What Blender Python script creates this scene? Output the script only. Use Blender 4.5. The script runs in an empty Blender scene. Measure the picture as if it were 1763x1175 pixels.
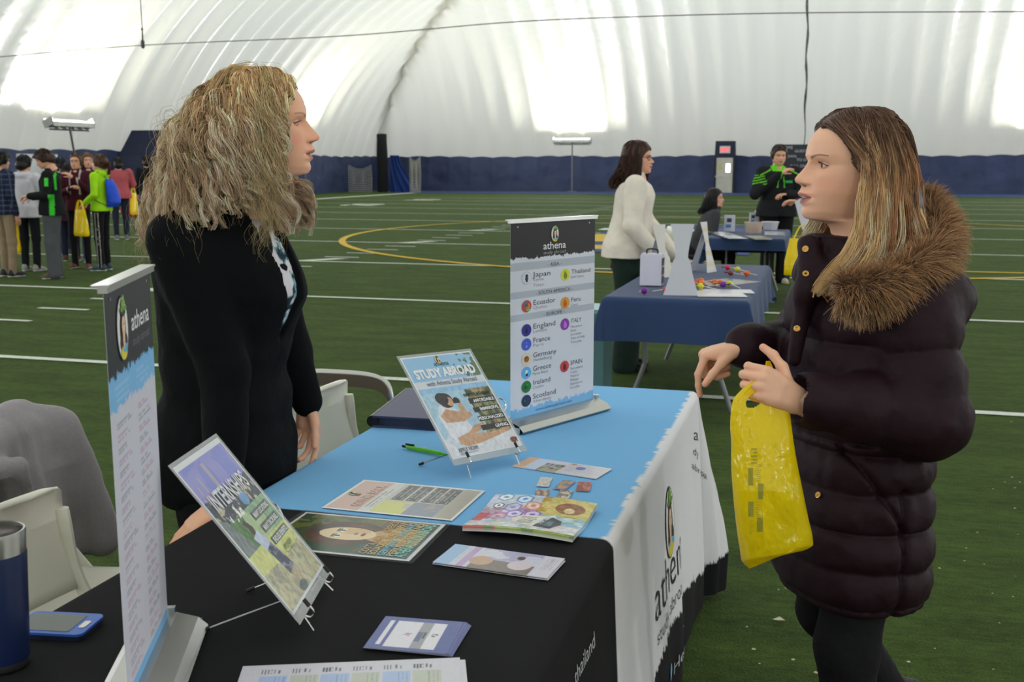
import bpy, math, random
import numpy as np
from mathutils import Vector, Matrix
random.seed(7); RNG = np.random.default_rng(7)
S = bpy.context.scene
COL = S.collection
# ---------------------------------------------------------------- camera
F_PX, CAM_H = 1857.0, 1.5
PITCH = math.atan(299.5 / F_PX); YAW = math.radians(16.0)
cam_d = bpy.data.cameras.new('camera'); cam = bpy.data.objects.new('camera', cam_d); COL.objects.link(cam)
cam_d.sensor_width = 36.0; cam_d.lens = F_PX / 1763 * 36.0; cam_d.clip_end = 400; cam_d.clip_start = 0.05
cam.location = (0, 0, CAM_H); cam.rotation_euler = (math.pi / 2 - PITCH, 0, YAW)
cam_d.dof.use_dof = True; cam_d.dof.focus_distance = 2.5; cam_d.dof.aperture_fstop = 9.0
S.camera = cam
# ---------------------------------------------------------------- view + world
S.view_settings.view_transform = 'Standard'; S.view_settings.look = 'None'
S.view_settings.gamma = 1.0; S.view_settings.use_curve_mapping = False
S.view_settings.exposure = 0.26
w = bpy.data.worlds.new('world'); S.world = w; w.use_nodes = True
_nt = w.node_tree; _bg = _nt.nodes['Background']          # overcast daylight outside, shining through the membrane
_tc = _nt.nodes.new('ShaderNodeTexCoord'); _sp = _nt.nodes.new('ShaderNodeSeparateXYZ'); _cr = _nt.nodes.new('ShaderNodeValToRGB')
_nt.links.new(_tc.outputs['Generated'], _sp.inputs[0]); _mr = _nt.nodes.new('ShaderNodeMapRange'); _mr.inputs['From Min'].default_value = -1
_nt.links.new(_sp.outputs['Z'], _mr.inputs['Value']); _nt.links.new(_mr.outputs[0], _cr.inputs[0]); _nt.links.new(_cr.outputs[0], _bg.inputs[0])
_cr.color_ramp.elements[0].position = 0.48; _cr.color_ramp.elements[0].color = (0.06, 0.06, 0.065, 1)
_cr.color_ramp.elements[1].position = 1.0; _cr.color_ramp.elements[1].color = (0.86, 0.93, 1.0, 1)
_e = _cr.color_ramp.elements.new(0.52); _e.color = (0.05, 0.052, 0.056, 1)
_e = _cr.color_ramp.elements.new(0.76); _e.color = (0.40, 0.415, 0.435, 1)
_bg.inputs[1].default_value = 4.7
# dome dimensions
DX0, DX1, DY0, DY1, DH, DA = -28.5, 31.5, -40.0, 66.7, 15.5, 30.0
# floodlight stands: x, y, facing (unit vector pointing into the hall)
LAMP_SPOTS = [(-27.2, 34.9, 1, 0), (-27.2, 54.0, 1, 0), (-27.2, 15.0, 1, 0), (-27.2, -5.0, 1, 0), (-27.2, -25, 1, 0),
              (-14.9, 65.3, 0, -1), (11.6, 65.3, 0, -1),
              (30.2, 54, -1, 0), (30.2, 34.9, -1, 0), (30.2, 15, -1, 0), (30.2, -5, -1, 0), (30.2, -25, -1, 0),
              (-12, -38.6, 0, 1), (14, -38.6, 0, 1)]
LAMP_Z, LAMP_W = 3.05, 1900.0
for i, (lx, ly, fx, fy) in enumerate(LAMP_SPOTS):
    ld = bpy.data.lights.new('floodlight_beam', 'AREA'); ld.shape = 'RECTANGLE'; ld.size = 2.2; ld.size_y = 0.4
    ld.energy = LAMP_W; ld.color = (0.95, 0.96, 1.0)
    lo = bpy.data.objects.new('floodlight_beam', ld); COL.objects.link(lo)
    lo.location = (lx + fx * 0.1, ly + fy * 0.1, LAMP_Z + 0.16)
    d = Vector((fx * 0.42, fy * 0.42, 0.9)).normalized()
    lo.rotation_euler = d.to_track_quat('-Z', 'Y').to_euler()

# ================================================================ helpers
f0 = np.array([-math.sin(YAW), math.cos(YAW), 0]); r0 = np.array([math.cos(YAW), math.sin(YAW), 0]); z0 = np.array([0, 0, 1.])
fwv = f0 * math.cos(PITCH) - z0 * math.sin(PITCH); upv = f0 * math.sin(PITCH) + z0 * math.cos(PITCH)
CAM = np.array([0, 0, CAM_H])
def ray(x, y): return fwv + r0 * (x - 881.5) / F_PX + upv * (587.5 - y) / F_PX
def at(x, y, D): return CAM + ray(x, y) * D              # world point seen at pixel (x, y) at depth D
def onz(x, y, z=0.):
    d = ray(x, y); return CAM + d * ((z - CAM_H) / d[2])
def onY(x, y, Y):
    d = ray(x, y); return CAM + d * (Y / d[1])
def onX(x, y, X):
    d = ray(x, y); return CAM + d * (X / d[0])
def A(*v): return np.array(v, float)
def nrm(v): v = np.asarray(v, float); return v / (np.linalg.norm(v, axis=-1, keepdims=True) + 1e-12)
def lin(c):
    c = np.asarray(c, float)
    if c.max() > 1.001: c = c / 255.0
    return np.where(c <= 0.04045, c / 12.92, ((c + 0.055) / 1.055) ** 2.4)
def L4(c): r = lin(c); return (float(r[0]), float(r[1]), float(r[2]), 1.0)

# ---- materials
def mat(name, col=(200, 200, 200), rough=0.6, metal=0.0, spec=0.4, vcol=False, bump=None, noise=None, alpha=None,
        trans=0.0, emit=None, sheen=0.0, coat=0.0, sss=0.0):
    """bump=(scale, strength, dist[, stretch xyz]); noise=(scale, amount) varies the colour"""
    m = bpy.data.materials.new(name); m.use_nodes = True
    nt = m.node_tree; b = nt.nodes['Principled BSDF']
    b.inputs['Base Color'].default_value = L4(col); b.inputs['Roughness'].default_value = rough
    b.inputs['Metallic'].default_value = metal; b.inputs['Specular IOR Level'].default_value = spec
    b.inputs['Sheen Weight'].default_value = sheen; b.inputs['Coat Weight'].default_value = coat
    b.inputs['Transmission Weight'].default_value = trans
    if sss: b.inputs['Subsurface Weight'].default_value = sss; b.inputs['Subsurface Scale'].default_value = 0.01
    src = None
    if vcol:
        a = nt.nodes.new('ShaderNodeVertexColor'); a.layer_name = 'Col'; src = a.outputs['Color']
    if noise:
        tc = nt.nodes.new('ShaderNodeTexCoord'); n = nt.nodes.new('ShaderNodeTexNoise'); n.inputs['Scale'].default_value = noise[0]
        n.inputs['Detail'].default_value = 5; nt.links.new(tc.outputs['Object'], n.inputs['Vector'])
        r = nt.nodes.new('ShaderNodeMapRange'); r.inputs['To Min'].default_value = 1 - noise[1]; r.inputs['To Max'].default_value = 1 + noise[1]
        r.inputs['From Min'].default_value = 0.3; r.inputs['From Max'].default_value = 0.7
        nt.links.new(n.outputs['Fac'], r.inputs['Value'])
        mx = nt.nodes.new('ShaderNodeVectorMath'); mx.operation = 'SCALE'
        if src: nt.links.new(src, mx.inputs[0])
        else: mx.inputs[0].default_value = L4(col)[:3]
        nt.links.new(r.outputs[0], mx.inputs['Scale']); src = mx.outputs[0]
    if src: nt.links.new(src, b.inputs['Base Color'])
    if bump:
        tc = nt.nodes.new('ShaderNodeTexCoord'); mp = nt.nodes.new('ShaderNodeMapping')
        if len(bump) > 3: mp.inputs['Scale'].default_value = bump[3]
        n = nt.nodes.new('ShaderNodeTexNoise'); n.inputs['Scale'].default_value = bump[0]; n.inputs['Detail'].default_value = 4
        bp = nt.nodes.new('ShaderNodeBump'); bp.inputs['Strength'].default_value = bump[1]; bp.inputs['Distance'].default_value = bump[2]
        nt.links.new(tc.outputs['Object'], mp.inputs['Vector']); nt.links.new(mp.outputs[0], n.inputs['Vector'])
        nt.links.new(n.outputs['Fac'], bp.inputs['Height']); nt.links.new(bp.outputs[0], b.inputs['Normal'])
    if emit: b.inputs['Emission Color'].default_value = L4(emit[0]); b.inputs['Emission Strength'].default_value = emit[1]
    if alpha is not None:
        tr = nt.nodes.new('ShaderNodeBsdfTransparent'); mix = nt.nodes.new('ShaderNodeMixShader'); mix.inputs[0].default_value = alpha
        out = nt.nodes['Material Output']
        nt.links.new(tr.outputs[0], mix.inputs[1]); nt.links.new(b.outputs[0], mix.inputs[2]); nt.links.new(mix.outputs[0], out.inputs['Surface'])
    return m

# ---- mesh + object creation
def mesh(name, V, Fc, colors=None, smooth=True, mats=None, midx=None):
    me = bpy.data.meshes.new(name)
    V = np.asarray(V, np.float32)
    if isinstance(Fc, np.ndarray) and Fc.ndim == 2 and len(Fc):
        k = Fc.shape[1]; me.vertices.add(len(V)); me.vertices.foreach_set('co', V.ravel())
        me.loops.add(Fc.size); me.loops.foreach_set('vertex_index', Fc.ravel().astype(np.int32))
        me.polygons.add(len(Fc)); me.polygons.foreach_set('loop_start', np.arange(0, Fc.size, k, dtype=np.int32))
        me.update(calc_edges=True)
    else:
        me.from_pydata([tuple(map(float, v)) for v in V], [], [tuple(int(i) for i in f) for f in Fc]); me.update()
    if smooth: me.polygons.foreach_set('use_smooth', np.ones(len(me.polygons), bool))
    if colors is not None:
        c = np.ones((len(V), 4), np.float32); c[:, :3] = lin(np.asarray(colors, float) * 1.0) if np.max(colors) <= 1.001 else lin(np.asarray(colors) / 255.0)
        at_ = me.color_attributes.new('Col', 'FLOAT_COLOR', 'POINT'); at_.data.foreach_set('color', c.ravel())
    for m in (mats or []): me.materials.append(m)
    if midx is not None: me.polygons.foreach_set('material_index', np.asarray(midx, np.int32))
    return me
def tag(o, label=None, cat=None, group=None, kind=None):
    if label: o['label'] = label
    if cat: o['category'] = cat
    if group: o['group'] = group
    if kind: o['kind'] = kind
    return o
def obj(name, me, m=None, parent=None, loc=None, label=None):
    o = bpy.data.objects.new(name, me); COL.objects.link(o)
    if m is not None and not me.materials: me.materials.append(m)
    if parent is not None and parent.type == 'MESH': o.parent = parent
    elif parent is not None:
        o.parent = parent
        o.matrix_parent_inverse = Matrix.Translation(parent.location).inverted() if parent.rotation_euler.z == 0 else (Matrix.Translation(parent.location) @ parent.rotation_euler.to_matrix().to_4x4()).inverted()
    if loc is not None: o.location = loc
    if label: o['label'] = label
    return o
def lobj(name, me, m, parent):                            # child given in the parent's own coordinates
    o = bpy.data.objects.new(name, me); COL.objects.link(o)
    if m is not None and not me.materials: me.materials.append(m)
    o.parent = parent; return o
def empty(name, loc, rz=0, label=None, cat=None, group=None):
    o = bpy.data.objects.new(name, None); COL.objects.link(o); o.location = tuple(map(float, loc)); o.rotation_euler = (0, 0, rz); o.empty_display_size = 0.1
    return tag(o, label, cat, group)
def copy_tree(o, parent=None):
    c = o.copy(); COL.objects.link(c)
    if parent is not None: c.parent = parent
    for ch in list(o.children): copy_tree(ch, c)
    return c

class MB:                                                 # collects polygons for ONE mesh object
    def __init__(s): s.V = []; s.F = []; s.C = []; s.M = []; s.n = 0
    def add(s, V, Fc, col=None, mi=0):
        V = np.asarray(V, float).reshape(-1, 3); s.V.append(V)
        for f in Fc: s.F.append(tuple(int(i) + s.n for i in f)); s.M.append(mi)
        s.C.append(np.tile(np.asarray(col if col is not None else (255, 255, 255), float), (len(V), 1))); s.n += len(V); return s
    def box(s, c, size, R=None, col=None, mi=0, taper=1.0):
        sx, sy, sz = [v / 2 for v in size]
        v = np.array([(-sx, -sy, -sz), (sx, -sy, -sz), (sx, sy, -sz), (-sx, sy, -sz), (-sx * taper, -sy * taper, sz), (sx * taper, -sy * taper, sz), (sx * taper, sy * taper, sz), (-sx * taper, sy * taper, sz)])
        if R is not None: v = v @ np.asarray(R).T
        return s.add(v + np.asarray(c), [(0, 3, 2, 1), (4, 5, 6, 7), (0, 1, 5, 4), (1, 2, 6, 5), (2, 3, 7, 6), (3, 0, 4, 7)], col, mi)
    def tube(s, pts, r, n=8, col=None, mi=0, flat=1.0, caps=True):
        V, Fq = tube_geo(pts, r, n, flat); s.add(V, Fq, col, mi)
        if caps:
            k = len(V) // n
            b = s.n - len(V); s.F.append(tuple(b + i for i in range(n))[::-1]); s.M.append(mi); s.F.append(tuple(b + (k - 1) * n + i for i in range(n))); s.M.append(mi)
        return s
    def lathe(s, prof, c=(0, 0, 0), n=32, col=None, mi=0, R=None):
        a = np.linspace(0, 2 * np.pi, n, endpoint=False); V = []
        for r, z in prof: V.append(np.stack([r * np.cos(a), r * np.sin(a), np.full(n, z)], 1))
        V = np.concatenate(V); Fc = []
        for i in range(len(prof) - 1):
            for j in range(n): k = (j + 1) % n; Fc.append((i * n + j, i * n + k, (i + 1) * n + k, (i + 1) * n + j))
        if prof[0][0] > 1e-5: Fc.append(tuple(range(n))[::-1])
        if prof[-1][0] > 1e-5: Fc.append(tuple((len(prof) - 1) * n + j for j in range(n)))
        if R is not None: V = V @ np.asarray(R).T
        return s.add(V + np.asarray(c), Fc, col, mi)
    def poly(s, pts, th=0.0, nvec=None, col=None, mi=0):   # flat polygon, optional thickness along -nvec
        P = np.asarray(pts, float); n = len(P)
        if th:
            q = P - np.asarray(nvec) * th
            return s.add(np.concatenate([P, q]), [tuple(range(n)), tuple(range(2 * n - 1, n - 1, -1))] + [(i, n + i, n + (i + 1) % n, (i + 1) % n) for i in range(n)], col, mi)
        return s.add(P, [tuple(range(n))], col, mi)
    def build(s, name, m=None, parent=None, smooth=False, vcol=False, label=None, local=False):
        ms = m if isinstance(m, (list, tuple)) else [m]
        me = mesh(name, np.concatenate(s.V), s.F, np.concatenate(s.C) if vcol else None, smooth, [x for x in ms if x is not None], s.M)
        if smooth == 'auto' or smooth == 1:
            try: me.set_sharp_from_angle(angle=math.radians(38))
            except Exception: pass
        o = lobj(name, me, None, parent) if local else obj(name, me, None, parent)
        if label: o['label'] = label
        return o
def tube_geo(pts, r, n=8, flat=1.0):
    P = np.asarray(pts, float); k = len(P); r = np.broadcast_to(np.asarray(r, float), (k,))
    T = nrm(np.gradient(P, axis=0)); ref = A(0, 0, 1) if abs(T[0][2]) < 0.9 else A(1, 0, 0)
    N = nrm(np.cross(T[0], ref)); Ns = [N]
    for i in range(1, k):
        N = N - T[i] * (N @ T[i]); N = N / (np.linalg.norm(N) + 1e-9); Ns.append(N)
    Ns = np.array(Ns); B = np.cross(T, Ns); a = np.linspace(0, 2 * np.pi, n, endpoint=False)
    V = P[:, None] + r[:, None, None] * (np.cos(a)[None, :, None] * Ns[:, None] + flat * np.sin(a)[None, :, None] * B[:, None])
    Fq = [(i * n + j, i * n + (j + 1) % n, (i + 1) * n + (j + 1) % n, (i + 1) * n + j) for i in range(k - 1) for j in range(n)]
    return V.reshape(-1, 3), Fq
def spline(pts, n=24):                                    # Catmull-Rom through points
    P = np.asarray(pts, float)
    if len(P) < 3: t = np.linspace(0, 1, n)[:, None]; return P[0] * (1 - t) + P[-1] * t
    Q = np.concatenate([[2 * P[0] - P[1]], P, [2 * P[-1] - P[-2]]]); out = []
    for u in np.linspace(0, len(P) - 1 - 1e-9, n):
        i = int(u); t = u - i; a, b, c, d = Q[i:i + 4]
        out.append(0.5 * (2 * b + (c - a) * t + (2 * a - 5 * b + 4 * c - d) * t * t + (3 * b - a - 3 * c + d) * t ** 3))
    return np.array(out)
def hermite(x, xs, ys):                                   # smooth monotone-ish interpolation
    xs = np.asarray(xs, float); ys = np.asarray(ys, float)
    if xs[0] > xs[-1]: xs = xs[::-1]; ys = ys[::-1]
    d = np.diff(ys) / np.diff(xs); m = np.zeros(len(xs)); m[0] = d[0]; m[-1] = d[-1]
    for i in range(1, len(xs) - 1): m[i] = 0 if d[i - 1] * d[i] <= 0 else 2 * d[i - 1] * d[i] / (d[i - 1] + d[i])
    x = np.clip(x, xs[0], xs[-1]); i = np.clip(np.searchsorted(xs, x) - 1, 0, len(xs) - 2)
    h = xs[i + 1] - xs[i]; t = (x - xs[i]) / h
    return ((2 * t ** 3 - 3 * t ** 2 + 1) * ys[i] + (t ** 3 - 2 * t ** 2 + t) * h * m[i] + (-2 * t ** 3 + 3 * t ** 2) * ys[i + 1] + (t ** 3 - t ** 2) * h * m[i + 1])
# ---- noise
_T = np.random.default_rng(3).random((64, 64, 64)).astype(np.float32)
def vn3(x, y, z):
    xi, yi, zi = [np.floor(v).astype(int) for v in (x, y, z)]; fx, fy, fz = x - xi, y - yi, z - zi
    fx, fy, fz = [f * f * (3 - 2 * f) for f in (fx, fy, fz)]; r = 0
    for i in (0, 1):
        for j in (0, 1):
            for k in (0, 1):
                r = r + _T[(xi + i) % 64, (yi + j) % 64, (zi + k) % 64] * (fx if i else 1 - fx) * (fy if j else 1 - fy) * (fz if k else 1 - fz)
    return r
def fbm(x, y, z=0., o=4):
    x = np.asarray(x, float); z = np.broadcast_to(np.asarray(z, float), x.shape); r = 0; a = 0.5
    for k in range(o): r = r + a * vn3(x * 2 ** k + 7.3 * k, y * 2 ** k + 3.1 * k, z * 2 ** k + 1.7 * k); a *= 0.5
    return r / (1 - 0.5 ** o)
# ---- signed distance modelling: smooth unions on a grid, meshed with surface nets
class SDF:
    def __init__(s, lo, hi, h):
        s.lo = np.asarray(lo, float); s.h = h; n = np.ceil((np.asarray(hi) - s.lo) / h).astype(int) + 1; s.n = n
        s.f = np.full(tuple(n), 1.0, np.float32)
        s.ax = [s.lo[i] + h * np.arange(n[i]) for i in range(3)]
    def _box(s, lo, hi):
        sl = []
        for i in range(3):
            a = max(0, int((lo[i] - s.lo[i]) / s.h)); b = min(s.n[i], int((hi[i] - s.lo[i]) / s.h) + 2)
            if b <= a: return None
            sl.append(slice(a, b))
        return tuple(sl), s.ax[0][sl[0]][:, None, None], s.ax[1][sl[1]][None, :, None], s.ax[2][sl[2]][None, None, :]
    def _u(s, sl, d, k, sub=False):
        f = s.f[sl]; d = d.astype(np.float32)
        if sub: d = -d; hh = np.clip(k - np.abs(f - d), 0, None) / k; s.f[sl] = np.maximum(f, d) + hh * hh * k / 4
        else: hh = np.clip(k - np.abs(f - d), 0, None) / k; s.f[sl] = np.minimum(f, d) - hh * hh * k / 4
    def cap(s, p, q, r1, r2=None, k=0.02, sub=False, puff=None, flat=None):
        r2 = r1 if r2 is None else r2; p = np.asarray(p, float); q = np.asarray(q, float); R = max(r1, r2) * 1.15 + k + 3 * s.h + (0.03 if puff else 0)
        b = s._box(np.minimum(p, q) - R, np.maximum(p, q) + R)
        if b is None: return s
        sl, X, Y, Z = b; d = q - p; L2 = d @ d + 1e-12
        t = np.clip(((X - p[0]) * d[0] + (Y - p[1]) * d[1] + (Z - p[2]) * d[2]) / L2, 0, 1)
        vx, vy, vz = X - p[0] - t * d[0], Y - p[1] - t * d[1], Z - p[2] - t * d[2]
        rr = r1 + (r2 - r1) * t
        if puff: rr = rr + puff[0] * (np.abs(np.sin(np.pi * (t * puff[1] + (puff[2] if len(puff) > 2 else 0)))) ** 0.5 - 0.7)
        if flat is not None:                              # (axis, factor): squash along a direction
            ax, fc = nrm(flat[0]), flat[1]; c = vx * ax[0] + vy * ax[1] + vz * ax[2]; g = 1 / fc - 1
            vx, vy, vz = vx + ax[0] * c * g, vy + ax[1] * c * g, vz + ax[2] * c * g
        s._u(sl, np.sqrt(vx * vx + vy * vy + vz * vz) - rr, k, sub); return s
    def chain(s, pts, rs, k=0.02, **kw):
        for i in range(len(pts) - 1): s.cap(pts[i], pts[i + 1], rs[i], rs[i + 1], k, **kw)
        return s
    def ell(s, c, r, R=None, k=0.02, sub=False):
        c = np.asarray(c, float); r = np.asarray(r, float); m = r.max() + k + 3 * s.h
        b = s._box(c - m, c + m)
        if b is None: return s
        sl, X, Y, Z = b; x, y, z = X - c[0], Y - c[1], Z - c[2]
        if R is not None:
            R = np.asarray(R); x, y, z = [R[0, i] * x + R[1, i] * y + R[2, i] * z for i in range(3)]
        q = np.sqrt((x / r[0]) ** 2 + (y / r[1]) ** 2 + (z / r[2]) ** 2); g = np.sqrt((x / r[0] ** 2) ** 2 + (y / r[1] ** 2) ** 2 + (z / r[2] ** 2) ** 2) + 1e-9
        s._u(sl, q * (q - 1) / g, k, sub); return s
    def loft(s, rows, k=0.02, yaw=0., disp=None, e=2.0, sub=False):      # rows: (z, cx, cy, a_front, a_back, b)
        rows = sorted(rows); Zr = np.array(rows, float); m = Zr[:, 3:].max() + k + 3 * s.h + 0.04
        lo = A(Zr[:, 1].min() - m, Zr[:, 2].min() - m, Zr[0, 0] - k - 2 * s.h); hi = A(Zr[:, 1].max() + m, Zr[:, 2].max() + m, Zr[-1, 0] + k + 2 * s.h)
        b = s._box(lo, hi)
        if b is None: return s
        sl, X, Y, Z = b; g = [hermite(Z, Zr[:, 0], Zr[:, i]) for i in range(1, 6)]
        x, y = X - g[0], Y - g[1]; c_, s_ = math.cos(yaw), math.sin(yaw); x, y = x * c_ + y * s_, -x * s_ + y * c_
        a = np.where(x > 0, g[2], g[3]); q = (np.abs(x / a) ** e + np.abs(y / g[4]) ** e) ** (1 / e)
        d = (q - 1) * np.minimum(a, g[4])
        if disp is not None: d = d - disp(x, y, Z + 0 * x)
        d = np.maximum(d, np.maximum(Z - Zr[-1, 0], Zr[0, 0] - Z)); s._u(sl, d + 0 * X, k, sub); return s
    def half(s, c, nvec, k=0.01):                         # keep the side the normal points away from
        sl = (slice(None),) * 3; X, Y, Z = s.ax[0][:, None, None], s.ax[1][None, :, None], s.ax[2][None, None, :]; n = nrm(nvec)
        d = (X - c[0]) * n[0] + (Y - c[1]) * n[1] + (Z - c[2]) * n[2]; s.f = np.maximum(s.f, d.astype(np.float32)); return s
    def warp(s, fn):
        X, Y, Z = s.ax[0][:, None, None], s.ax[1][None, :, None], s.ax[2][None, None, :]
        m = np.abs(s.f) < 0.06; full = [np.broadcast_to(v, s.f.shape)[m] for v in (X, Y, Z)]; s.f[m] += fn(*full).astype(np.float32); return s
    def geo(s):
        f = s.f.copy(); f[0] = f[-1] = 1; f[:, 0] = f[:, -1] = 1; f[:, :, 0] = f[:, :, -1] = 1
        ins = f < 0; nx, ny, nz = f.shape; cs = np.zeros((nx - 1, ny - 1, nz - 1, 3), np.float32); cn = np.zeros((nx - 1, ny - 1, nz - 1), np.float32)
        base = [np.arange(k) for k in (nx, ny, nz)]; edges = []
        for ax in range(3):
            a = [slice(None)] * 3; b = [slice(None)] * 3; a[ax] = slice(0, -1); b[ax] = slice(1, None)
            fa, fb = f[tuple(a)], f[tuple(b)]; cr = np.argwhere(ins[tuple(a)] != ins[tuple(b)])
            va, vb = fa[tuple(cr.T)], fb[tuple(cr.T)]; t = va / (va - vb); P = cr.astype(np.float32); P[:, ax] += t
            o1, o2 = [i for i in range(3) if i != ax]; flip = va < 0; edges.append((ax, cr, flip))
            for i in (0, -1):
                for j in (0, -1):
                    c = cr.copy(); c[:, o1] += i; c[:, o2] += j
                    ok = (c >= 0).all(1) & (c[:, 0] < nx - 1) & (c[:, 1] < ny - 1) & (c[:, 2] < nz - 1)
                    np.add.at(cs, tuple(c[ok].T), P[ok]); np.add.at(cn, tuple(c[ok].T), 1)
        act = cn > 0; idx = -np.ones(cn.shape, np.int64); idx[act] = np.arange(act.sum()); V = cs[act] / cn[act][:, None] * s.h + s.lo
        Fs = []
        for ax, cr, flip in edges:
            o1, o2 = [(1, 2), (2, 0), (0, 1)][ax]; q = []
            for i, j in ((0, 0), (-1, 0), (-1, -1), (0, -1)):
                c = cr.copy(); c[:, o1] += i; c[:, o2] += j; c = np.clip(c, 0, np.array(cn.shape) - 1); q.append(idx[tuple(c.T)])
            q = np.stack(q, 1); q[~flip] = q[~flip][:, ::-1]; Fs.append(q[(q >= 0).all(1)])
        return V, np.concatenate(Fs)
def relax(V, Fq, it=2, lam=0.5):
    for _ in range(it):
        acc = np.zeros_like(V); n = np.zeros(len(V)); k = Fq.shape[1]
        for i in range(k):
            a, b = Fq[:, i], Fq[:, (i + 1) % k]; np.add.at(acc, a, V[b]); np.add.at(n, a, 1); np.add.at(acc, b, V[a]); np.add.at(n, b, 1)
        V = V + lam * (acc / np.maximum(n, 1)[:, None] - V)
    return V
def sdf_obj(name, sd, m, parent, it=2, color=None, local=True, label=None):
    V, Fq = sd.geo(); V = relax(V, Fq, it); c = color(V) if color is not None else None
    me = mesh(name, V, Fq, c, True, [m]); o = lobj(name, me, None, parent) if local else obj(name, me, None, parent)
    if label: o['label'] = label
    return o
# ---- grids / slabs
def grid_faces(n, m, wrap=False):
    i, j = np.meshgrid(np.arange(n - 1), np.arange(m - (0 if wrap else 1)), indexing='ij'); j2 = (j + 1) % m
    return np.stack([i * m + j, i * m + j2, (i + 1) * m + j2, (i + 1) * m + j], -1).reshape(-1, 4)
def slab(P, th=0.0006, nvec=None, colors=None, backcol=(235, 235, 235)):    # P (n,m,3): painted sheet with thickness
    n, m = P.shape[:2]; top = P.reshape(-1, 3); N = np.asarray(nvec, float)
    ring = [(0, j) for j in range(m)] + [(i, m - 1) for i in range(1, n)] + [(n - 1, j) for j in range(m - 2, -1, -1)] + [(i, 0) for i in range(n - 2, 0, -1)]
    ri = np.array([a * m + b for a, b in ring]); k = len(ri); bot = top[ri] - N * th; cen = top.mean(0) - N * th
    V = np.concatenate([top, bot, [cen]]); b0 = n * m; Fc = [tuple(f) for f in grid_faces(n, m)]
    d = np.cross(P[0, 1] - P[0, 0], P[1, 0] - P[0, 0]) @ N
    if d < 0: Fc = [f[::-1] for f in Fc]
    for a in range(k):
        b = (a + 1) % k; q = (ri[a], b0 + a, b0 + b, ri[b]); t = (b0 + a, b0 + k, b0 + b)
        Fc.append(q if d > 0 else q[::-1]); Fc.append(t if d > 0 else t[::-1])
    C = None
    if colors is not None: C = np.concatenate([colors.reshape(-1, 3), np.tile(np.asarray(backcol, float), (k + 1, 1))])
    return V, Fc, C
# ---- text as mesh geometry
_tcache = {}
def text_geo(body, bold=0.0):
    key = (body, bold)
    if key in _tcache: return _tcache[key]
    cu = bpy.data.curves.new('t', 'FONT'); cu.body = body; cu.size = 1.0; cu.resolution_u = 3; cu.offset = bold; cu.fill_mode = 'FRONT'
    o = bpy.data.objects.new('t', cu); me = bpy.data.meshes.new_from_object(o)
    V = np.array([v.co[:] for v in me.vertices]).reshape(-1, 3); Fc = [tuple(p.vertices) for p in me.polygons]
    bpy.data.objects.remove(o); bpy.data.curves.remove(cu); bpy.data.meshes.remove(me)
    _tcache[key] = (V, Fc); return V, Fc
class Sheet:                                              # flat printed thing; u right, v down (metres)
    def __init__(s, o, ex, ey, w, h, curl=None): s.o = np.asarray(o, float); s.ex = nrm(ex); s.ey = nrm(ey - s.ex * (np.asarray(ey) @ s.ex)); s.w, s.h = w, h; s.n = np.cross(s.ey, s.ex); s.curl = curl
    def P(s, u, v, off=0.):
        u = np.asarray(u, float)[..., None]; v = np.asarray(v, float)[..., None]
        p = s.o + s.ex * u + s.ey * v + s.n * off
        if s.curl is not None: p = p + s.n * s.curl(u / s.w, v / s.h)
        return p
    def build(s, name, fn, m, parent=None, res=0.0012, th=0.0006, local=False, back=(235, 235, 235)):
        nu, nv = max(2, int(s.w / res)), max(2, int(s.h / res)); v, u = np.meshgrid(np.linspace(0, s.h, nv), np.linspace(0, s.w, nu), indexing='ij')
        C = fn(u, v); V, Fc, CC = slab(s.P(u, v), th, s.n, np.clip(C, 0, 255), back)
        return obj(name, mesh(name, V, Fc, CC, False, [m]), None, parent)
    def text(s, mb, body, u, v, size, align='l', bold=0.0, width=None, off=0.0005, col=None, hs=1.0):
        V, Fc = text_geo(body, bold)
        if not len(V): return
        W_ = V[:, 0].max(); k = size; kx = (width / W_) if width else size * hs
        x = V[:, 0] * kx; x = x - (x.max() / 2 if align == 'c' else x.max() if align == 'r' else 0)
        mb.add(s.P(u + x, v - V[:, 1] * k, off), [f[::1] for f in Fc], col)
def rect_sheet(px, z, w=None, h=None, curl=None):         # TL, TR, BR, BL pixels of something lying at height z
    a, b, c, d = [onz(*p, z) for p in px]; ex = (b - a + c - d) / 2; ey = (d - a + c - b) / 2; cen = (a + b + c + d) / 4
    W = w or np.linalg.norm(ex); ex = nrm(ex); ey2 = ey - ex * (ey @ ex); Hh = h or np.linalg.norm(ey2); ey2 = nrm(ey2)
    return Sheet(cen - ex * W / 2 - ey2 * Hh / 2, ex, ey2, W, Hh, curl)
def mixc(c, m, col): m = np.clip(m, 0, 1)[..., None]; return c * (1 - m) + np.asarray(col, float) * m
def box_m(u, v, u0, v0, u1, v1): return ((u > u0) & (u < u1) & (v > v0) & (v < v1)).astype(float)
def ell_m(u, v, cu, cv, ru, rv): return ((((u - cu) / ru) ** 2 + ((v - cv) / rv) ** 2) < 1).astype(float)
def poly_m(u, v, pts):
    ins = np.zeros(u.shape, bool); n = len(pts)
    for i in range(n):
        x1, y1 = pts[i]; x2, y2 = pts[(i + 1) % n]
        if y1 == y2: continue
        ins ^= ((y1 > v) != (y2 > v)) & (u < (x2 - x1) * (v - y1) / (y2 - y1) + x1)
    return ins.astype(float)
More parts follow.
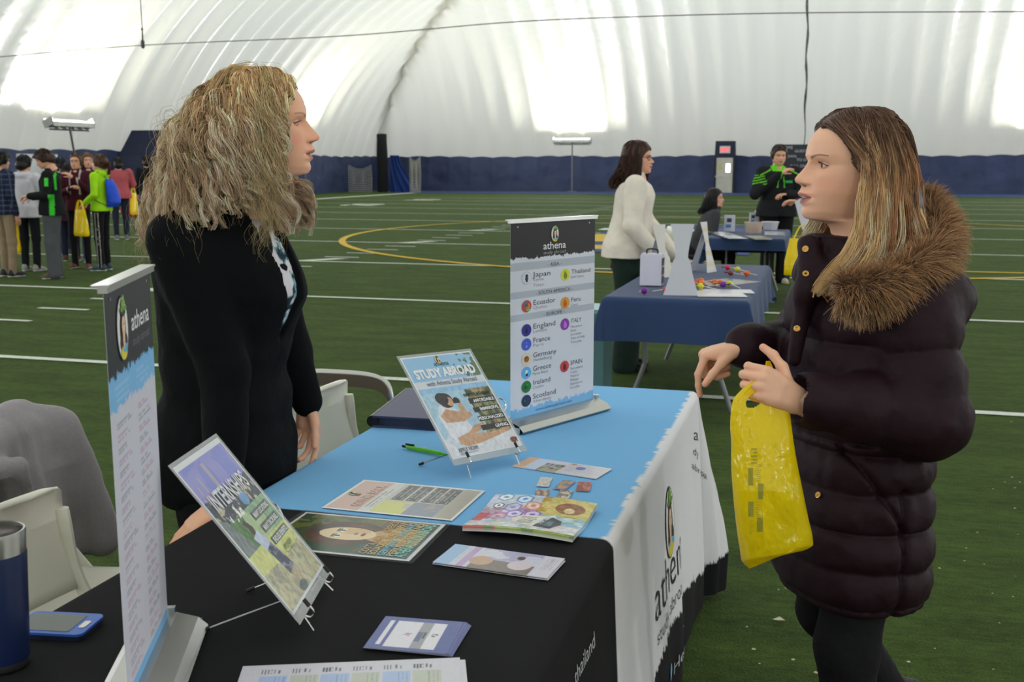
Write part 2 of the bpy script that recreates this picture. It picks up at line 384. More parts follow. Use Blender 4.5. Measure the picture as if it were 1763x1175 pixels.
def lines_m(u, v, u0, v0, u1, v1, pitch, duty=0.5, jag=None):     # unreadable small print as rows of short dashes
    m = box_m(u, v, u0, v0, u1, v1) * (((v - v0) / pitch % 1) < duty)
    word = vn3(u / (pitch * 1.6), np.floor((v - v0) / pitch) * 5.3 + 0.5, 0 * u) > 0.33
    end = (u - u0) < (u1 - u0) * (0.6 + 0.4 * vn3(0 * u + 0.5, np.floor((v - v0) / pitch) * 3.7 + 0.5, 0 * u + 9.5))
    return m * word * end
# ================================================================ materials
M = {}
M['dome'] = mat('dome_membrane', (128, 126, 109), 0.40, spec=0.5, bump=(2.2, 0.55, 0.09, (1, 1, .55)))
_nt = M['dome'].node_tree; _b = _nt.nodes['Principled BSDF']; _tl = _nt.nodes.new('ShaderNodeBsdfTranslucent'); _tl.inputs[0].default_value = (0.79, 0.78, 0.70, 1); _mx = _nt.nodes.new('ShaderNodeMixShader'); _mx.inputs[0].default_value = 0.30
_nt.links.new(_b.outputs[0], _mx.inputs[1]); _nt.links.new(_tl.outputs[0], _mx.inputs[2]); _nt.links.new(_mx.outputs[0], _nt.nodes['Material Output'].inputs['Surface'])
M['skirt'] = mat('blue_skirt', (44, 56, 92), 0.55, bump=(1.6, 0.8, 0.08), noise=(0.6, 0.18))
M['turf'] = None
M['white_paint'] = mat('turf_line_white', (205, 210, 200), 0.9, noise=(40, 0.15))
M['yellow_paint'] = mat('turf_line_yellow', (200, 165, 40), 0.9, noise=(40, 0.1))
M['blue_paint'] = mat('turf_blue', (38, 62, 120), 0.9, noise=(30, 0.15))
M['chrome'] = mat('chrome', (205, 205, 205), 0.18, 1.0)
M['alu'] = mat('aluminium', (190, 190, 186), 0.35, 1.0)
M['steel'] = mat('brushed_steel', (190, 188, 182), 0.28, 1.0, bump=(60, 0.1, 0.001, (1, 1, 12)))
M['grey_metal'] = mat('grey_metal', (120, 122, 122), 0.45, 0.6)
M['black_plastic'] = mat('black_plastic', (16, 16, 18), 0.4)
M['white_plastic'] = mat('white_plastic', (226, 222, 208), 0.38, noise=(6, 0.03))
M['paper'] = mat('printed_paper', vcol=True, rough=0.5)
M['gloss_paper'] = mat('gloss_print', vcol=True, rough=0.22, spec=0.5)
M['ink'] = mat('lettering', vcol=True, rough=0.6)
M['clear'] = mat('clear_plastic', (150, 154, 156), 0.06, spec=0.6, alpha=0.07)
M['navy_cloth'] = mat('navy_cloth', (36, 58, 98), 0.85, sheen=0.1, bump=(400, 0.25, 0.002))
M['print_cloth'] = mat('printed_cloth', vcol=True, rough=0.9, spec=0.2, bump=(500, 0.3, 0.0015))
M['skin'] = mat('skin', vcol=True, rough=0.48, spec=0.4, sss=0.12, bump=(260, 0.12, 0.001))
M['hair'] = mat('hair', vcol=True, rough=0.42, spec=0.35)
M['vcloth'] = mat('cloth_coloured', vcol=True, rough=0.88, spec=.2, bump=(25, 0.25, 0.01))
_nt = M['hair'].node_tree; _b = _nt.nodes['Principled BSDF']; _tl = _nt.nodes.new('ShaderNodeBsdfTranslucent'); _mx = _nt.nodes.new('ShaderNodeMixShader'); _mx.inputs[0].default_value = 0.15
_nt.links.new(_b.inputs['Base Color'].links[0].from_socket, _tl.inputs[0]); _nt.links.new(_b.outputs[0], _mx.inputs[1]); _nt.links.new(_tl.outputs[0], _mx.inputs[2]); _nt.links.new(_mx.outputs[0], _nt.nodes['Material Output'].inputs['Surface'])
M['clear_edge'] = mat('sleeve_margin', (205, 208, 208), 0.12, spec=0.6, alpha=0.42)
M['eye'] = mat('eye', vcol=True, rough=0.1, spec=0.6)
_cm = {}
def cloth(col, rough=0.85, sheen=0.1, bump=(22, 0.45, 0.012)):
    k = (tuple(col), rough)
    if k not in _cm: _cm[k] = mat('cloth_%d' % len(_cm), col, rough, spec=.2, sheen=0, bump=bump, noise=(9, 0.08))
    return _cm[k]
def turf_mat():
    m = bpy.data.materials.new('artificial_turf'); m.use_nodes = True; nt = m.node_tree; b = nt.nodes['Principled BSDF']; b.inputs['Roughness'].default_value = 0.95; b.inputs['Specular IOR Level'].default_value = 0.15
    tc = nt.nodes.new('ShaderNodeTexCoord')
    def noi(sc, det, stretch=None):
        n = nt.nodes.new('ShaderNodeTexNoise'); n.inputs['Scale'].default_value = sc; n.inputs['Detail'].default_value = det
        if stretch:
            mp = nt.nodes.new('ShaderNodeMapping'); mp.inputs['Scale'].default_value = stretch; nt.links.new(tc.outputs['Object'], mp.inputs[0]); nt.links.new(mp.outputs[0], n.inputs['Vector'])
        else: nt.links.new(tc.outputs['Object'], n.inputs['Vector'])
        return n
    n1 = noi(120, 6); n2 = noi(1.6, 5, (1, 3, 1)); n3 = noi(14, 4, (1, 2.5, 1))
    cr = nt.nodes.new('ShaderNodeValToRGB'); cr.color_ramp.elements[0].position = 0.3; cr.color_ramp.elements[0].color = L4((26, 40, 13)); cr.color_ramp.elements[1].position = 0.72; cr.color_ramp.elements[1].color = L4((90, 114, 50))
    mx = nt.nodes.new('ShaderNodeMix'); mx.data_type = 'FLOAT'; mx.inputs[0].default_value = 0.42
    nt.links.new(n1.outputs['Fac'], mx.inputs[2]); nt.links.new(n3.outputs['Fac'], mx.inputs[3])
    mx2 = nt.nodes.new('ShaderNodeMix'); mx2.data_type = 'FLOAT'; mx2.inputs[0].default_value = 0.3
    nt.links.new(mx.outputs[0], mx2.inputs[2]); nt.links.new(n2.outputs['Fac'], mx2.inputs[3]); nt.links.new(mx2.outputs[0], cr.inputs[0])
    nt.links.new(cr.outputs[0], b.inputs['Base Color'])
    bp = nt.nodes.new('ShaderNodeBump'); bp.inputs['Strength'].default_value = 0.9; bp.inputs['Distance'].default_value = 0.02; nt.links.new(n1.outputs['Fac'], bp.inputs['Height']); nt.links.new(bp.outputs[0], b.inputs['Normal'])
    return m
M['turf'] = turf_mat()
# ================================================================ setting: turf field
fl = MB(); fl.poly([(DX0 - 1, DY0 - 1, 0), (DX1 + 1, DY0 - 1, 0), (DX1 + 1, DY1 + 1, 0), (DX0 - 1, DY1 + 1, 0)])
def strip(x0, y0, x1, y1, mi, z=0.006): fl.poly([(x0, y0, z), (x1, y0, z), (x1, y1, z), (x0, y1, z)], mi=mi)
SX = -23.0
for k in range(-9, 11):
    y = 7.05 + 4.37 * k
    if k != -1: strip(SX, y - 0.05, 26, y + 0.05, 1)
for k in range(-40, 48):                                   # inner hash marks, one each yard
    y = 7.05 + 0.874 * k
    if k % 5 == 0: continue
    strip(-8.07, y - 0.04, -7.45, y + 0.04, 1); strip(-23.0, y - 0.04, -22.4, y + 0.04, 1); strip(9.5, y - 0.04, 10.1, y + 0.04, 1)
for k in (1, 2, 3, 4):                                     # small triangular ticks beside the hash rows
    y = 7.05 + 4.37 * k + 0.25
    fl.poly([(-8.2, y - 0.25, 0.008), (-7.9, y - 0.25, 0.008), (-7.5, y + 0.35, 0.008), (-7.75, y + 0.35, 0.008)], mi=1)
strip(SX - 0.5, -38, SX, 60, 1); strip(26, -38, 26.3, 60, 1)
for y in (40.2, 47.0):                                     # large yard numbers
    V, Fc = text_geo('20' if y < 44 else '10', 0.03); sc = 2.3
    P = np.stack([-17.2 - V[:, 1] * sc * 0.8, y - 0.8 + V[:, 0] * sc * 0.9, np.full(len(V), 0.007)], 1); fl.add(P, Fc, mi=1)
def ring_arc(cx, cy, r, wd, a0, a1, mi, n=90, z=0.009):
    a = np.radians(np.linspace(a0, a1, n)); V = np.concatenate([np.stack([cx + rr * np.cos(a), cy + rr * np.sin(a), np.full(n, z)], 1) for rr in (r - wd, r + wd)])
    fl.add(V, [(i, i + 1, n + i + 1, n + i) for i in range(n - 1)], mi=mi)
ring_arc(-1.35, 24.0, 8.9, 0.07, 0, 360, 2)
strip(1.0, 16.75, 16, 16.87, 2)                            # yellow line on the right
strip(-40 + 15, 60.0, 26, 65.9, 3, 0.005)                  # blue end zone
for (x0, y0, x1, y1, mi) in [(-4.9, 18.9, -1.2, 19.6, 3), (-4.9, 19.6, -1.2, 24.0, 2), (-4.6, 20.6, -2.0, 21.6, 3), (-4.9, 24.0, -1.2, 25.0, 3), (-5.2, 25.6, -1.2, 26.4, 1), (-5.2, 26.4, -1, 28.2, 3)]:
    strip(x0, y0, x1, y1, mi, 0.010 + 0.002 * (mi == 3 and y0 == 20.6))
strip(-25, 65.2, -8, 65.35, 2, 0.008)
floor = fl.build('floor', [M['turf'], M['white_paint'], M['yellow_paint'], M['blue_paint']]); tag(floor, kind='structure')
# ---- air dome: four curved sides with inflated ribs
def dome_side(t0, t1, to_xyz, nphi=60, rib=1.45, phi1=90):
    n = int((t1 - t0) / (rib / 6)) + 1; t = np.linspace(t0, t1, n); ph = np.radians(np.linspace(0, phi1, nphi)) ** 1.0
    Tt, Ph = np.meshgrid(t, ph, indexing='ij')
    u = np.abs(np.sin(np.pi * Tt / rib)) ** 0.62; bul = 0.26 * u * np.clip(Ph * 9, 0.15, 1) + 0.05 * (fbm(Tt * 0.9, Ph * 9, 2.2) - 0.5)
    d = DA * (1 - np.cos(Ph)) - bul * np.cos(Ph); z = DH * np.sin(Ph) + bul * np.sin(Ph)
    P = to_xyz(Tt, d, z); return P.reshape(-1, 3), grid_faces(n, nphi)
parts = [dome_side(DY0, DY1, lambda t, d, z: np.stack([DX0 + d, t, z], -1)), dome_side(DY0, DY1, lambda t, d, z: np.stack([DX1 - d, t, z], -1)),
         dome_side(DX0, DX1, lambda t, d, z: np.stack([t, DY1 - d, z], -1)), dome_side(DX0, DX1, lambda t, d, z: np.stack([t, DY0 + d, z], -1))]
V = []; Fq = []; n = 0
for v, f in parts: V.append(v); Fq.append(f + n); n += len(v)
V = np.concatenate(V); Fq = np.concatenate(Fq); cen = V[Fq].mean(1)
dl = np.minimum(cen[:, 0] - DX0, DX1 - cen[:, 0]); de = np.minimum(cen[:, 1] - DY0, DY1 - cen[:, 1]); side = np.arange(len(Fq)) < (len(parts[0][1]) + len(parts[1][1]))
keep = np.where(side, dl <= de + 0.5, de <= dl + 0.5); Fq = Fq[keep]
dome = obj('ceiling', mesh('ceiling', V, Fq, None, True, [M['dome']])); tag(dome, kind='structure')
def skirt(name, t0, t1, to_xyz, seed):
    rib = 1.45; n = int((t1 - t0) / 0.12); t = np.linspace(t0, t1, n); s = np.linspace(0, 1, 14); Tt, Ss = np.meshgrid(t, s, indexing='ij')
    top = 2.12 + 0.07 * np.abs(np.sin(np.pi * Tt / rib)) + 0.03 * np.sin(Tt * 0.7); z = Ss * top
    d = 0.36 - 0.12 * np.abs(np.sin(np.pi * Tt / rib)) ** 0.6 * Ss + 0.22 * (fbm(Tt * 1.1, z * 1.6, seed) - 0.5) * np.sin(np.pi * np.clip(Ss, 0, 1)) + 0.1 * (1 - Ss)
    o = obj(name, mesh(name, to_xyz(Tt, d, z).reshape(-1, 3), grid_faces(n, 14), None, True, [M['skirt']])); tag(o, kind='structure')
skirt('wall_left', DY0, DY1, lambda t, d, z: np.stack([DX0 + d, t, z], -1), 1.5)
skirt('wall_back', DX0, DX1, lambda t, d, z: np.stack([t, DY1 - d, z], -1), 4.5)
skirt('wall_right', DY0, DY1, lambda t, d, z: np.stack([DX1 - d, t, z], -1), 6.5)
skirt('wall_front', DX0, DX1, lambda t, d, z: np.stack([t, DY0 + d, z], -1), 8.5)
# ================================================================ floodlights
M['lamp_glow'] = mat('lamp_glow', (255, 255, 250), 0.4, emit=((255, 252, 240), 30.0))
M['lamp_body'] = mat('lamp_body', (170, 172, 170), 0.4, 0.5)
def floodlight(x, y, fx, fy, label, pole_lean=0.0):
    rz = math.atan2(fy, fx); t = empty('floodlight', (x, y, 0), rz, label, 'floodlight', 'floodlights aimed up at the dome')
    mb = MB()
    R = Matrix.Rotation(math.radians(-25), 3, 'Y'); R = np.array(R)
    mb.box((0, 0, LAMP_Z), (0.42, 2.3, 0.06), R); mb.box((-0.2, 0, LAMP_Z + 0.1), (0.04, 2.3, 0.24), R); mb.box((0.2, 0, LAMP_Z + 0.02), (0.04, 2.3, 0.2), R)
    for s in (-1, 1): mb.box((0, s * 1.15, LAMP_Z + 0.06), (0.44, 0.03, 0.28), R)
    for s in (-0.6, -0.2, 0.2, 0.6): mb.box((0, s * 1.1, LAMP_Z - 0.09), (0.16, 0.12, 0.12))
    hs_ = mb.build('lamp_housing', M['lamp_body'], t, local=True)
    g = MB()
    for s in (-0.82, -0.28, 0.28, 0.82): g.box((0, s, LAMP_Z + 0.075), (0.3, 0.46, 0.03), R)
    g.build('lamp_lens', M['lamp_glow'], hs_, local=True)
    p = MB(); p.tube([(0.0 - pole_lean * 0.3, pole_lean, 0.02), (0, 0, LAMP_Z - 0.05)], 0.045, 10); p.lathe([(0.3, 0), (0.3, 0.04), (0.06, 0.06)], (0 - pole_lean * 0.3, pole_lean, 0), 20); p.tube([(0, -1.1, LAMP_Z - 0.18), (0, 1.1, LAMP_Z - 0.18)], 0.03, 8)
    p.build('lamp_pole', M['grey_metal'], t, True, local=True)
    return t
LBL = ['bright floodlight on a stand above the group of visitors at the left wall', 'bright floodlight showing just past the blonde woman\'s nose', None, None, None,
       'bright floodlight against the end wall left of the exit door', 'floodlight at the end wall cut off by the right edge']
for i, (x, y, fx, fy) in enumerate(LAMP_SPOTS):
    if i < 7 and LBL[i]: floodlight(x, y, fx, fy, LBL[i], 0.9 if i == 0 else 0.0)
for i, (x, y, fx, fy) in enumerate(LAMP_SPOTS):
    if not (i < 7 and LBL[i]): floodlight(x, y, fx, fy, 'floodlight on a stand by the %s wall, %s' % (('left', 'right')[x > 10] if abs(fx) else 'rear', {15.0: 'level with the nearest yard lines', 34.9: 'level with the left group', 54: 'nearest the end wall', -5.0: 'just behind the camera', -25: 'far behind the camera'}.get(y, 'its left one' if x < 0 else 'its right one')))
# ---- end wall: exit door, scoreboard, seam, cable, curtain, netting
def wp(x, y, off=1.0): return onY(x, y, DY1 - off)
M['door_paint'] = mat('door_paint', (188, 186, 172), 0.5, noise=(3, 0.06)); M['navy_panel'] = mat('navy_panel', (28, 34, 52), 0.6)
M['exit_red'] = mat('exit_red', (230, 60, 60), 0.4, emit=((255, 60, 60), 1.2)); M['exit_white'] = mat('exit_housing', (200, 200, 205), 0.5)
M['window_glow'] = mat('daylit_pane', (255, 255, 255), 0.2, emit=((250, 255, 255), 1.6))
y_ = DY1 - 1.2; a = onY(1232, 332, y_); b = onY(1262, 279, y_); c1 = onY(1228, 332, y_ + .1); c2 = onY(1266, 248, y_ + .1)
dx = (a[0] + b[0]) / 2; dw = b[0] - a[0]; dh = 2.05
d = empty('door_1', (dx, y_, 0)); tag(d, kind='structure')
fr = MB(); W2 = (c2[0] - c1[0]) / 2
fr.box((dx - W2 + .06, y_ + .3, 1.1), (.12, .7, 2.2)); fr.box((dx + W2 - .06, y_ + .3, 1.1), (.12, .7, 2.2)); fr.box((dx, y_ + .3, 2.55), (2 * W2, .7, 0.95), taper=0.93)
fr.build('door_frame', M['navy_panel'], d)
p = MB(); p.box((dx, y_, dh / 2), (dw, .06, dh)); p.build('door_panel', M['door_paint'], d)
p = MB(); p.box((dx + .2, y_ - .04, 1.45), (.26, .03, .5)); p.build('door_window', M['window_glow'], d)
p = MB(); p.box((dx - .28, y_ - .04, 1.55), (.2, .02, .3), col=(190, 185, 90)); p.build('door_notice', mat('notice', (190, 186, 110), .7), d)
p = MB(); p.box((dx - .3, y_ - .06, .95), (.5, .05, .05)); p.build('door_handle', M['alu'], d)
ex = empty('exit_sign', (dx, y_ - .08, 2.5), 0, 'small exit sign with red letters above the far door', 'sign')
p = MB(); p.box((dx, y_ - .08, 2.52), (.62, .06, .42)); p.build('sign_housing', M['exit_white'], ex)
sh = Sheet((dx - .28, y_ - .12, 2.66), A(1, 0, 0), A(0, 0, -1), .56, .3); p = MB(); sh.text(p, 'EXIT', .28, .26, .3, 'c', .02, off=.002, width=.5); p.build('lettering', M['exit_red'], ex)
sb = empty('scoreboard', tuple(wp(1372, 290, 1.3)), 0, 'dark scoreboard with white words on the end wall right of the exit door', 'scoreboard')
s1 = onY(1345, 249, DY1 - 1.3); s2 = onY(1397, 292, DY1 - 1.3); sc = (s1 + s2) / 2
p = MB(); p.box(sc, (s2[0] - s1[0], .15, s1[2] - s2[2])); p.build('score_panel', mat('score_panel', (44, 46, 54), .6), sb)
sh = Sheet((s1[0], DY1 - 1.39, s1[2]), A(1, 0, 0), A(0, 0, -1), s2[0] - s1[0], s1[2] - s2[2]); p = MB()
for (tx, u, v) in [('HOME', .35, .25), ('GUEST', 1.1, .45), ('DOWN', .5, .75), ('TO GO', 1.25, .95), ('BALL ON', 1.0, 1.3)]: sh.text(p, tx, u, v, .22, 'c', off=.003, col=(190, 192, 196))
p.build('lettering', M['ink'], sb, vcol=True)
sm = MB(); q = []
for y in np.linspace(0, 1, 26):
    ph = y * 0.9; d_ = DA * (1 - math.cos(ph)) + .25; z = DH * math.sin(ph); q.append((onY(1384, 270, DY1)[0] + .04 * math.sin(y * 31), DY1 - d_ , z))
sm.tube(q, [0.03 if k < 8 else 0.065 + .02 * math.sin(k * 2.1) for k in range(26)], 6); o = sm.build('wall_duct', mat('dark_duct', (92, 92, 82), .8, noise=(3, .4)), None, True)
tag(o, 'dark tube running up the pale end wall above the scoreboard', 'duct')
sm = MB(); ks = [(-60, 106), (0, 98), (246, 78), (590, 62), (881, 38), (1120, 28), (1390, 22), (1763, 20), (1850, 20)]
sm.tube(spline([onY(x, y, 27.0) for x, y in ks], 60), 0.014, 6); o = sm.build('overhead_cable', mat('cable_grey', (100, 100, 94), .7), None, True); tag(o, 'thin dark cable strung across the hall high overhead', 'cable')
sm = MB(); c0 = onY(246, 78, 26.9); sm.tube([c0 + A(0, 0, 4.2), c0 + A(0, 0, .8), c0 + A(0.02, 0, .05)], .012, 6); sm.lathe([(0, -.1), (.05, -.06), (.05, .1), (.02, .16), (.015, .4), (.04, .42), (0, .5)], c0, 10)
o = sm.build('hanging_hook', mat('hook_dark', (60, 60, 58), .6), None, True); tag(o, 'small hook hanging on a cord from the dome at upper left', 'hook')
# rolled dark curtain, blue drape, netting
cb = pp = onz(660, 332, 0); Dc = 64.0; cb = onY(659, 331, 61.5); cb[2] = 0
sm = MB(); n = 24; prof = [(.30, 0), (.33, .5), (.31, 1.2), (.34, 2.2), (.30, 3.1), (.31, 3.45), (.2, 3.5), (0, 3.5)]
sm.lathe(prof, cb, n); cur = sm.build('rolled_curtain', mat('curtain_black', (14, 15, 20), .9, bump=(3, 1, .1, (3, 3, .3))), None, True); tag(cur, 'tall black rolled divider curtain standing near the far corner', 'curtain')
g = []; 
for i, s_ in enumerate(np.linspace(0, 1, 16)):
    row = []
    for z_ in np.linspace(0, 1, 14):
        top = 2.2; x = cb[0] + .35 + s_ * (0.5 + 1.25 * (1 - z_) ** 1.6 + .15); row.append((x, cb[1] + .3 + .15 * math.sin(i * 1.4 + z_ * 2), z_ * top + .01))
    g.append(row)
o = obj('blue_drape', mesh('blue_drape', np.array(g).reshape(-1, 3), grid_faces(16, 14), None, True, [mat('drape_blue', (18, 52, 120), .8)])); tag(o, 'royal blue drape flaring beside the black rolled curtain', 'drape')
def net(name, pts0, pts1, label, hgt=2.0):
    mb = MB(); a, b = A(*pts0), A(*pts1); n = 16
    for i in range(n):
        p = a + (b - a) * i / (n - 1); sag = 0.25 * math.sin(i / (n - 1) * math.pi)
        mb.tube([p + A(0, 0, .02), p + A(.05 * math.sin(i), 0, hgt * .5), p + A(0, 0, hgt - sag)], .012, 4, caps=False)
    for k in range(12):
        mb.tube([a + (b - a) * u + A(0, 0, .03 + (hgt - .25 * math.sin(u * math.pi)) * k / 11) for u in np.linspace(0, 1, 8)], .010, 4, caps=False)
    o = mb.build(name, mat('net_cord', (172, 170, 158), .9), None, True); tag(o, label, 'net')
net('sports_net', onY(601, 330, 60.5) * A(1, 1, 0), onY(640, 330, 60.5) * A(1, 1, 0), 'pale net hanging left of the black rolled curtain', 1.6)
net('sports_net', onY(706, 330, 61.0) * A(1, 1, 0), onY(724, 330, 61.0) * A(1, 1, 0), 'pale gathered net hanging right of the blue drape', 2.1)
# navy air-lock canopy by the left wall
q = [onX(x, y, -26.5) for x, y in [(205, 335), (300, 335), (300, 224), (284, 224), (262, 268)]]; q[0][2] = q[1][2] = 0
sm = MB(); sm.poly(q, 1.6, (1, 0, 0)); o = sm.build('airlock_canopy', mat('canopy_navy', (16, 26, 56), .8, bump=(1, .6, .1)), None); tag(o, 'dark navy fabric canopy against the left wall behind the blonde hair', 'canopy')
q0 = onX(30, 279, -24.5); q1 = onX(100, 300, -24.5); sm = MB(); sm.box((q0 + q1) / 2, (.06, abs(q1[1] - q0[1]), .9)); 
sm.box(((q0 + q1) / 2) * A(1, 1, 0) + A(0, 0, .55), (.05, .05, 1.1)); o = sm.build('display_board', mat('board_white', (205, 208, 215), .6)); tag(o, 'white display board behind the heads of the visitors at left', 'board')
q0 = onX(83, 292, -24.0); sm = MB(); sm.box(q0 + A(0, .3, 0), (.03, .45, .5)); sm.box(q0 * A(1, 1, 0) + A(0, .3, .7), (.03, .04, 1.4)); o = sm.build('notice_board', mat('board_tan', (176, 160, 130), .6)); tag(o, 'small tan notice board beside the white display board at left', 'board')
# ================================================================ near table with the printed cloth
TZ = 0.755; TX0, TX1, TY0, TY1 = -1.222, -0.402, 0.95, 3.585
def folding_table(cx, cy, w, l, h, label, legs=True, mtop=None):
    t = empty('folding_table', (cx, cy, 0), 0, label, 'table')
    mb = MB(); mb.box((0, 0, h - .022), (w, l, .04)); mb.build('tabletop', mtop or M['white_plastic'], t, local=True)
    for s in (-1, 1):
        y = s * (l / 2 - .32)
        for q in (-1, 1):
            lg = MB(); x = q * (w / 2 - .13)
            lg.tube(spline([(x * .82, y, h - .05), (x * .82, y, .34), (x * .86, y + s * .0, .26), (x * 1.18, y + s * .02, .02)], 18), .0165, 10)
            lg.build('leg', M['grey_metal'], t, True, local=True)
        b = MB(); b.tube([(-w / 2 * .7, y, h - .06), (w / 2 * .7, y, h - .06)], .012, 8); b.tube([(-w / 2 * .7, y, h - .16), (w / 2 * .7, y, h - .16)], .010, 8); b.tube([(0, y, h - .16), (0, y - s * .4, h - .05)], .01, 8)
        b.build('leg_brace', M['black_plastic'], t, True, local=True)
    return t
folding_table((TX0 + TX1) / 2, (TY0 + TY1) / 2, TX1 - TX0 - .05, TY1 - TY0 - .05, TZ - .008, 'long folding table under the printed black, blue and white cloth')
def drape(x0, x1, y0, y1, z, drop, step, colfn, fold=0.012, corner=0.13, flare=0.03, seed=0., hemf=None, rad=0.022, top_nz=0.0015):
    """one continuous cloth: flat coords (s, t) run past the table edge by the drop"""
    s = np.arange(x0 - drop[0], x1 + drop[1] + step, step); t = np.arange(y0 - drop[2], y1 + drop[3] + step, step)
    Sg, Tg = np.meshgrid(s, t, indexing='ij')
    ux = np.maximum(Sg - x1, 0) - np.maximum(x0 - Sg, 0); uy = np.maximum(Tg - y1, 0) - np.maximum(y0 - Tg, 0)
    ax, ay = np.abs(ux), np.abs(uy); r = np.maximum(ax, ay) + 1e-9; mn = np.minimum(ax, ay); kk = np.hypot(ax, ay) + 1e-9
    drp = np.where(r < rad * 1.57, rad * (1 - np.cos(np.clip(r / rad, 0, 1.57))), rad + r - rad * 1.57)
    out = np.where(r < rad * 1.57, rad * np.sin(np.clip(r / rad, 0, 1.57)), rad); out = np.where(r < 1e-6, 0, out)
    fr = np.clip(r / 0.6, 0, 1)
    along = np.where(ax >= ay, Tg, Sg)
    f = fold * fr * (np.sin(along * 11 + seed) + 0.7 * np.sin(along * 23 + 1.3 + seed) + 0.8 * (fbm(along * 5 + seed, fr * 1.5) - .5) * 2)
    flr = flare * fr
    cf = corner * fr * np.clip(mn / (r + 1e-9), 0, 1) ** 0.8
    o = out + (f + flr) * (r > rad) + cf
    X_ = np.clip(Sg, x0, x1) + np.sign(ux) * o * ax / kk * np.where((ax > 0) & (ay > 0), 1.0, 1.0); Y_ = np.clip(Tg, y0, y1) + np.sign(uy) * o * ay / kk
    Z_ = z - drp + np.where(r < 1e-6, top_nz * (fbm(Sg * 7 + seed, Tg * 7) - .5) * 2, 0)
    Z_ = np.maximum(Z_, 0.012)
    P = np.stack([X_, Y_, Z_], -1).reshape(-1, 3); Fc = grid_faces(len(s), len(t))[:, ::-1]
    C = colfn(Sg, Tg, ux, uy).reshape(-1, 3) if colfn else None
    return P, Fc[:, ::-1], C
BLK = (22, 22, 24); BLU = (122, 182, 230); WHT = (220, 218, 222)
def cloth_col(s, t, ux, uy):
    n = (fbm(t * 30, s * 30) - .5) * .03 + (fbm(t * 110, s * 90) - .5) * .02; c = np.tile(A(*BLU), s.shape + (1,))
    c = mixc(c, s > TX1 + .002 + n * .7, WHT); c = mixc(c, t > TY1 + .02 + n, WHT)
    low = 0.5 + 0.62 * np.interp(t, [2.07, 2.5, 2.66, 2.92, 3.0, 3.3, 3.45, 4.3], [.24, .22, .16, .13, .04, .06, .12, .14]) * -1
    low = np.interp(t, [2.0, 2.5, 2.62, 2.66, 2.9, 2.93, 3.0, 3.2, 3.45, 3.6, 4.4], [.54, .54, .53, .52, .51, .52, .53, .55, .60, .62, .58])
    m = (ux > low + n * 1.5) | ((uy > .56 + n * 1.4)); c = mixc(c, m, BLK)
    c = mixc(c, t < 2.068, BLK); c = mixc(c, (t < 2.4) & (s < TX0 - .02), BLK)
    return c
P, Fc, C = drape(TX0, TX1, TY0, TY1, TZ, (.13, .73, .3, .73), .0085, cloth_col, fold=.007, corner=.125, flare=.035, seed=1.2)
tc = obj('tablecloth', mesh('tablecloth', P, Fc, C, True, [M['print_cloth']])); tag(tc, 'printed tablecloth in black, sky blue and white with a woman emblem, draping the nearest table', 'tablecloth')
# lettering on the front drop (faces +X); baseline runs along +Y
def drop_x(y, d):                                          # point of the cloth at distance d below the edge
    fr = min(d / .6, 1); al = y; f = .007 * fr * (math.sin(al * 11 + 1.2) + .7 * math.sin(al * 23 + 2.5) + .8 * (float(fbm(A(al * 5 + 1.2), A(fr * 1.5))[0]) - .5) * 2)
    return TX1 + .022 + f + .035 * fr
class DropSheet(Sheet):
    def P(s, u, v, off=0.):
        u = np.atleast_1d(np.asarray(u, float)); v = np.atleast_1d(np.asarray(v, float)); u, v = np.broadcast_arrays(u, v)
        return np.stack([np.array([drop_x(a, b) for a, b in zip(u.ravel(), v.ravel())]) + .003 + off, u.ravel(), TZ - v.ravel() - .01], -1)
ds = DropSheet((0, 0, 0), A(0, 1, 0), A(0, 0, -1), 1, 1)
mb = MB(); ds.text(mb, 'athena', 2.82, .385, .17, 'c', -.012, width=.50, col=(24, 24, 26)); ds.text(mb, 'study abroad', 2.80, .452, .058, 'c', -.012, width=.42, col=(50, 50, 52))
ds.text(mb, 'thailand', 1.675, .115, .042, 'l', .0, width=.165, col=(190, 190, 192)); ds.text(mb, 'Herlog', 2.82, .64, .05, 'l', 0, width=.3, col=(190, 190, 192)); ds.text(mb, 'Y', 2.58, .62, .06, 'l', 0, col=(190, 190, 192)); ds.text(mb, '-', 2.7, .69, .07, 'l', 0, col=(190, 190, 192))
mb.build('lettering', M['ink'], tc, vcol=True)
def emblem(mb, sh, cu, cv, h, off=0.001, oval=(225, 225, 222)):
    def E(du, dv, ru, rv, col, k, n=20): a = np.linspace(0, 2 * np.pi, n, endpoint=False); mb.poly(sh.P(cu + h * (du + ru * np.cos(a)), cv + h * (dv + rv * np.sin(a)), off + k * off * .35), col=col)
    E(0, 0, .37, .5, (60, 60, 62), 0); E(0, 0, .345, .475, oval, 1); E(0, .02, .2, .30, (52, 34, 26), 2); E(.02, .2, .24, .16, (52, 34, 26), 2.2); E(0, .36, .2, .11, (214, 196, 60), 3); E(.08, .3, .15, .07, (96, 170, 200), 3.2)
    E(0, .1, .07, .2, (222, 186, 160), 4); E(0, -.04, .115, .16, (226, 190, 166), 5); E(-.04, -.07, .022, .01, (30, 30, 30), 6, 8); E(.05, -.07, .022, .01, (30, 30, 30), 6, 8); E(0, .045, .03, .01, (170, 70, 70), 6, 8)
    E(0, -.25, .15, .06, (52, 34, 26), 6); E(0, -.38, .13, .055, (120, 166, 60), 7); E(-.1, -.3, .1, .04, (96, 146, 50), 7.5); E(.1, -.3, .1, .04, (96, 146, 50), 7.7); E(0, -.46, .05, .05, (130, 176, 70), 8)
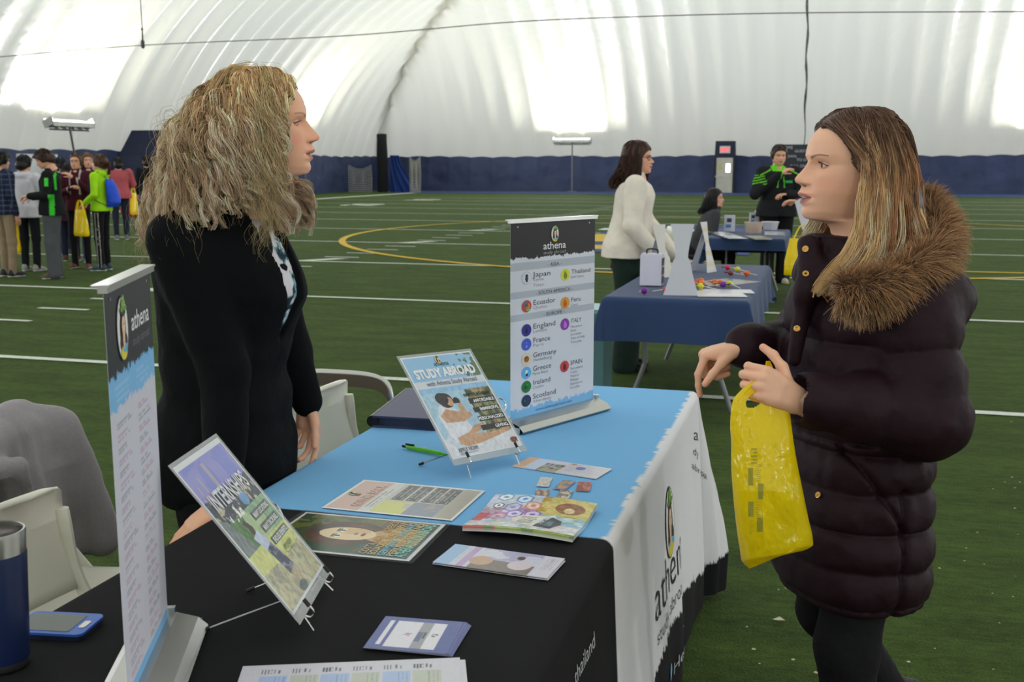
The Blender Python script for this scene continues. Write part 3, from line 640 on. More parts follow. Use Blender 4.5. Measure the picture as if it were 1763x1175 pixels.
mb = MB(); emblem(mb, ds, 2.83, .20, .20); a = np.linspace(0, 2 * np.pi, 18, endpoint=False); mb.poly(ds.P(2.76 + .024 * np.cos(a), .60 + .024 * np.sin(a), .001), col=BLU)
mb.build('emblem', M['ink'], tc, vcol=True)
sb_ = Sheet(onY(1186, 738, TY1 + .075), A(1, 0.0, 0), A(0, 0, -1), .3, .3); 
# writing that wraps the far hanging corner
cs = Sheet(A(TX1 - .008, TY1 + .045, TZ - .05), A(.55, -.0, -.83), A(-.35, .25, -.62), .5, .5)
mb = MB()
q0 = A(TX1 + .035, TY1 + .040, .0)
for tx, z, sz, c in (('a', .605, .10, (20, 20, 22)), ('dy', .52, .05, (60, 60, 62)), ('broa', .44, .05, (60, 60, 62))):
    sh = Sheet(A(TX1 - .01, TY1 + .01, z + .08), A(.62, .5, -.45), A(.35, .2, -.9), .3, .3); sh.text(mb, tx, 0, sz, sz, 'l', 0, col=c, off=.006)
from mathutils.bvhtree import BVHTree
_bvh = BVHTree.FromPolygons([Vector(p) for p in P], [tuple(f) for f in Fc.tolist()])
def on_cloth(px, py):                                     # where the hanging corner faces the hall
    h_ = _bvh.ray_cast(Vector(CAM), Vector(nrm(ray(px, py)))); return None if h_[0] is None else np.array(h_[0]) - ray(px, py) * .004
mb = MB()
for tx_, x0_, y0_, kx_, ky_, sl_, c_ in (('a', 1194, 758, 26, 30, .1, (20, 20, 22)), ('dy', 1193, 782, 15, 18, .55, (60, 60, 62)), ('abroa', 1191, 806, 14, 16, .62, (60, 60, 62))):
    V_, F_ = text_geo(tx_, 0.0); Q = [on_cloth(x0_ + v[0] * kx_ * .8, y0_ - v[1] * ky_ + v[0] * kx_ * sl_) for v in V_]
    ok_ = [f for f in F_ if all(Q[i] is not None for i in f)]; mb.add(np.array([q if q is not None else A(0, 0, 0) for q in Q]), ok_, c_)
mb.build('lettering', M['ink'], tc, vcol=True)
# ---- standing banners
def banner(name, bx, by, yaw, w, h, tilt, z0, paint, label, fnx):
    t = empty('retractable_banner', (bx, by, TZ), 0, label, 'banner')
    ex = A(math.cos(yaw), math.sin(yaw), 0); nn = A(math.sin(yaw), -math.cos(yaw), 0); zz = A(0, 0, 1)
    o = A(bx, by, z0) - ex * w / 2 + zz * h; sh = Sheet(o, ex, -zz, w, h)
    sh.n = nn
    s = sh.build('banner_print', paint, M['paper'], t, res=.0016, th=.0006)
    R = np.stack([ex, -nn, zz], 1); c = A(bx, by, 0)
    mb = MB(); Wb = w + .03; prof = [(-.055, 0), (-.06, .006), (-.045, .02), (-.012, .03), (.012, .03), (.045, .02), (.06, .006), (.055, 0)]
    pts0 = [c - ex * Wb / 2 + nn * a + zz * (TZ + .003 + b) for a, b in prof]; pts1 = [p + ex * Wb for p in pts0]; n = len(prof)
    mb.add(np.array(pts0 + pts1), [(i, (i + 1) % n, n + (i + 1) % n, n + i) for i in range(n)]); mb.build('base_cassette', M['alu'], t)
    for sgn in (-1, 1):
        mb = MB(); mb.box(c + ex * sgn * (Wb / 2 + .001) + zz * (TZ + .012), (.004, .10, .016), R); mb.box(c + ex * sgn * (Wb / 2 - .004) + zz * (TZ + .030), (.012, .02, .028), R); mb.build('end_cap', M['alu'], t)
    mb = MB(); mb.box(c + zz * (z0 + h + .004), (w + .010, .012, .008), R); mb.box(c + zz * (z0 + h + .009) - nn * .003, (w + .012, .022, .003), R); mb.build('top_rail', M['alu'], t)
    mb = MB(); mb.tube([c - nn * .03 + zz * (TZ + .02), c - nn * .03 + zz * (TZ + .2), c - nn * .012 + zz * (z0 + h)], .0045, 8); mb.build('support_pole', M['alu'], t, True)
    mb = MB(); a = np.linspace(0, 2 * np.pi, 10, endpoint=False)
    for u in (.03, w - .03): mb.poly(sh.P(u + .0025 * np.cos(a), .011 + .0025 * np.sin(a), .001), col=(220, 220, 220))
    mb.build('rivet', M['alu'], t)
    return t, sh
BWR, BHR = .388, .561
def paintR(u, v):
    c = np.tile(A(212, 214, 224), u.shape + (1,)); W_ = BWR; n = (fbm(u * 90, v * 90) - .5) * .02 + (fbm(u * 260, v * 60) - .5) * .016
    c = mixc(c, v > .532 + n, BLU)
    for (a, b) in ((.112, .134), (.193, .213), (.258, .278)): c = mixc(c, (v > a) & (v < b), (176, 182, 194))
    c = mixc(c, v < .100 + n * .8, (22, 22, 23))
    return c
bR, shR = banner('r', -.747, 3.055, 1.128, BWR, BHR, 0, .785, paintR, 'upright tabletop banner listing study countries on the far end of the blue cloth', None)
tm = MB(); W_ = BWR
shR.text(tm, 'athena', W_ / 2, .080, .030, 'c', .004, width=.104, col=(235, 235, 235)); shR.text(tm, 'study abroad', W_ / 2, .094, .014, 'c', 0, width=.104, col=(150, 150, 150))
def tx(s, u, v, sz, col=(66, 68, 74), al='l', wd=None, b=0.0): shR.text(tm, s, u, v, sz, al, b, width=wd, col=col)
tx('- ASIA -', W_ / 2, .130, .015, al='c', wd=.068); tx('- SOUTH AMERICA -', W_ / 2, .209, .015, al='c', wd=.17); tx('- EUROPE -', W_ / 2, .274, .015, al='c', wd=.10)
g2 = (140, 142, 150)
LFT = [('Japan', .160, .078, ['Kyoto', 'Tokyo'], (212, 214, 224)), ('Ecuador', .241, .102, ['Quito'], (190, 70, 60)), ('England', .310, .102, ['London'], (44, 46, 140)), ('France', .351, .078, ['Paris'], (64, 90, 200)),
       ('Germany', .394, .108, ['Heidelberg'], (222, 204, 186)), ('Greece', .434, .084, ['Paros Island'], (96, 176, 226)), ('Ireland', .475, .080, ['Dublin'], (30, 120, 60)), ('Scotland', .516, .106, ['Aberdeen'], (28, 50, 84))]
for i, (nm, v, wd, sub, cc) in enumerate(LFT):
    v -= .004
    tx(nm, .097, v, .021, wd=wd); 
    for k, sx in enumerate(sub): tx(sx, .097, v + .012 + k * .016, .0125, g2, hs if False else 'l', wd * (.62 if len(sx) < 8 else .8))
    a = np.linspace(0, 2 * np.pi, 26, endpoint=False); r = .0215
    def disc(du, dv, rr, col, off): tm.poly(shR.P(.068 + du + rr * np.cos(a), v + .0005 + dv + rr * .82 * np.sin(a), off), col=col)
    if i == 0: disc(0, 0, r, (150, 150, 158), .0008)
    disc(0, 0, r * (.95 if i == 0 else 1), cc, .001)
    for (du, dv, rr, c2) in {0: [(0, -.006, .006, (50, 50, 54)), (0, .002, .007, (70, 70, 74)), (0, .008, .005, (60, 60, 64))], 1: [(-.005, -.006, .010, (110, 110, 130)), (.004, .0, .011, (226, 120, 70)), (.006, .008, .008, (120, 190, 110)), (0, -.002, .005, (236, 170, 60))],
                             2: [(0, 0, .005, (20, 20, 60)), (0, -.007, .003, (20, 20, 60)), (0, .006, .005, (20, 20, 60))], 3: [(0, .006, .005, (120, 140, 220)), (0, -.004, .0025, (130, 150, 225))], 4: [(0, 0, .011, (150, 96, 40)), (.001, -.002, .006, (236, 200, 110))],
                             5: [(0, -.004, .005, (235, 240, 245)), (.001, .006, .005, (20, 40, 80)), (-.003, .001, .003, (235, 240, 245))], 6: [(-.003, .001, .008, (20, 84, 44)), (.003, -.004, .004, (60, 150, 90))], 7: [(-.007, 0, .004, (40, 110, 90)), (.006, -.004, .005, (36, 60, 130)), (.003, .007, .005, (20, 70, 60))]}[i]: disc(du, dv, rr, c2, .0015)
for (nm, v, wd, sub, cc, c2) in [('Thailand', .166, .094, ['Koh Samui'], (206, 214, 40), (130, 130, 50)), ('Peru', .250, .047, ['Cusco'], (222, 150, 50), (190, 96, 30)), ('ITALY', .314, .052, ['Florence', 'Rome', 'Sorrento', 'Tour of Italy', 'Tuscania'], (136, 56, 170), (190, 120, 210)), ('SPAIN', .442, .058, ['Barcelona', 'Cadiz', 'Madrid', 'Malaga', 'Salamanca', 'Seville'], (206, 60, 66), (90, 44, 40))]:
    v -= .006; tx(nm, .272, v, .019, wd=wd)
    for k, sx in enumerate(sub): tx(sx, .272, v + .013 * (1 if len(sub) == 1 else 1.15) + k * .0118, .0112, g2, 'l', .0068 * len(sx) if len(sx) < 10 else .07)
    a = np.linspace(0, 2 * np.pi, 26, endpoint=False); tm.poly(shR.P(.244 + .021 * np.cos(a), v + .0175 * np.sin(a), .001), col=cc); tm.poly(shR.P(.244 + .008 * np.cos(a), v + .003 + .009 * np.sin(a), .0015), col=c2); tm.poly(shR.P(.242 + .004 * np.cos(a), v - .004 + .007 * np.sin(a), .0017), col=c2)
tx('www.athenaabroad.com', W_ / 2, .550, .012, (60, 100, 150), 'c', .17)
tm.build('lettering', M['ink'], bR, vcol=True); em = MB(); emblem(em, shR, W_ / 2, .037, .048); em.build('emblem', M['ink'], bR, vcol=True)
BWL, BHL = .29, .558
def paintL(u, v):
    c = np.tile(A(206, 204, 216), u.shape + (1,)); n = (fbm(u * 90, v * 90 + 7) - .5) * .016 + (fbm(u * 260, v * 60) - .5) * .016
    for col_, (u0, u1) in enumerate(((.03, .128), (.16, .262))):
        for k in range(22):
            v0 = .178 + k * .0165; c_ = (150, 150, 158) if k % 2 == col_ else (186, 150, 180)
            ln = 1 - .45 * ((k * 7 + col_ * 3) % 5) / 5; c = mixc(c, lines_m(u, v, u0, v0, u0 + (u1 - u0) * ln, v0 + .010, .0052, .6) * .75, c_)
    c = mixc(c, v < .158 + n, BLU); c = mixc(c, lines_m(u, v, .03, .128, .14, .15, .009, .5) * .25, (220, 225, 240)); c = mixc(c, lines_m(u, v, .16, .128, .26, .15, .009, .5) * .25, (220, 225, 240)); c = mixc(c, v < .115 + n, (26, 26, 27)); c = mixc(c, v > .54, BLU)
    return c
bL, shL = banner('l', -.925, 1.29, 1.98, BWL, BHL, 0, .785, paintL, 'upright banner seen almost edge on beside the blue tumbler, text columns on white', None)
tm = MB(); shL.text(tm, 'athena', .205, .070, .038, 'c', .01, width=.12, col=(226, 226, 228)); shL.text(tm, 'study abroad', .205, .092, .018, 'c', 0, width=.115, col=(120, 120, 122)); tm.build('lettering', M['ink'], bL, vcol=True)
em = MB(); emblem(em, shL, .088, .058, .090); em.build('emblem', M['ink'], bL, vcol=True)
# ---- tilted display sheets on wire easels
def rotm(a, b, c):
    ca, sa, cb, sb, cc, sc = math.cos(a), math.sin(a), math.cos(b), math.sin(b), math.cos(c), math.sin(c)
    return A([ca, -sa, 0], [sa, ca, 0], [0, 0, 1]).reshape(3, 3) @ A([1, 0, 0], [0, cb, -sb], [0, sb, cb]).reshape(3, 3) @ A([cc, 0, sc], [0, 1, 0], [-sc, 0, cc]).reshape(3, 3)
def display(px, py, pz, a, b, c, w, h, paint, label, elabel):
    R = rotm(a, b, c); o = A(px, py, pz); ex, up_, nn = R[:, 0], R[:, 2], -R[:, 1]
    mg = .007; bot = .017
    t = empty('display_sheet', (px, py, pz), 0, label, 'poster')
    sh = Sheet(o - ex * (w / 2 - mg) + up_ * (h - mg), ex, -up_, w - 2 * mg, h - mg - bot); sh.n = nn
    sh.build('printed_sheet', paint, M['gloss_paper'], t, res=.0011, th=.0006)
    mb = MB(); fo = Sheet(o - ex * w / 2 + up_ * h, ex, -up_, w, h); fo.n = nn
    q = [(0, 0), (w, 0), (w, h), (0, h)]; mb.poly([fo.P(u, v, .0016) for u, v in q], .003, nn); 
    cs_ = mb.build('clear_sleeve', M['clear'], t); mb = MB(); m2 = mg - .0005; b2_ = h - bot + .0005
    for u0, v0, u1, v1 in ((0, 0, m2, h), (w - m2, 0, w, h), (m2, 0, w - m2, m2), (m2, b2_, w - m2, h)): mb.poly([fo.P(u, v, .0003) for u, v in ((u0, v0), (u1, v0), (u1, v1), (u0, v1))], .0008, nn)
    mb.build('sleeve_margin', M['clear_edge'], cs_)
    e = empty('wire_easel', tuple(A(px, py, TZ)), 0, elabel, 'easel', None)
    for s in (-1, 1):
        k = MB(); bx = o + ex * s * w * .33
        front = A(nn[0], nn[1], 0); front = nrm(front); zt = TZ + .004
        foot = bx + front * .03; foot = A(foot[0], foot[1], zt + .0)
        hook = bx + nn * .014
        k.tube(spline([bx + up_ * .30 * h - nn * .006, bx + up_ * .02 - nn * .006, bx - up_ * .006 + nn * .002, hook - up_ * .004, hook + up_ * .018], 16), .0018, 6)
        back = bx - front * (.17 if s < 0 else .14); back = A(back[0], back[1], zt); k.tube([bx + up_ * .28 * h - nn * .006 if False else bx - up_ * .002 - nn * .004, A(bx[0], bx[1], zt) + front * .012 + A(0, 0, .0)], .0018, 6); k.tube([bx + up_ * .12 * h - nn * .006, back], .0018, 6)
        ka = k.build('easel_arm', M['chrome'], e, True)
        k = MB(); k.tube([hook + up_ * .008, hook + up_ * .022], .0036, 8); k.build('rubber_tip', M['black_plastic'], ka, True); k = MB(); k.tube([back + nrm(bx + up_ * .12 * h - back) * .016, back], .0036, 8); k.build('rubber_tip', M['black_plastic'], ka, True)
    k = MB(); bx = o - nn * .006; k.tube(spline([bx - ex * w * .33 + up_ * .30 * h, bx - ex * w * .38 + up_ * .45 * h, bx - ex * w * .34 + up_ * .52 * h, bx + ex * w * .34 + up_ * .52 * h, bx + ex * w * .56 + up_ * .50 * h, bx + ex * w * .56 + up_ * .42 * h, bx + ex * w * .33 + up_ * .30 * h], 40), .0018, 6)
    k.tube([bx - ex * w * .33 + up_ * .01, bx + ex * w * .33 + up_ * .01], .0018, 6); k.build('easel_back', M['chrome'], e, True)
    return t, sh
def paintS(u, v):
    w_, h_ = .240, .300; U, V = u / w_, v / h_; n = fbm(U * 6, V * 6); n2 = fbm(U * 22, V * 22, 3.)
    c = np.tile(A(150, 196, 232), u.shape + (1,)); c = mixc(c, (U + .5 * n > 1.05) & (V < .3) & (n2 > .5), (96, 120, 90))
    sea = np.clip((V - .4) * 4, 0, 1); c = mixc(c, (V > .38) * 1., (170, 204, 226)); c = mixc(c, (V > .38) & (U > .62 + .15 * (n - .5)) & (V < .95), (126, 132, 92)); c = mixc(c, (V > .38) & (U > .62) & (n2 > .55), (70, 84, 52)); c = mixc(c, (V > .38) & (U > .62) & (n2 < .40), (176, 150, 110)); c = mixc(c, (V > .38) & (U > .7) & (n < .40) & (V > .6), (186, 110, 110))
    c = mixc(c, (V > .80 + .04 * n), (220, 222, 230)); c = mixc(c, (V > .72) & (U < .35) & (n > .5), (200, 212, 226))
    # seated woman holding a camera
    skin = (202, 160, 128)
    c = mixc(c, poly_m(U, V, [(.1, .60), (.17, .50), (.30, .50), (.42, .60), (.46, .74), (.42, .86), (.16, .86), (.12, .74)]), (226, 228, 238)); c = mixc(c, poly_m(U, V, [(.13, .60), (.24, .54), (.46, .60), (.54, .60), (.55, .64), (.40, .68), (.16, .67)]), skin)
    c = mixc(c, poly_m(U, V, [(.40, .62), (.44, .50), (.47, .48), (.5, .55), (.50, .64)]), skin)
    c = mixc(c, ell_m(U, V, .30, .46, .10, .075), (42, 38, 38)); c = mixc(c, ell_m(U, V, .345, .475, .05, .045), skin); c = mixc(c, ell_m(U, V, .26, .44, .085, .06), (42, 38, 38)); c = mixc(c, box_m(U, V, .39, .455, .48, .5), (28, 28, 30)); c = mixc(c, ell_m(U, V, .44, .47, .035, .03), (20, 20, 22))
    c = mixc(c, poly_m(U, V, [(.2, .82), (.36, .79), (.62, .82), (.95, .80), (.97, .83), (.7, .87), (.45, .905), (.26, .91), (.2, .88)]), skin); c = mixc(c, poly_m(U, V, [(.36, .80), (.5, .73), (.62, .72), (.66, .75), (.5, .80)]), (196, 152, 120))
    c = mixc(c, (V > .255) & (V < .325), (214, 218, 228))
    for (u0, v0, u1, v1) in ((.60, .475, .985, .530), (.60, .565, .985, .615), (.60, .655, .985, .705), (.58, .745, .985, .795)): c = mixc(c, box_m(U, V, u0, v0, u1, v1), (24, 24, 26))
    c = mixc(c, ell_m(U, V, .93, .93, .06, .03) * (n2 > .45), (120, 60, 50))
    c = c + (fbm(U * 30, V * 34, 4.)[..., None] - .5) * 46 * (V > .33)[..., None]; e = (U < .015) | (U > .985) | (V < .012) | (V > .988); c = mixc(c, e, (228, 230, 236)); return c
dS, shS = display(-.759, 2.469, .791, 1.112, -.75, .057, .254, .324, paintS, 'clear sleeved study abroad poster with a seated photographer, tilted on its easel', 'chrome wire easel under the study abroad poster')
tm = MB(); q = lambda s, u, v, sz, al, b, wd, col: shS.text(tm, s, u * .240, v * .300, sz, al, b, wd, .0012, col)
q('STUDY ABROAD', .5, .225, .036, 'c', .05, .205, (238, 240, 244)); q('with Athena Study Abroad', .52, .308, .020, 'c', 0, .17, (70, 90, 110)); q('athena', .5, .118, .02, 'c', 0, .05, (30, 50, 60))
q('WHO IS ATHENA?', .57, .455, .014, 'l', .03, .092, (20, 20, 22))
for s_, v in (('AFFORDABLE.', .52), ('IMMERSIVE.', .607), ('PERSONALIZED.', .697), ('GIVING.', .787)): q(s_, .97, v, .013, 'r', .03, .0068 * len(s_), (238, 240, 240))
q('APPLY NOW!', .12, .955, .017, 'l', .02, .066, (110, 110, 116)); q('www.athenaabroad.com', .12, .975, .007, 'l', 0, .06, (90, 140, 180))
tm.build('lettering', M['ink'], dS, vcol=True); em = MB(); emblem(em, shS, .115, .017, .026); em.build('emblem', M['ink'], dS, vcol=True)
def paintI(u, v):
    w_, h_ = .240, .300; U, V = u / w_, v / h_; n = fbm(U * 5, V * 5, 2.); n2 = fbm(U * 24, V * 24, 5.)
    c = np.tile(A(120, 128, 204), u.shape + (1,)); c = mixc(c, (n > .52) * .5, (164, 150, 206)); c = mixc(c, np.clip((.12 - V) * 8, 0, 1) * .4, (84, 96, 190))
    c = mixc(c, (V > .24 + .03 * n2), (58, 60, 84)); c = mixc(c, (V > .26) & (V < .44) & (n2 > .60), (188, 180, 150)); c = mixc(c, (V > .26) & (V < .44) & (n2 < .38), (44, 60, 48))
    for (a, b, c_, d) in ((.40, .07, .455, .34), (.20, .12, .225, .30), (.10, .16, .12, .28)): c = mixc(c, box_m(U, V, a, b, c_, d), (170, 160, 170))
    c = mixc(c, (V > .42 + .04 * (n - .5)), (176, 196, 150)); c = mixc(c, (V > .42) & (V < .62) & (U < .42 + .2 * (n - .5)), (84, 124, 66)); c = mixc(c, (V > .42) & (U > .5) & (n > .5) & (V < .66), (140, 176, 140)); c = mixc(c, poly_m(U, V, [(.0, .36), (.12, .40), (.26, .62), (.05, .62), (0, .5)]), (120, 130, 128))
    c = mixc(c, (V > .62), (206, 210, 128)); c = mixc(c, (V > .74 + .05 * n), (184, 178, 140)); c = mixc(c, (V > .76) & (n2 > .56), (150, 150, 128)); c = mixc(c, ell_m(U, V, .64, .37, .075, .045), (110, 160, 212))
    # walking woman
    c = mixc(c, ell_m(U, V, .37, .535, .04, .028), (70, 50, 40)); c = mixc(c, poly_m(U, V, [(.30, .47), (.36, .45), (.42, .52), (.40, .56)]), (60, 50, 44)); c = mixc(c, poly_m(U, V, [(.30, .57), (.44, .55), (.50, .66), (.36, .68)]), (196, 206, 232)); c = mixc(c, poly_m(U, V, [(.36, .67), (.50, .65), (.58, .83), (.42, .86)]), (44, 50, 76)); c = mixc(c, (poly_m(U, V, [(.36, .67), (.50, .65), (.58, .83), (.42, .86)]) > 0) & (n2 > .56), (120, 126, 150))
    c = mixc(c, poly_m(U, V, [(.44, .85), (.47, .85), (.45, .94), (.43, .94)]), (190, 150, 120)); c = mixc(c, poly_m(U, V, [(.52, .84), (.55, .84), (.55, .93), (.53, .93)]), (190, 150, 120)); c = mixc(c, ell_m(U, V, .47, .955, .09, .03), (64, 80, 84))
    for v0 in (.455, .545, .635): c = mixc(c, box_m(U, V, .53, v0, .94, v0 + .055), (70, 74, 76)); c = mixc(c, box_m(U, V, .535, v0 + .003, .935, v0 + .052), (94, 98, 96))
    c = mixc(c, (ell_m(U, V, .35, .40, .17, .05)) * (n2 > .57), (240, 240, 236)); c = c + (fbm(U * 34, V * 36, 4.)[..., None] - .5) * 60 * (V > .22)[..., None]; e = (U < .02) | (U > .98) | (V < .035) | (V > .985); c = mixc(c, e, (214, 216, 222)); return c
dI, shI = display(-.796, 1.574, .782, 1.867, -.666, .06, .254, .324, paintI, 'clear sleeved internships poster with a skyline and walking woman, tilted on its easel', 'chrome wire easel under the internships poster')
tm = MB(); q = lambda s, u, v, sz, al, b, wd, col: shI.text(tm, s, u * .240, v * .300, sz, al, b, wd, .0012, col)
q('INTERNSHIPS', .5, .335, .046, 'c', .02, .19, (222, 222, 230))
for s_, v in (('MANY LOCATIONS.', .50), ('MANY DISCIPLINES.', .59), ('ENDLESS BENEFITS.', .68)): q(s_, .735, v, .014, 'c', .03, .086, (226, 230, 226))
q('APPLY NOW!', .72, .755, .015, 'c', .01, .05, (90, 110, 70)); q('www.athenaabroad.com', .72, .775, .006, 'c', 0, .05, (120, 140, 100)); tm.build('lettering', M['ink'], dI, vcol=True)
# ---- papers lying on the table
ZP = TZ + .0035
def flat(name, px, paint, label, cat, th=.0008, z=None, res=.0012, curl=None, m='gloss_paper', group=None, back=(220, 220, 220)):
    z = ZP if z is None else z; sh = rect_sheet(px, z, curl=curl); c = sh.P(sh.w / 2, sh.h / 2)
    if sh.n[2] < 0: sh.n = -sh.n
    t = empty(name, tuple(c), 0, label, cat, group); pf_ = paint(sh.w, sh.h); sh.build('printed_sheet', lambda u, v: pf_(u, v) + (fbm(u * 420, v * 420, 3.)[..., None] - .5) * 14, M[m], t, res=res, th=th, back=back); return t, sh
def p_pink(w_, h_):
    def f(u, v):
        U, V = u / w_, v / h_; n = fbm(U * 5, V * 5, 1.); n2 = fbm(U * 20, V * 20, 8.); c = np.tile(A(206, 172, 162), u.shape + (1,)); c = mixc(c, (V > .27) & (V < .36), (206, 206, 204)); c = mixc(c, V > .36, (188, 186, 186)); c = mixc(c, (V > .36) & (U < .4) & (V < .8) & (n > .42), (206, 206, 120)); c = mixc(c, (V > .6) & (U < .42), (136, 142, 158)); c = mixc(c, (V > .72) & (U > .2) & (n2 > .5), (160, 152, 146)); c = mixc(c, (V > .84), (176, 170, 160))
        for k in range(4): c = mixc(c, box_m(U, V, .44, .40 + k * .115, .95, .40 + k * .115 + .095), (66, 66, 66)); c = mixc(c, lines_m(U, V, .46, .41 + k * .115, .94, .49 + k * .115, .03, .45) * .6, (190, 190, 190))
        c = mixc(c, lines_m(U, V, .15, .285, .85, .35, .03, .5) * .5, (110, 110, 110)); e = (U < .03) | (U > .97) | (V < .02) | (V > .98); return mixc(c, e, (226, 224, 220))
    return f
t, sh = flat('flyer', [(555, 875), (627, 825), (836, 847), (777, 896)], p_pink, 'pink and grey giving back flyer lying flat on the blue cloth below the pen', 'flyer')
tm = MB(); sh.text(tm, 'GIVING BACK', sh.w / 2, sh.h * .245, .034, 'c', .03, sh.w * .72, .001, (224, 196, 188)); tm.build('lettering', M['ink'], t, vcol=True); em = MB(); emblem(em, sh, sh.w / 2, sh.h * .09, .03, .0009); em.build('emblem', M['ink'], t, vcol=True)
def p_face(w_, h_):
    def f(u, v):
        U, V = u / w_, v / h_; n = fbm(U * 5, V * 5, 6.); n2 = fbm(U * 18, V * 18, 8.); c = np.tile(A(66, 74, 34), u.shape + (1,)); c = mixc(c, n > .52, (96, 98, 34)); c = mixc(c, (n2 > .56) & (V < .3), (36, 66, 40)); c = mixc(c, (U < .35) & (V > .25), (30, 70, 44)); c = mixc(c, (V > .62), (50, 84, 90)); c = mixc(c, (V > .6) & (n > .52), (92, 76, 44))
        c = mixc(c, ell_m(U + .06 * (n - .5), V, .52, .44, .33, .26), (66, 36, 22)); c = mixc(c, (ell_m(U, V, .52, .44, .34, .27) > 0) & (n2 > .56), (96, 54, 30)); c = mixc(c, poly_m(U, V, [(.42, .6), (.62, .6), (.8, .75), (.74, .95), (.36, .95), (.3, .75)]), (196, 156, 90))
        c = mixc(c, ell_m(U, V, .52, .44, .175, .20), (60, 40, 26)); c = mixc(c, ell_m(U, V, .52, .45, .165, .19), (232, 206, 164)); c = mixc(c, ell_m(U, V, .60, .49, .07, .10) * .6, (214, 170, 120))
        for du in (-.07, .075): c = mixc(c, ell_m(U, V, .52 + du, .40, .042, .022), (240, 240, 236)); c = mixc(c, ell_m(U, V, .52 + du, .40, .018, .020), (40, 70, 96)); c = mixc(c, ell_m(U, V, .52 + du, .366, .05, .007), (50, 34, 26)); c = mixc(c, ell_m(U, V, .52 + du, .382, .045, .006), (40, 40, 40))
        c = mixc(c, box_m(U, V, .515, .40, .522, .50), (176, 130, 90)); c = mixc(c, ell_m(U, V, .53, .505, .03, .012), (150, 100, 70)); c = mixc(c, ell_m(U, V, .525, .555, .045, .014), (150, 66, 50)); c = mixc(c, box_m(U, V, .48, .554, .57, .557), (60, 30, 26)); e = (U < .03) | (U > .97) | (V < .02) | (V > .975); return mixc(c, e, (214, 214, 212))
    return f
a, b, c1 = onz(527, 882, ZP), onz(765, 906, ZP), onz(701, 970, ZP); tl = a + (c1 - b); from_world = Sheet(tl, a - tl, c1 - tl, np.linalg.norm(a - tl), np.linalg.norm(c1 - tl))
from_world.n = A(0, 0, 1); sh = from_world; t = empty('art_poster', tuple(sh.P(sh.w / 2, sh.h / 2)), 0, 'laminated painted woman\'s face poster lying on the black cloth behind the internships easel', 'poster')
sh.build('printed_sheet', p_face(sh.w, sh.h), M['gloss_paper'], t, res=.0013)
tm = MB()
for s_, v, c_, sz in (('COSTA RICA    GREECE', .70, (206, 170, 120), .028), ('ECUADOR  ITALY  JAPAN', .76, (214, 190, 130), .028), ('GERMANY  THAILAND', .82, (150, 196, 206), .028), ('PERU  SCOTLAND', .875, (206, 190, 140), .026), ('ATHENA STUDY ABROAD', .95, (150, 214, 196), .04)): sh.text(tm, s_, sh.w / 2, sh.h * v, sz * .8, 'c', .02, sh.w * .88, .001, c_)
tm.build('lettering', M['ink'], t, vcol=True)
mb = MB(); mg = .010; mb.poly([sh.P(u, v, .0014) for u, v in ((-mg, -mg), (sh.w + mg, -mg), (sh.w + mg, sh.h + mg), (-mg, sh.h + mg))], .0022, (0, 0, 1)); mb.build('laminate', M['clear'], t)
def p_cat(w_, h_):
    def f(u, v):
        U, V = u / w_, v / h_; n = fbm(U * 4, V * 4, 3.); n2 = fbm(U * 16, V * 16, 8.); c = np.tile(A(200, 206, 226), u.shape + (1,)); c = mixc(c, (U < .5) & (V > .3) & (n > .45), (196, 160, 186)); c = mixc(c, (U < .45) & (V > .35) & (n2 > .56), (166, 120, 160)); c = mixc(c, (U > .5) & (V < .45), (206, 190, 110)); c = mixc(c, (U > .5) & (V < .5) & (n > .52), (176, 150, 60)); c = mixc(c, ell_m(U, V, .80, .25, .14, .13), (150, 100, 60)); c = mixc(c, ell_m(U, V, .80, .30, .05, .06), (228, 210, 160)); c = mixc(c, (U > .55) & (V > .45), (140, 186, 206)); c = mixc(c, (U > .55) & (V > .45) & (n2 > .55), (196, 216, 224)); c = mixc(c, (V > .72), (198, 206, 214)); c = mixc(c, (V > .74) & (n2 > .55), (226, 216, 210)); c = mixc(c, (U < .1) & (V > .5) & (V < .8), (196, 70, 80))
        for (a, b, r, c1_, c2_) in ((.13, .08, .075, (76, 146, 190), (230, 236, 240)), (.33, .12, .08, (60, 140, 196), (210, 226, 236)), (.12, .30, .05, (50, 60, 90), (240, 240, 240)), (.27, .33, .08, (140, 126, 190), (200, 194, 224)), (.45, .27, .075, (206, 130, 90), (230, 200, 190)), (.33, .50, .08, (120, 96, 180), (206, 200, 230)), (.50, .48, .075, (146, 100, 190), (214, 206, 232)), (.20, .6, .08, (190, 110, 150), (214, 180, 206))):
            du, dv = np.abs(U - a), np.abs(V - b) * .8; hx = np.maximum(du, du * .5 + dv * .866); c = mixc(c, hx < r, c1_); c = mixc(c, hx < r * .78, c2_); c = mixc(c, (hx < r * .3), c1_)
        c = mixc(c, ell_m(U, V, .50, .66, .14, .16), (236, 228, 206)); c = mixc(c, box_m(U, V, .5, .5, .66, .82), (236, 232, 222)); c = mixc(c, lines_m(U, V, .42, .56, .6, .78, .05, .4) * .7, (90, 90, 90)); c = mixc(c, poly_m(U, V, [(.60, .86), (.64, .56), (.70, .50), (.80, .58), (.82, .70), (.76, .88)]), (66, 66, 68)); c = mixc(c, box_m(U, V, .68, .62, .74, .80), (80, 130, 140))
        c = c + (fbm(U * 34, V * 30, 4.)[..., None] - .5) * A(70, 60, 60) + (fbm(U * 9, V * 9, 2.)[..., None] - .5) * A(60, 30, 60); c = mixc(c, (V > .955), (150, 170, 60)); c = mixc(c, (V > .955) & (U < .3), (196, 90, 70)); c = mixc(c, (V > .955) & (n2 > .52), (96, 130, 40)); return c
    return f
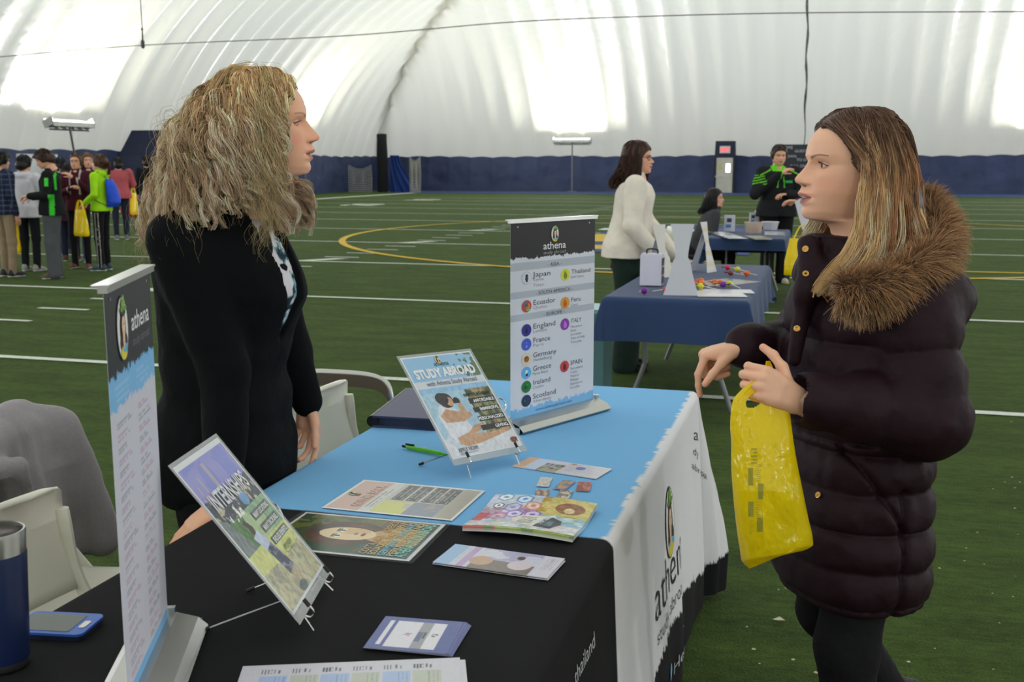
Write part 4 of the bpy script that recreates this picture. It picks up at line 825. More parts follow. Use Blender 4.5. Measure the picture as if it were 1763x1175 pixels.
t, sh = flat('catalogue', [(862, 857), (1030, 869), (984, 930), (788, 905)], p_cat, 'thick glossy catalogue with colourful hexagons straddling the blue and black print', 'catalogue', th=.010, z=TZ + .014, res=.0014, curl=lambda U, V: .006 * np.sin(U * 3.1) - .010 * np.clip(V - .8, 0, 1) + .004 * np.cos(V * 6))
tm = MB(); sh2 = Sheet(sh.P(sh.w * .62, sh.h * .86, 0), sh.ex * .3 - sh.ey, sh.ex, .1, .05); sh2.n = A(0, 0, 1); sh2.text(tm, 'STEP ABROAD', 0.005, .012, .010, 'l', .02, .062, .006, (226, 226, 226)); tm.build('lettering', M['ink'], t, vcol=True)
def p_bro(w_, h_):
    def f(u, v):
        U, V = u / w_, v / h_; n = fbm(U * 5, V * 3, 4.); c = np.tile(A(206, 206, 222), u.shape + (1,)); c = mixc(c, U < .14, (160, 190, 226)); c = mixc(c, (U > .20) & (U < .26), (190, 160, 206)); c = mixc(c, lines_m(V, U, .1, .14, .9, .2, .02, .4) * .4, (150, 150, 160)); c = mixc(c, (U > .3) & (U < .83) & (n < .5), (176, 172, 206)); c = mixc(c, (U > .3) & (U < .83) & (V > .45 + .2 * n), (126, 116, 110)); c = mixc(c, ell_m(U, V, .36, .62, .10, .22), (196, 162, 136)); c = mixc(c, ell_m(U, V, .70, .62, .10, .22), (216, 200, 208)); c = mixc(c, ell_m(U, V, .66, .28, .035, .09), (90, 66, 50)); c = mixc(c, U > .85, (214, 208, 222)); c = mixc(c, lines_m(V, U, .1, .88, .8, .97, .02, .35) * .5, (120, 120, 120)); return c
    return f
flat('brochure', [(785, 941), (976, 966), (941, 999), (742, 970)], p_bro, 'folded lilac brochure lying beneath its twin on the black cloth', 'brochure', th=.0012, group='lilac brochures on the black cloth')
flat('brochure', [(787, 938), (977, 962), (937, 996), (742, 967)], p_bro, 'folded lilac brochure with a photo strip, topmost of two on the black cloth', 'brochure', th=.0012, z=ZP + .003, group='lilac brochures on the black cloth')
def p_leaf(w_, h_):
    def f(u, v):
        U, V = u / w_, v / h_; n = fbm(U * 8, V * 4, 4.); c = np.tile(A(206, 204, 214), u.shape + (1,)); c = mixc(c, U < .12, (222, 176, 140)); c = mixc(c, (U > .14) & (U < .28), (196, 208, 232)); c = mixc(c, (U > .28) & (U < .52) & (V > .3), (170, 160, 130)); c = mixc(c, (U > .28) & (U < .5) & (V > .3) & (n > .55), (130, 124, 90))
        for a, b, cc in ((.30, .38, (60, 90, 170)), (.36, .40, (60, 100, 180)), (.42, .40, (50, 90, 180)), (.49, .40, (40, 90, 60)), (.42, .72, (90, 60, 80)), (.48, .75, (120, 100, 140))): c = mixc(c, ell_m(U, V, a, b, .02, .08), cc)
        c = mixc(c, ell_m(U, V, .70, .38, .055, .14), (100, 110, 190)); c = mixc(c, lines_m(V, U, .1, .53, .95, .98, .016, .4) * .35, (120, 120, 130)); c = mixc(c, box_m(U, V, .54, .05, .6, .15), (170, 120, 100)); return c
    return f
flat('leaflet', [(913, 788), (1055, 807), (1025, 825), (882, 802)], p_leaf, 'long white leaflet with a peach end lying on blue cloth below the country banner', 'leaflet', th=.002)
def p_card(bg, fg, seed):
    def g(w_, h_):
        def f(u, v):
            U, V = u / w_, v / h_; n = fbm(U * 4, V * 4, seed); c = np.tile(A(*bg), u.shape + (1,)); c = mixc(c, n > .55, fg); c = mixc(c, n < .40, A(*bg) * .7 + 30); return mixc(c, lines_m(U, V, .2, .2, .8, .8, .2, .3) * .25, (90, 90, 90))
        return f
    return g
for px, bg, fg, lb in [([(936, 822), (956, 823), (940, 838), (918, 837)], (222, 220, 216), (214, 200, 186), 'plain white sticker card, leftmost of the back row on blue cloth'), ([(968, 826), (990, 829), (975, 844), (954, 842)], (120, 130, 150), (206, 150, 80), 'blue and orange sticker card, middle of the back row on blue cloth'),
    ([(997, 830), (1021, 831), (1013, 846), (990, 845)], (150, 62, 44), (200, 110, 70), 'brick red sticker card nearest the cloth edge'), ([(922, 843), (945, 844), (944, 859), (921, 859)], (150, 110, 90), (200, 176, 150), 'square brown sticker card above the catalogue, left of its neighbour'), ([(965, 844), (988, 846), (977, 861), (955, 860)], (140, 122, 100), (214, 200, 190), 'tan and white sticker card touching the catalogue\'s far edge')]:
    flat('sticker_card', px, p_card(bg, fg, len(lb) * 1.3), lb, 'card', th=.0008, group='small sticker cards on the blue cloth')
def p_post(w_, h_):
    def f(u, v):
        U, V = u / w_, v / h_; c = np.tile(A(88, 98, 158), u.shape + (1,)); c = mixc(c, box_m(U, V, .10, .12, .155, .88), (226, 222, 232)); c = mixc(c, box_m(U, V, .20, .12, .82, .92), (226, 222, 232)); c = mixc(c, box_m(U, V, .52, .12, .66, .92), (160, 160, 168)); c = mixc(c, box_m(U, V, .52, .42, .60, .72), (110, 116, 150)); c = mixc(c, box_m(U, V, .60, .42, .635, .62), (84, 86, 88)); c = mixc(c, box_m(U, V, .70, .45, .78, .55) * (fbm(U * 60, V * 60) > .5), (90, 90, 90)); c = mixc(c, box_m(U, V, .36, .48, .48, .56) * (fbm(U * 70, V * 50) > .5), (180, 110, 110)); return c
    return f
for k in range(5):
    e = [(665, 1062), (816, 1073), (783, 1130), (625, 1114)]; dxk = (4 - k); px = [(x - dxk * (4.5 if i in (1, 2) else 0) + 0, y - dxk * .6 * (1 if i == 1 else -1 if i == 2 else 0)) for i, (x, y) in enumerate(e)] if k < 4 else [(665, 1062), (800, 1071), (768, 1127), (625, 1114)]
    if k < 4: px = [(x + k * 1.0 - 2, y + (2 - k) * .6) for x, y in [(668, 1063), (804 + 3 * (3 - k), 1072 + 1.2 * (3 - k)), (772 + 3 * (3 - k), 1128 + .8 * (3 - k)), (628, 1114)]]
    flat('postcard', px, p_post if k == 4 else (lambda w_, h_: (lambda u, v: np.tile(A(88, 98, 158), u.shape + (1,)))), 'purple blue postcard with a white box, topmost of the fanned stack on black cloth' if k == 4 else 'purple blue postcard underneath in the fanned stack, %s from the top' % ['fifth', 'fourth', 'third', 'second'][k], 'postcard', th=.0006, z=ZP + .0009 * k, group='fanned postcards on the black cloth')
def p_sched(w_, h_):
    def f(u, v):
        U, V = u / w_, v / h_; c = np.tile(A(208, 206, 216), u.shape + (1,))
        for k in range(6):
            u0 = .09 + k * .138; c = mixc(c, box_m(U, V, u0, .14 + .0 * k, u0 + .128, .95), (172, 190, 226) if k % 2 == 0 else (192, 196, 184)); c = mixc(c, lines_m(V, U, .06, u0 + .005, .125, u0 + .05, .014, .5), (90, 90, 96)); c = mixc(c, lines_m(V, U, .06, u0 + .06, .12, u0 + .09, .02, .35), (110, 110, 116)); c = mixc(c, lines_m(V, U, .15, u0 + .07, .9, u0 + .125, .02, .3) * .3, (110, 120, 140))
        return c
    return f
flat('schedule_sheet', [(404, 1152), (772, 1137), (850, 1290), (385, 1310)], p_sched, 'printed sheet of schedules underneath its twin at the front edge of the table', 'paper', group='schedule sheets at the front', res=.002, z=ZP)
flat('schedule_sheet', [(402, 1149), (765, 1133), (838, 1290), (382, 1310)], p_sched, 'printed sheet of blue and grey schedules cut off by the bottom edge', 'paper', group='schedule sheets at the front', res=.0015, z=ZP + .0015)
# ---- pen, folder, phone, tumbler
p0, p1 = onz(696, 769, TZ + .008), onz(768, 783, TZ + .008); d_ = nrm(p1 - p0); t = empty('ballpoint_pen', tuple(p0), 0, 'lime green click pen lying beside the study abroad poster', 'pen')
mb = MB(); mb.tube([p0 + d_ * .008, p0 + d_ * .012, p0 + d_ * .05, p0 + d_ * .12, p1], [.004, .0062, .0062, .0055, .003], 12); mb.build('barrel', mat('lime_plastic', (96, 190, 40), .25, coat=.3), t, True)
mb = MB(); mb.tube([p0 - d_ * .006, p0 + d_ * .008], .0035, 10); mb.tube([p0 + d_ * .006 + A(0, 0, .007), p0 + d_ * .034 + A(0, 0, .008)], .0028, 8); mb.build('clip', M['black_plastic'], t, True)
a, b, c1 = onz(641, 716, TZ + .035), onz(752, 722, TZ + .035), onz(703, 668, TZ + .035); d1 = b - a; d2 = c1 - a
t = empty('zip_folder', tuple(a * A(1, 1, 0) + A(0, 0, TZ)), 0, 'thick navy zip folder lying at the table corner behind the study abroad poster', 'folder')
mb = MB(); zz = A(0, 0, -.028)
for k, (o_, zz_, m_) in enumerate([(0, -.005, 0)]):
    P8 = [a, a + d1, a + d1 + d2, a + d2]; mb.poly([p + A(0, 0, 0) for p in P8], .006, (0, 0, 1)); mb.poly([p + A(0, 0, -.028) for p in P8], .006, (0, 0, 1))
mb.build('cover', mat('folder_navy', (62, 64, 98), .45, bump=(200, .2, .001)), t)
mb = MB(); i_ = nrm(d1) * .008 + nrm(d2) * .006; P8 = [a + i_, a + d1 - i_, a + d1 + d2 - i_, a + d2 + i_]; mb.poly([p + A(0, 0, -.006) for p in P8], .022, (0, 0, 1)); mb.build('zip_edge', mat('folder_edge', (36, 46, 66), .6, bump=(300, .5, .002)), t)
mb = MB(); mb.tube([a + A(0, 0, -.017), a + d2 * .5 + A(0, 0, -.017), a + d2 + A(0, 0, -.017)], .0175, 14); mb.build('spine', M['black_plastic'], t, True)
a, b, c1, e1 = [onz(*q, TZ + .013) for q in ((62, 1052), (182, 1058), (163, 1094), (50, 1092))]
ex = nrm(b - a); ey = nrm(e1 - a); sh = Sheet(a, ex, ey, np.linalg.norm(b - a), .082); sh.n = A(0, 0, 1) if True else 0
t = empty('smartphone', tuple(a * A(1, 1, 0) + A(0, 0, TZ)), 0, 'smartphone in a blue case lying face up between the tumbler and banner', 'phone')
def rr(u0, v0, u1, v1, r, n=6):
    o_ = []
    for cx, cy, s_ in ((u1 - r, v0 + r, -90), (u1 - r, v1 - r, 0), (u0 + r, v1 - r, 90), (u0 + r, v0 + r, 180)):
        for k in range(n + 1): an = math.radians(s_ + 90 * k / n); o_.append((cx + r * math.cos(an), cy + r * math.sin(an)))
    return o_
def rrp(mb, sh, u0, v0, u1, v1, r, off, th): mb.poly(np.array([sh.P(u, v, off) for u, v in rr(u0, v0, u1, v1, r)]), th, sh.n)
mb = MB(); rrp(mb, sh, 0, 0, sh.w, .082, .012, 0, .004); mb.build('case', mat('case_blue', (48, 96, 186), .35), t)
mb = MB(); rrp(mb, sh, .001, .001, sh.w - .001, .081, .012, -.004, .008); mb.build('case_back', mat('case_dark', (18, 24, 50), .5), t)
mb = MB(); rrp(mb, sh, .006, .009, sh.w - .026, .073, .004, .0006, .0004); mb.build('screen', mat('screen_off', (86, 92, 90), .15), t)
mb = MB(); rrp(mb, sh, sh.w - .019, .030, sh.w - .008, .056, .004, .0008, .0005); mb.build('home_button', M['white_plastic'], t)
cx = onz(8, 1148, TZ); t = empty('tumbler', (cx[0], cx[1], TZ), 0, 'navy insulated steel tumbler with a clear lid at the left frame edge', 'tumbler')
h_, rt, rb = .215, .0425, .036; mb = MB(); mb.lathe([(0, .003), (rb - .002, .003), (rb, .006), (rb, .016)], n=48); mb.build('steel_base', M['steel'], t, True, local=True); mb = MB(); mb.lathe([(rt - .0005, h_ - .036), (rt + .001, h_ - .004), (rt, h_), (rt - .003, h_), (rt - .004, h_ - .03)], n=48); mb.build('steel_rim', M['steel'], t, True, local=True)
mb = MB(); mb.lathe([(rb, .014), (rb + .0008, .017), (rt + .0005, h_ - .038), (rt - .0003, h_ - .034)], n=48); mb.build('cup_body', mat('navy_powder', (20, 36, 78), .42, coat=.1), t, True, local=True)
mb = MB(); mb.lathe([(0, h_ - .016), (rt - .012, h_ - .014), (rt - .006, h_ - .006), (rt - .004, h_ + .001), (rt - .007, h_ + .003), (rt - .011, h_ - .004)], n=48); mb.lathe([(0, h_ - .003), (.008, h_ - .003), (.010, h_ - .010), (.010, h_ - .014)], (.015, 0, 0), n=20); mb.build('lid', mat('lid_smoke', (90, 84, 80), .12, alpha=.55), t, True, local=True)
# ---- white folding chairs
def folding_chair(x, y, rz, label, group='white folding chairs'):
    t = empty('folding_chair', (x, y, 0), rz, label, 'chair', group); t.scale = (1, 1, .935); wd = .49      # faces local +X, backrest at -X
    def panel(pts, th, wfn, name, bow=0.0, n=14):
        P = spline(pts, 16); s = np.linspace(-1, 1, n); T = nrm(np.gradient(P, axis=0)); N = np.stack([-T[:, 2], 0 * T[:, 0], T[:, 0]], 1); V = []
        for sg in (1, -1):
            for i, p in enumerate(P):
                f = i / (len(P) - 1); e = 1 - .35 * (abs(2 * f - 1) ** 6)
                for q in s: V.append(p + A(-bow * (1 - q * q), q * wfn(f) / 2, 0) + N[i] * th * sg * (.5 if abs(q) < .99 else .2) * e)
        m_ = len(P); F1 = grid_faces(m_, n); F2 = F1[:, ::-1] + m_ * n; Fs = [tuple(f) for f in F1[:, ::-1]] + [tuple(f) for f in F2[:, ::-1]]
        rg = [(0, j) for j in range(n)] + [(i, n - 1) for i in range(1, m_)] + [(m_ - 1, j) for j in range(n - 2, -1, -1)] + [(i, 0) for i in range(m_ - 2, 0, -1)]
        rg = [i * n + j for i, j in rg]; k = len(rg); Fs += [(rg[i], rg[(i + 1) % k], rg[(i + 1) % k] + m_ * n, rg[i] + m_ * n) for i in range(k)]
        lobj(name, mesh(name, V, Fs, None, True, [M['white_plastic']]), None, t)
    panel([(-.235, 0, .60), (-.262, 0, .70), (-.272, 0, .78), (-.268, 0, .845), (-.245, 0, .862)], .018, lambda f: wd * (1 - .07 * f - .42 * (max(0, f - .68) / .32) ** 2.2), 'backrest', .02)
    panel([(-.20, 0, .448), (-.10, 0, .440), (.08, 0, .442), (.18, 0, .440), (.205, 0, .425)], .03, lambda f: wd * .92, 'seat', 0)
    for s_ in (-1, 1):
        mb = MB(); y_ = s_ * wd / 2 * .97; mb.tube(spline([(-.262, y_ * .93, .80), (-.235, y_, .60), (-.06, y_, .35), (.24, y_, .012)], 20), .0125, 10, flat=1.5); mb.build('leg', M['white_plastic'], t, True, local=True)
        mb = MB(); y_ = s_ * wd / 2 * .84; mb.tube(spline([(.12, y_, .42), (-.02, y_, .28), (-.27, y_, .012)], 14), .0125, 10, flat=1.5); mb.build('leg', M['white_plastic'], t, True, local=True)
    mb = MB(); mb.tube([(-.20, -wd * .4, .09), (-.20, wd * .4, .09)], .009, 8); mb.tube([(.19, -wd * .45, .07), (.19, wd * .45, .07)], .009, 8); mb.build('stretcher', M['white_plastic'], t, True, local=True)
    return t
folding_chair(-1.235, 3.04, math.radians(2), 'white folding chair behind the blue cloth, its backrest under the blonde woman\'s far hand')
folding_chair(-1.345, 1.73, math.radians(0), 'white folding chair drawn up to the black cloth beside the navy tumbler')
folding_chair(-1.74, 2.20, math.radians(12), 'white folding chair with a grey hoodie hung over its backrest')
# brown-backed chair beyond
t = empty('metal_chair', (-1.68, 3.56, 0), 0, 'brown backed metal chair beyond the white folding chair at the table corner', 'chair')
mb = MB(); mb.tube(spline([(-.20, .0, .02), (-.20, .0, .50), (-.20, -.0, .76), (-.15, 0, .835), (0, -.01, .85), (.15, 0, .835), (.20, 0, .76), (.20, 0, .5), (.20, .0, .02)], 40), .014, 10); 
t.scale = (1, 1, .89)
for s_ in (-1, 1): mb.tube([(s_ * .2, -.02, .44), (s_ * .21, -.40, .42), (s_ * .22, -.42, .02)], .012, 8)
mb.build('chair_frame', M['alu'], t, True, local=True)
mb = MB(); pts = spline([(-.205, 0, .72), (-.195, 0, .80), (-.14, 0, .838), (0, -.01, .845), (.14, 0, .838), (.195, 0, .80), (.205, 0, .72)], 24); V = []
for p in pts:
    for dy, dz in ((-.02, .004), (.012, .004), (.012, -.045), (-.02, -.045)): V.append(p + A(0, dy, dz))
mb.add(V, [(i * 4 + j, i * 4 + (j + 1) % 4, i * 4 + 4 + (j + 1) % 4, i * 4 + 4 + j) for i in range(23) for j in range(4)]); mb.build('backrest', mat('brown_vinyl', (84, 74, 62), .5), t, True, local=True)
mb = MB(); mb.box((0, -.21, .45), (.40, .40, .04)); mb.build('seat', mat('brown_seat', (96, 78, 58), .6), t, local=True)
# ---- grey hoodie over a chair back
sd = SDF((-2.45, 1.75, .30), (-1.62, 2.78, 1.02), .0095)
R_ = lambda x, y, z: A(-1.74 + x * math.cos(.2) - y * math.sin(.2), 2.20 + x * math.sin(.2) + y * math.cos(.2), z)
for (p, q, r1, r2) in [((-.28, -.22, .83), (-.28, .22, .84), .042, .048), ((-.30, -.27, .78), (-.32, .29, .79), .055, .055)]: sd.cap(R_(*p), R_(*q), r1, r2, .03)
for k in range(9):
    y_ = -.27 + k * .066; sd.cap(R_(-.235, y_, .81), R_(-.19 + .008 * math.sin(k * 2.2), y_ * 1.15, .42 + .02 * math.sin(k)), .034, .034, .05); sd.cap(R_(-.33, y_, .81), R_(-.40, y_ * 1.15, .40), .04, .04, .05)
sd.cap(R_(-.22, .29, .78), R_(-.14, .37, .45), .07, .06, .04); sd.cap(R_(-.25, -.27, .80), R_(-.22, -.33, .50), .055, .05, .03); sd.cap(R_(-.23, -.30, .82), R_(-.17, .0, .76), .028, .024, .02); sd.cap(R_(-.17, .0, .76), R_(-.16, .07, .58), .024, .02, .02)
sd.ell(R_(-.21, -.04, .66), (.10, .085, .075), k=.02, sub=True)
sd.warp(lambda x, y, z: .026 * (fbm(x * 9, y * 9, z * 6) - .5))
sdf_obj('grey_hoodie', sd, mat('grey_fleece', (142, 136, 140), .95, bump=(300, .4, .002), noise=(120, .06), sheen=.2), None, 1, local=False)
tag(bpy.data.objects['grey_hoodie'], 'heather grey hoodie draped over a white chair back at the left edge', 'hoodie')
# ================================================================ people: shared builders
def merge(parts):                                         # [(V, quads, colours)]
    V = []; Fq = []; C = []; n = 0
    for v, f, c in parts: V.append(v); Fq.append(np.asarray(f) + n); C.append(np.broadcast_to(np.asarray(c, float), (len(v), 3))); n += len(v)
    return np.concatenate(V), np.concatenate(Fq), np.concatenate(C)
SK = A(214, 168, 146)
def head_geo(skin=SK, lip=(176, 96, 92), brow=(96, 70, 50), nr=150, nt=170, mouth=0.0, fat=1.0, jaw=1.0, nose=1.0, blush=.35, smile=0.0):
    """head and neck, millimetres: chin z=0, glabella x=0, +x forward"""
    zs = np.concatenate([np.linspace(-95, -12, 10), np.linspace(-9, 130, int(nr * .72)), np.linspace(132, 203.5, int(nr * .28))])
    base = hermite(zs, [-95, -30, -12, -7, -3, 3, 8, 15, 24, 35, 50, 65, 80, 95, 103, 110, 118, 125, 146, 160, 175, 188, 198, 203.5], [-62, -56, -46, -34, -16, -3, 1, 5, 5.5, 6, 6, 3, -2, -7, -9, -6, -3, -1, -5, -12, -25, -44, -70, -103])
    prof = hermite(zs, [-95, -30, -12, -7, -3, 1, 5, 10, 15, 24, 29, 33, 38, 41, 44, 50, 56, 62, 66, 71, 77, 82, 92, 103, 110, 114, 119, 125, 146, 160, 175, 188, 198, 203.5], [-62, -56, -46, -30, -12, 2, 6, 8.5, 9, 7, 10, 14.0, 12.5, 8.0, 13.5, 17.5, 13.5, 11.5, 14, 24, 26.5, 23.5, 13.5, 4.5, 0, -1.5, -1, 0, -5, -12, -25, -44, -70, -103])
    back = hermite(zs, [-95, -40, 0, 30, 60, 90, 120, 150, 175, 192, 203.5], [-165, -158, -158, -166, -182, -192, -195, -190, -172, -146, -107])
    wdt = hermite(zs, [-95, -40, -12, 0, 10, 20, 35, 50, 70, 95, 120, 145, 165, 182, 195, 203.5], [62, 55, 52, 46 * jaw, 50 * jaw, 54 * jaw, 60 * jaw, 64, 69, 74, 76, 75, 68, 54, 32, 2]) * (1 + (fat - 1) * np.exp(-((zs - 30) / 60) ** 2))
    sig = np.interp(zs, [-10, 10, 26, 30, 50, 57, 63, 67, 77, 85, 95, 106, 115, 125], [18, 18, 17, 20, 19, 12, 10, 14, 13.5, 10.5, 8, 7.5, 12, 25])
    th = np.linspace(-1, 1, nt, endpoint=False); th = np.pi * (th * (.42 + .58 * np.abs(th) ** 1.2)); c, s_ = np.cos(th), np.sin(th); e = 2 / 2.15
    cc = np.sign(c) * np.abs(c) ** e; ss = np.sign(s_) * np.abs(s_) ** e
    xc = np.interp(zs, [-95, -10, 20], [-112, -104, -95])[:, None]
    x = xc + np.where(cc > 0, (base[:, None] - xc) * cc, (xc - back[:, None]) * cc); y = wdt[:, None] * ss; z = np.broadcast_to(zs[:, None], x.shape).copy()
    fr = (cc > 0)[None, :]; G = np.exp(-(np.abs(y) / sig[:, None]) ** 2.6) * fr
    dP = (prof - base)[:, None]; dP = np.where((z > 60) & (z < 112), dP * nose, dP); x = x + dP * G
    ay = np.abs(y); bump = lambda cy, cz, sy, sz: np.exp(-((ay - cy) / sy) ** 2 - ((z - cz) / sz) ** 2) * fr
    x = x + 3.0 * bump(13.5, 70.5, 4.5, 6) * nose - 5.0 * bump(31, 103, 13, 8.5) - 2.0 * bump(16, 104, 6, 9) + 2.5 * bump(38, 84, 18, 11) + 2.2 * bump(30, 119, 20, 5) - 1.6 * bump(23, 42, 5, 6) - 1.5 * bump(19, 56, 5, 8) - 3.5 * bump(7.5, 65, 2.8, 2.6)
    if smile: x = x + smile * 4 * bump(36, 68, 14, 12); 
    if mouth: mo = np.exp(-(ay / 15) ** 4) * np.exp(-((z - (38 - mouth * 4)) / (4 + 6 * mouth)) ** 4) * fr; x = x - mouth * 14 * mo
    y = y + np.sign(y) * 1.8 * bump(14.5, 70, 5, 5.5)
    V = np.stack([x, y, z], -1); C = np.broadcast_to(A(*skin), V.shape).copy()
    bl = bump(42, 68, 20, 16) * blush; C = C * (1 - bl[..., None] * A(.02, .22, .20)); C = C * (1 - (bump(0, 72, 13, 9) * .6 * blush)[..., None] * A(0, .2, .2))
    lz = 41 + smile * 5 * (ay / 24) ** 2; lw = np.clip(1 - ((z - lz) / 11.5) ** 2, 0, 1) ** .5 * 23.5
    lm = np.clip((lw - ay) / 2.5, 0, 1) * fr * ((z > 31.5) & (z < 53)); C = mixc(C, lm * .7, lip); C = mixc(C, np.clip(1 - np.abs(z - lz) / 1.3, 0, 1) * (ay < 22) * fr, A(*lip) * .45)
    if mouth: C = mixc(C, mo * 1.2 * min(1, mouth * 2), (60, 20, 22)); C = mixc(C, (np.abs(z - (43 + 0 * mouth)) < 2.2) * (ay < 11) * fr * (mouth > .15), (226, 220, 210))
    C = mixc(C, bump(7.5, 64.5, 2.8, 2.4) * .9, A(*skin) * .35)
    bz = 117.5 + 5.5 * np.sin(np.clip((ay - 12) / 40, 0, 1) * 2.6); C = mixc(C, np.clip(1 - np.abs(z - bz) / (3.2 * np.clip(1.1 - (ay - 12) / 60, .4, 1)), 0, 1) ** .6 * (ay > 12) * (ay < 50) * fr * .85, brow)
    C = mixc(C, bump(31, 103, 15, 8) * .18, (130, 80, 80))
    return V.reshape(-1, 3), grid_faces(len(zs), nt, True)[:, ::-1], C.reshape(-1, 3)
def eyes_geo(iris=(70, 90, 110), skin=SK, up=17, lo=-14, lash=(40, 28, 24), n=26, liner=.7):
    P = []
    for sg in (-1, 1):
        c = A(-27.2, 31 * sg, 103); a, b = np.meshgrid(np.linspace(0, np.pi, n), np.linspace(0, 2 * np.pi, n, endpoint=False), indexing='ij')
        V = np.stack([np.cos(a), np.sin(a) * np.cos(b), np.sin(a) * np.sin(b)], -1) * 12.1; C = np.broadcast_to(A(222, 216, 210), V.shape).copy(); C = mixc(C, a < .52, A(*iris) * .6); C = mixc(C, a < .47, iris); C = mixc(C, a < .21, (10, 10, 10))
        P.append(((V + c).reshape(-1, 3), grid_faces(n, n, True), C.reshape(-1, 3)))
        al = np.radians(np.linspace(-80, 80, n))
        for kind, R in ((up, 13.0), (lo, 12.8)):
            e0 = np.radians(kind) * np.clip(1 - (np.degrees(al) / 62) ** 2, 0, 1) + math.radians(-2) ; e1 = math.radians(85 if kind > 0 else -85); t = np.linspace(0, 1, 12)[:, None]
            el = e0[None] * (1 - t) + e1 * t; rr = R + np.where(t < .12, .3, 0) * np.sin(t / .12 * np.pi); V = np.stack([rr * np.cos(el) * np.cos(al), rr * np.cos(el) * np.sin(al), rr * np.sin(el)], -1)
            col = np.broadcast_to(A(*skin) * A(.94, .86, .84), V.shape).copy()
            if kind > 0: col[0] = A(*lash)
            f = grid_faces(12, n); P.append(((V + c).reshape(-1, 3), f, col.reshape(-1, 3)))
            if kind > 0:
                L = np.stack([(R + .5) * np.cos(e0) * np.cos(al), (R + .5) * np.cos(e0) * np.sin(al), (R + .5) * np.sin(e0)], -1) + c; V2, F2 = tube_geo(L, liner, 5); P.append((V2, np.array(F2), A(*lash)))
                for k in range(3, n - 3):
                    d = nrm(L[k] - c); q = [L[k], L[k] + d * 3 + A(0, 0, .8), L[k] + d * 5.5 + A(0, 0, 3.2)]; V2, F2 = tube_geo(q, [.32, .22, .06], 3); P.append((V2, np.array(F2), A(*lash)))
    return merge(P[:len(P) // 2]), merge(P[len(P) // 2:])
def put_eyes(two, R, s, o, t):
    for ev, ef, ec in two: lobj('eye', mesh('eye', xf(ev, R, s, o), ef, ec, True, [M['eye']]), None, t)
def xf(V, R, s, o): return (np.asarray(V) * s) @ np.asarray(R).T + np.asarray(o)
def rot_zyx(yaw, pitch=0., roll=0.):                       # pitch>0 looks down
    a, b, c = math.radians(yaw), math.radians(pitch), math.radians(roll)
    return np.array(Matrix.Rotation(a, 3, 'Z') @ Matrix.Rotation(b, 3, 'Y') @ Matrix.Rotation(c, 3, 'X'))
def hand_geo(W, f, n, l, s=1.0, curls=((10, 15, 10),) * 4, thumb=(35, 20, 15), h=.0022, skin=SK, spread=3.0, nails=None, fore=.05, tpos=None):
    """W wrist, f finger direction, n palm normal (out of the palm), l towards the thumb; metres"""
    W = A(*W); f = nrm(f); n = nrm(n - f * (np.asarray(n) @ f)); l = nrm(l - f * (np.asarray(l) @ f) - n * (np.asarray(l) @ n)); m = .001 * s
    sd = SDF(W - .15 * s, W + .15 * s, h); kn = []
    P = lambda a, b, c: W + (f * a + l * b + n * c) * m
    sd.cap(P(-fore * 1000, 0, 0), P(2, 0, 0), .024 * s, .023 * s, .01, flat=(n, .74)); L = [(84, 24, 0), (88, 7.5, -1.5), (84, -9, -1), (76, -24, 1)]
    for a, b, c in L: sd.cap(P(4, b * .55, 1), P(a - 6, b, c), .0125 * s, .0098 * s, .012, flat=(n, .95))
    sd.cap(P(18, 14, 5), P(58, 22, 4), .012 * s, .010 * s, .012); sd.cap(P(15, -13, 3), P(55, -22, 4), .0115 * s, .010 * s, .012)
    tips = []
    for i, (a, b, c) in enumerate(L):
        p = P(a - 4, b, c); an = 0; ln = [(42, 25, 21), (46, 29, 22), (42, 27, 22), (33, 20, 19)][i]; rr = [(.0088, .0078, .0070), (.0088, .0078, .0070), (.0084, .0074, .0066), (.0076, .0066, .006)][i]; sp = math.radians((1.5 - i) * spread)
        for j in range(3):
            an += math.radians(curls[i][j]); d = (f * math.cos(sp) + l * math.sin(sp)) * math.cos(an) + n * math.sin(an); q = p + d * ln[j] * m; sd.cap(p, q, rr[j] * s, (rr[j] - .0008) * s, .0035); p = q
        tips.append((p, d, nrm(np.cross(d, l)) if True else n))
    tb = P(22, 17, 6); t1, t2, t3 = thumb; d = nrm(f * math.cos(math.radians(t1)) + l * math.sin(math.radians(t1)) + n * .35); p = tb
    for j, (ln, r_) in enumerate(((40, .0125), (30, .0098), (26, .0088))):
        q = p + d * ln * m; sd.cap(p, q, r_ * s, (r_ - .0012) * s, .006); p = q; an = math.radians((t2, t3, 0)[j]); d = nrm(d * math.cos(an) + nrm(n * .8 + f * .5 - l * .4) * math.sin(an))
    tips.append((p, d, l)); V, Fq = sd.geo(); V = relax(V, Fq, 1); C = np.tile(A(*skin), (len(V), 1))
    for p, d, _ in tips: w_ = np.exp(-(np.linalg.norm(V - p, axis=1) / (.012 * s)) ** 2) * .3; C = C * (1 - w_[:, None] * A(0, .25, .2))
    if nails is not None:
        for p, d, _ in tips[:4]:
            q = p + d * .001 * s - (n - d * (n @ d)) * .006 * s; w_ = np.clip(1.5 - np.linalg.norm(V - q, axis=1) / (.0055 * s), 0, 1); C = mixc(C, w_, nails)
    return V, Fq, C
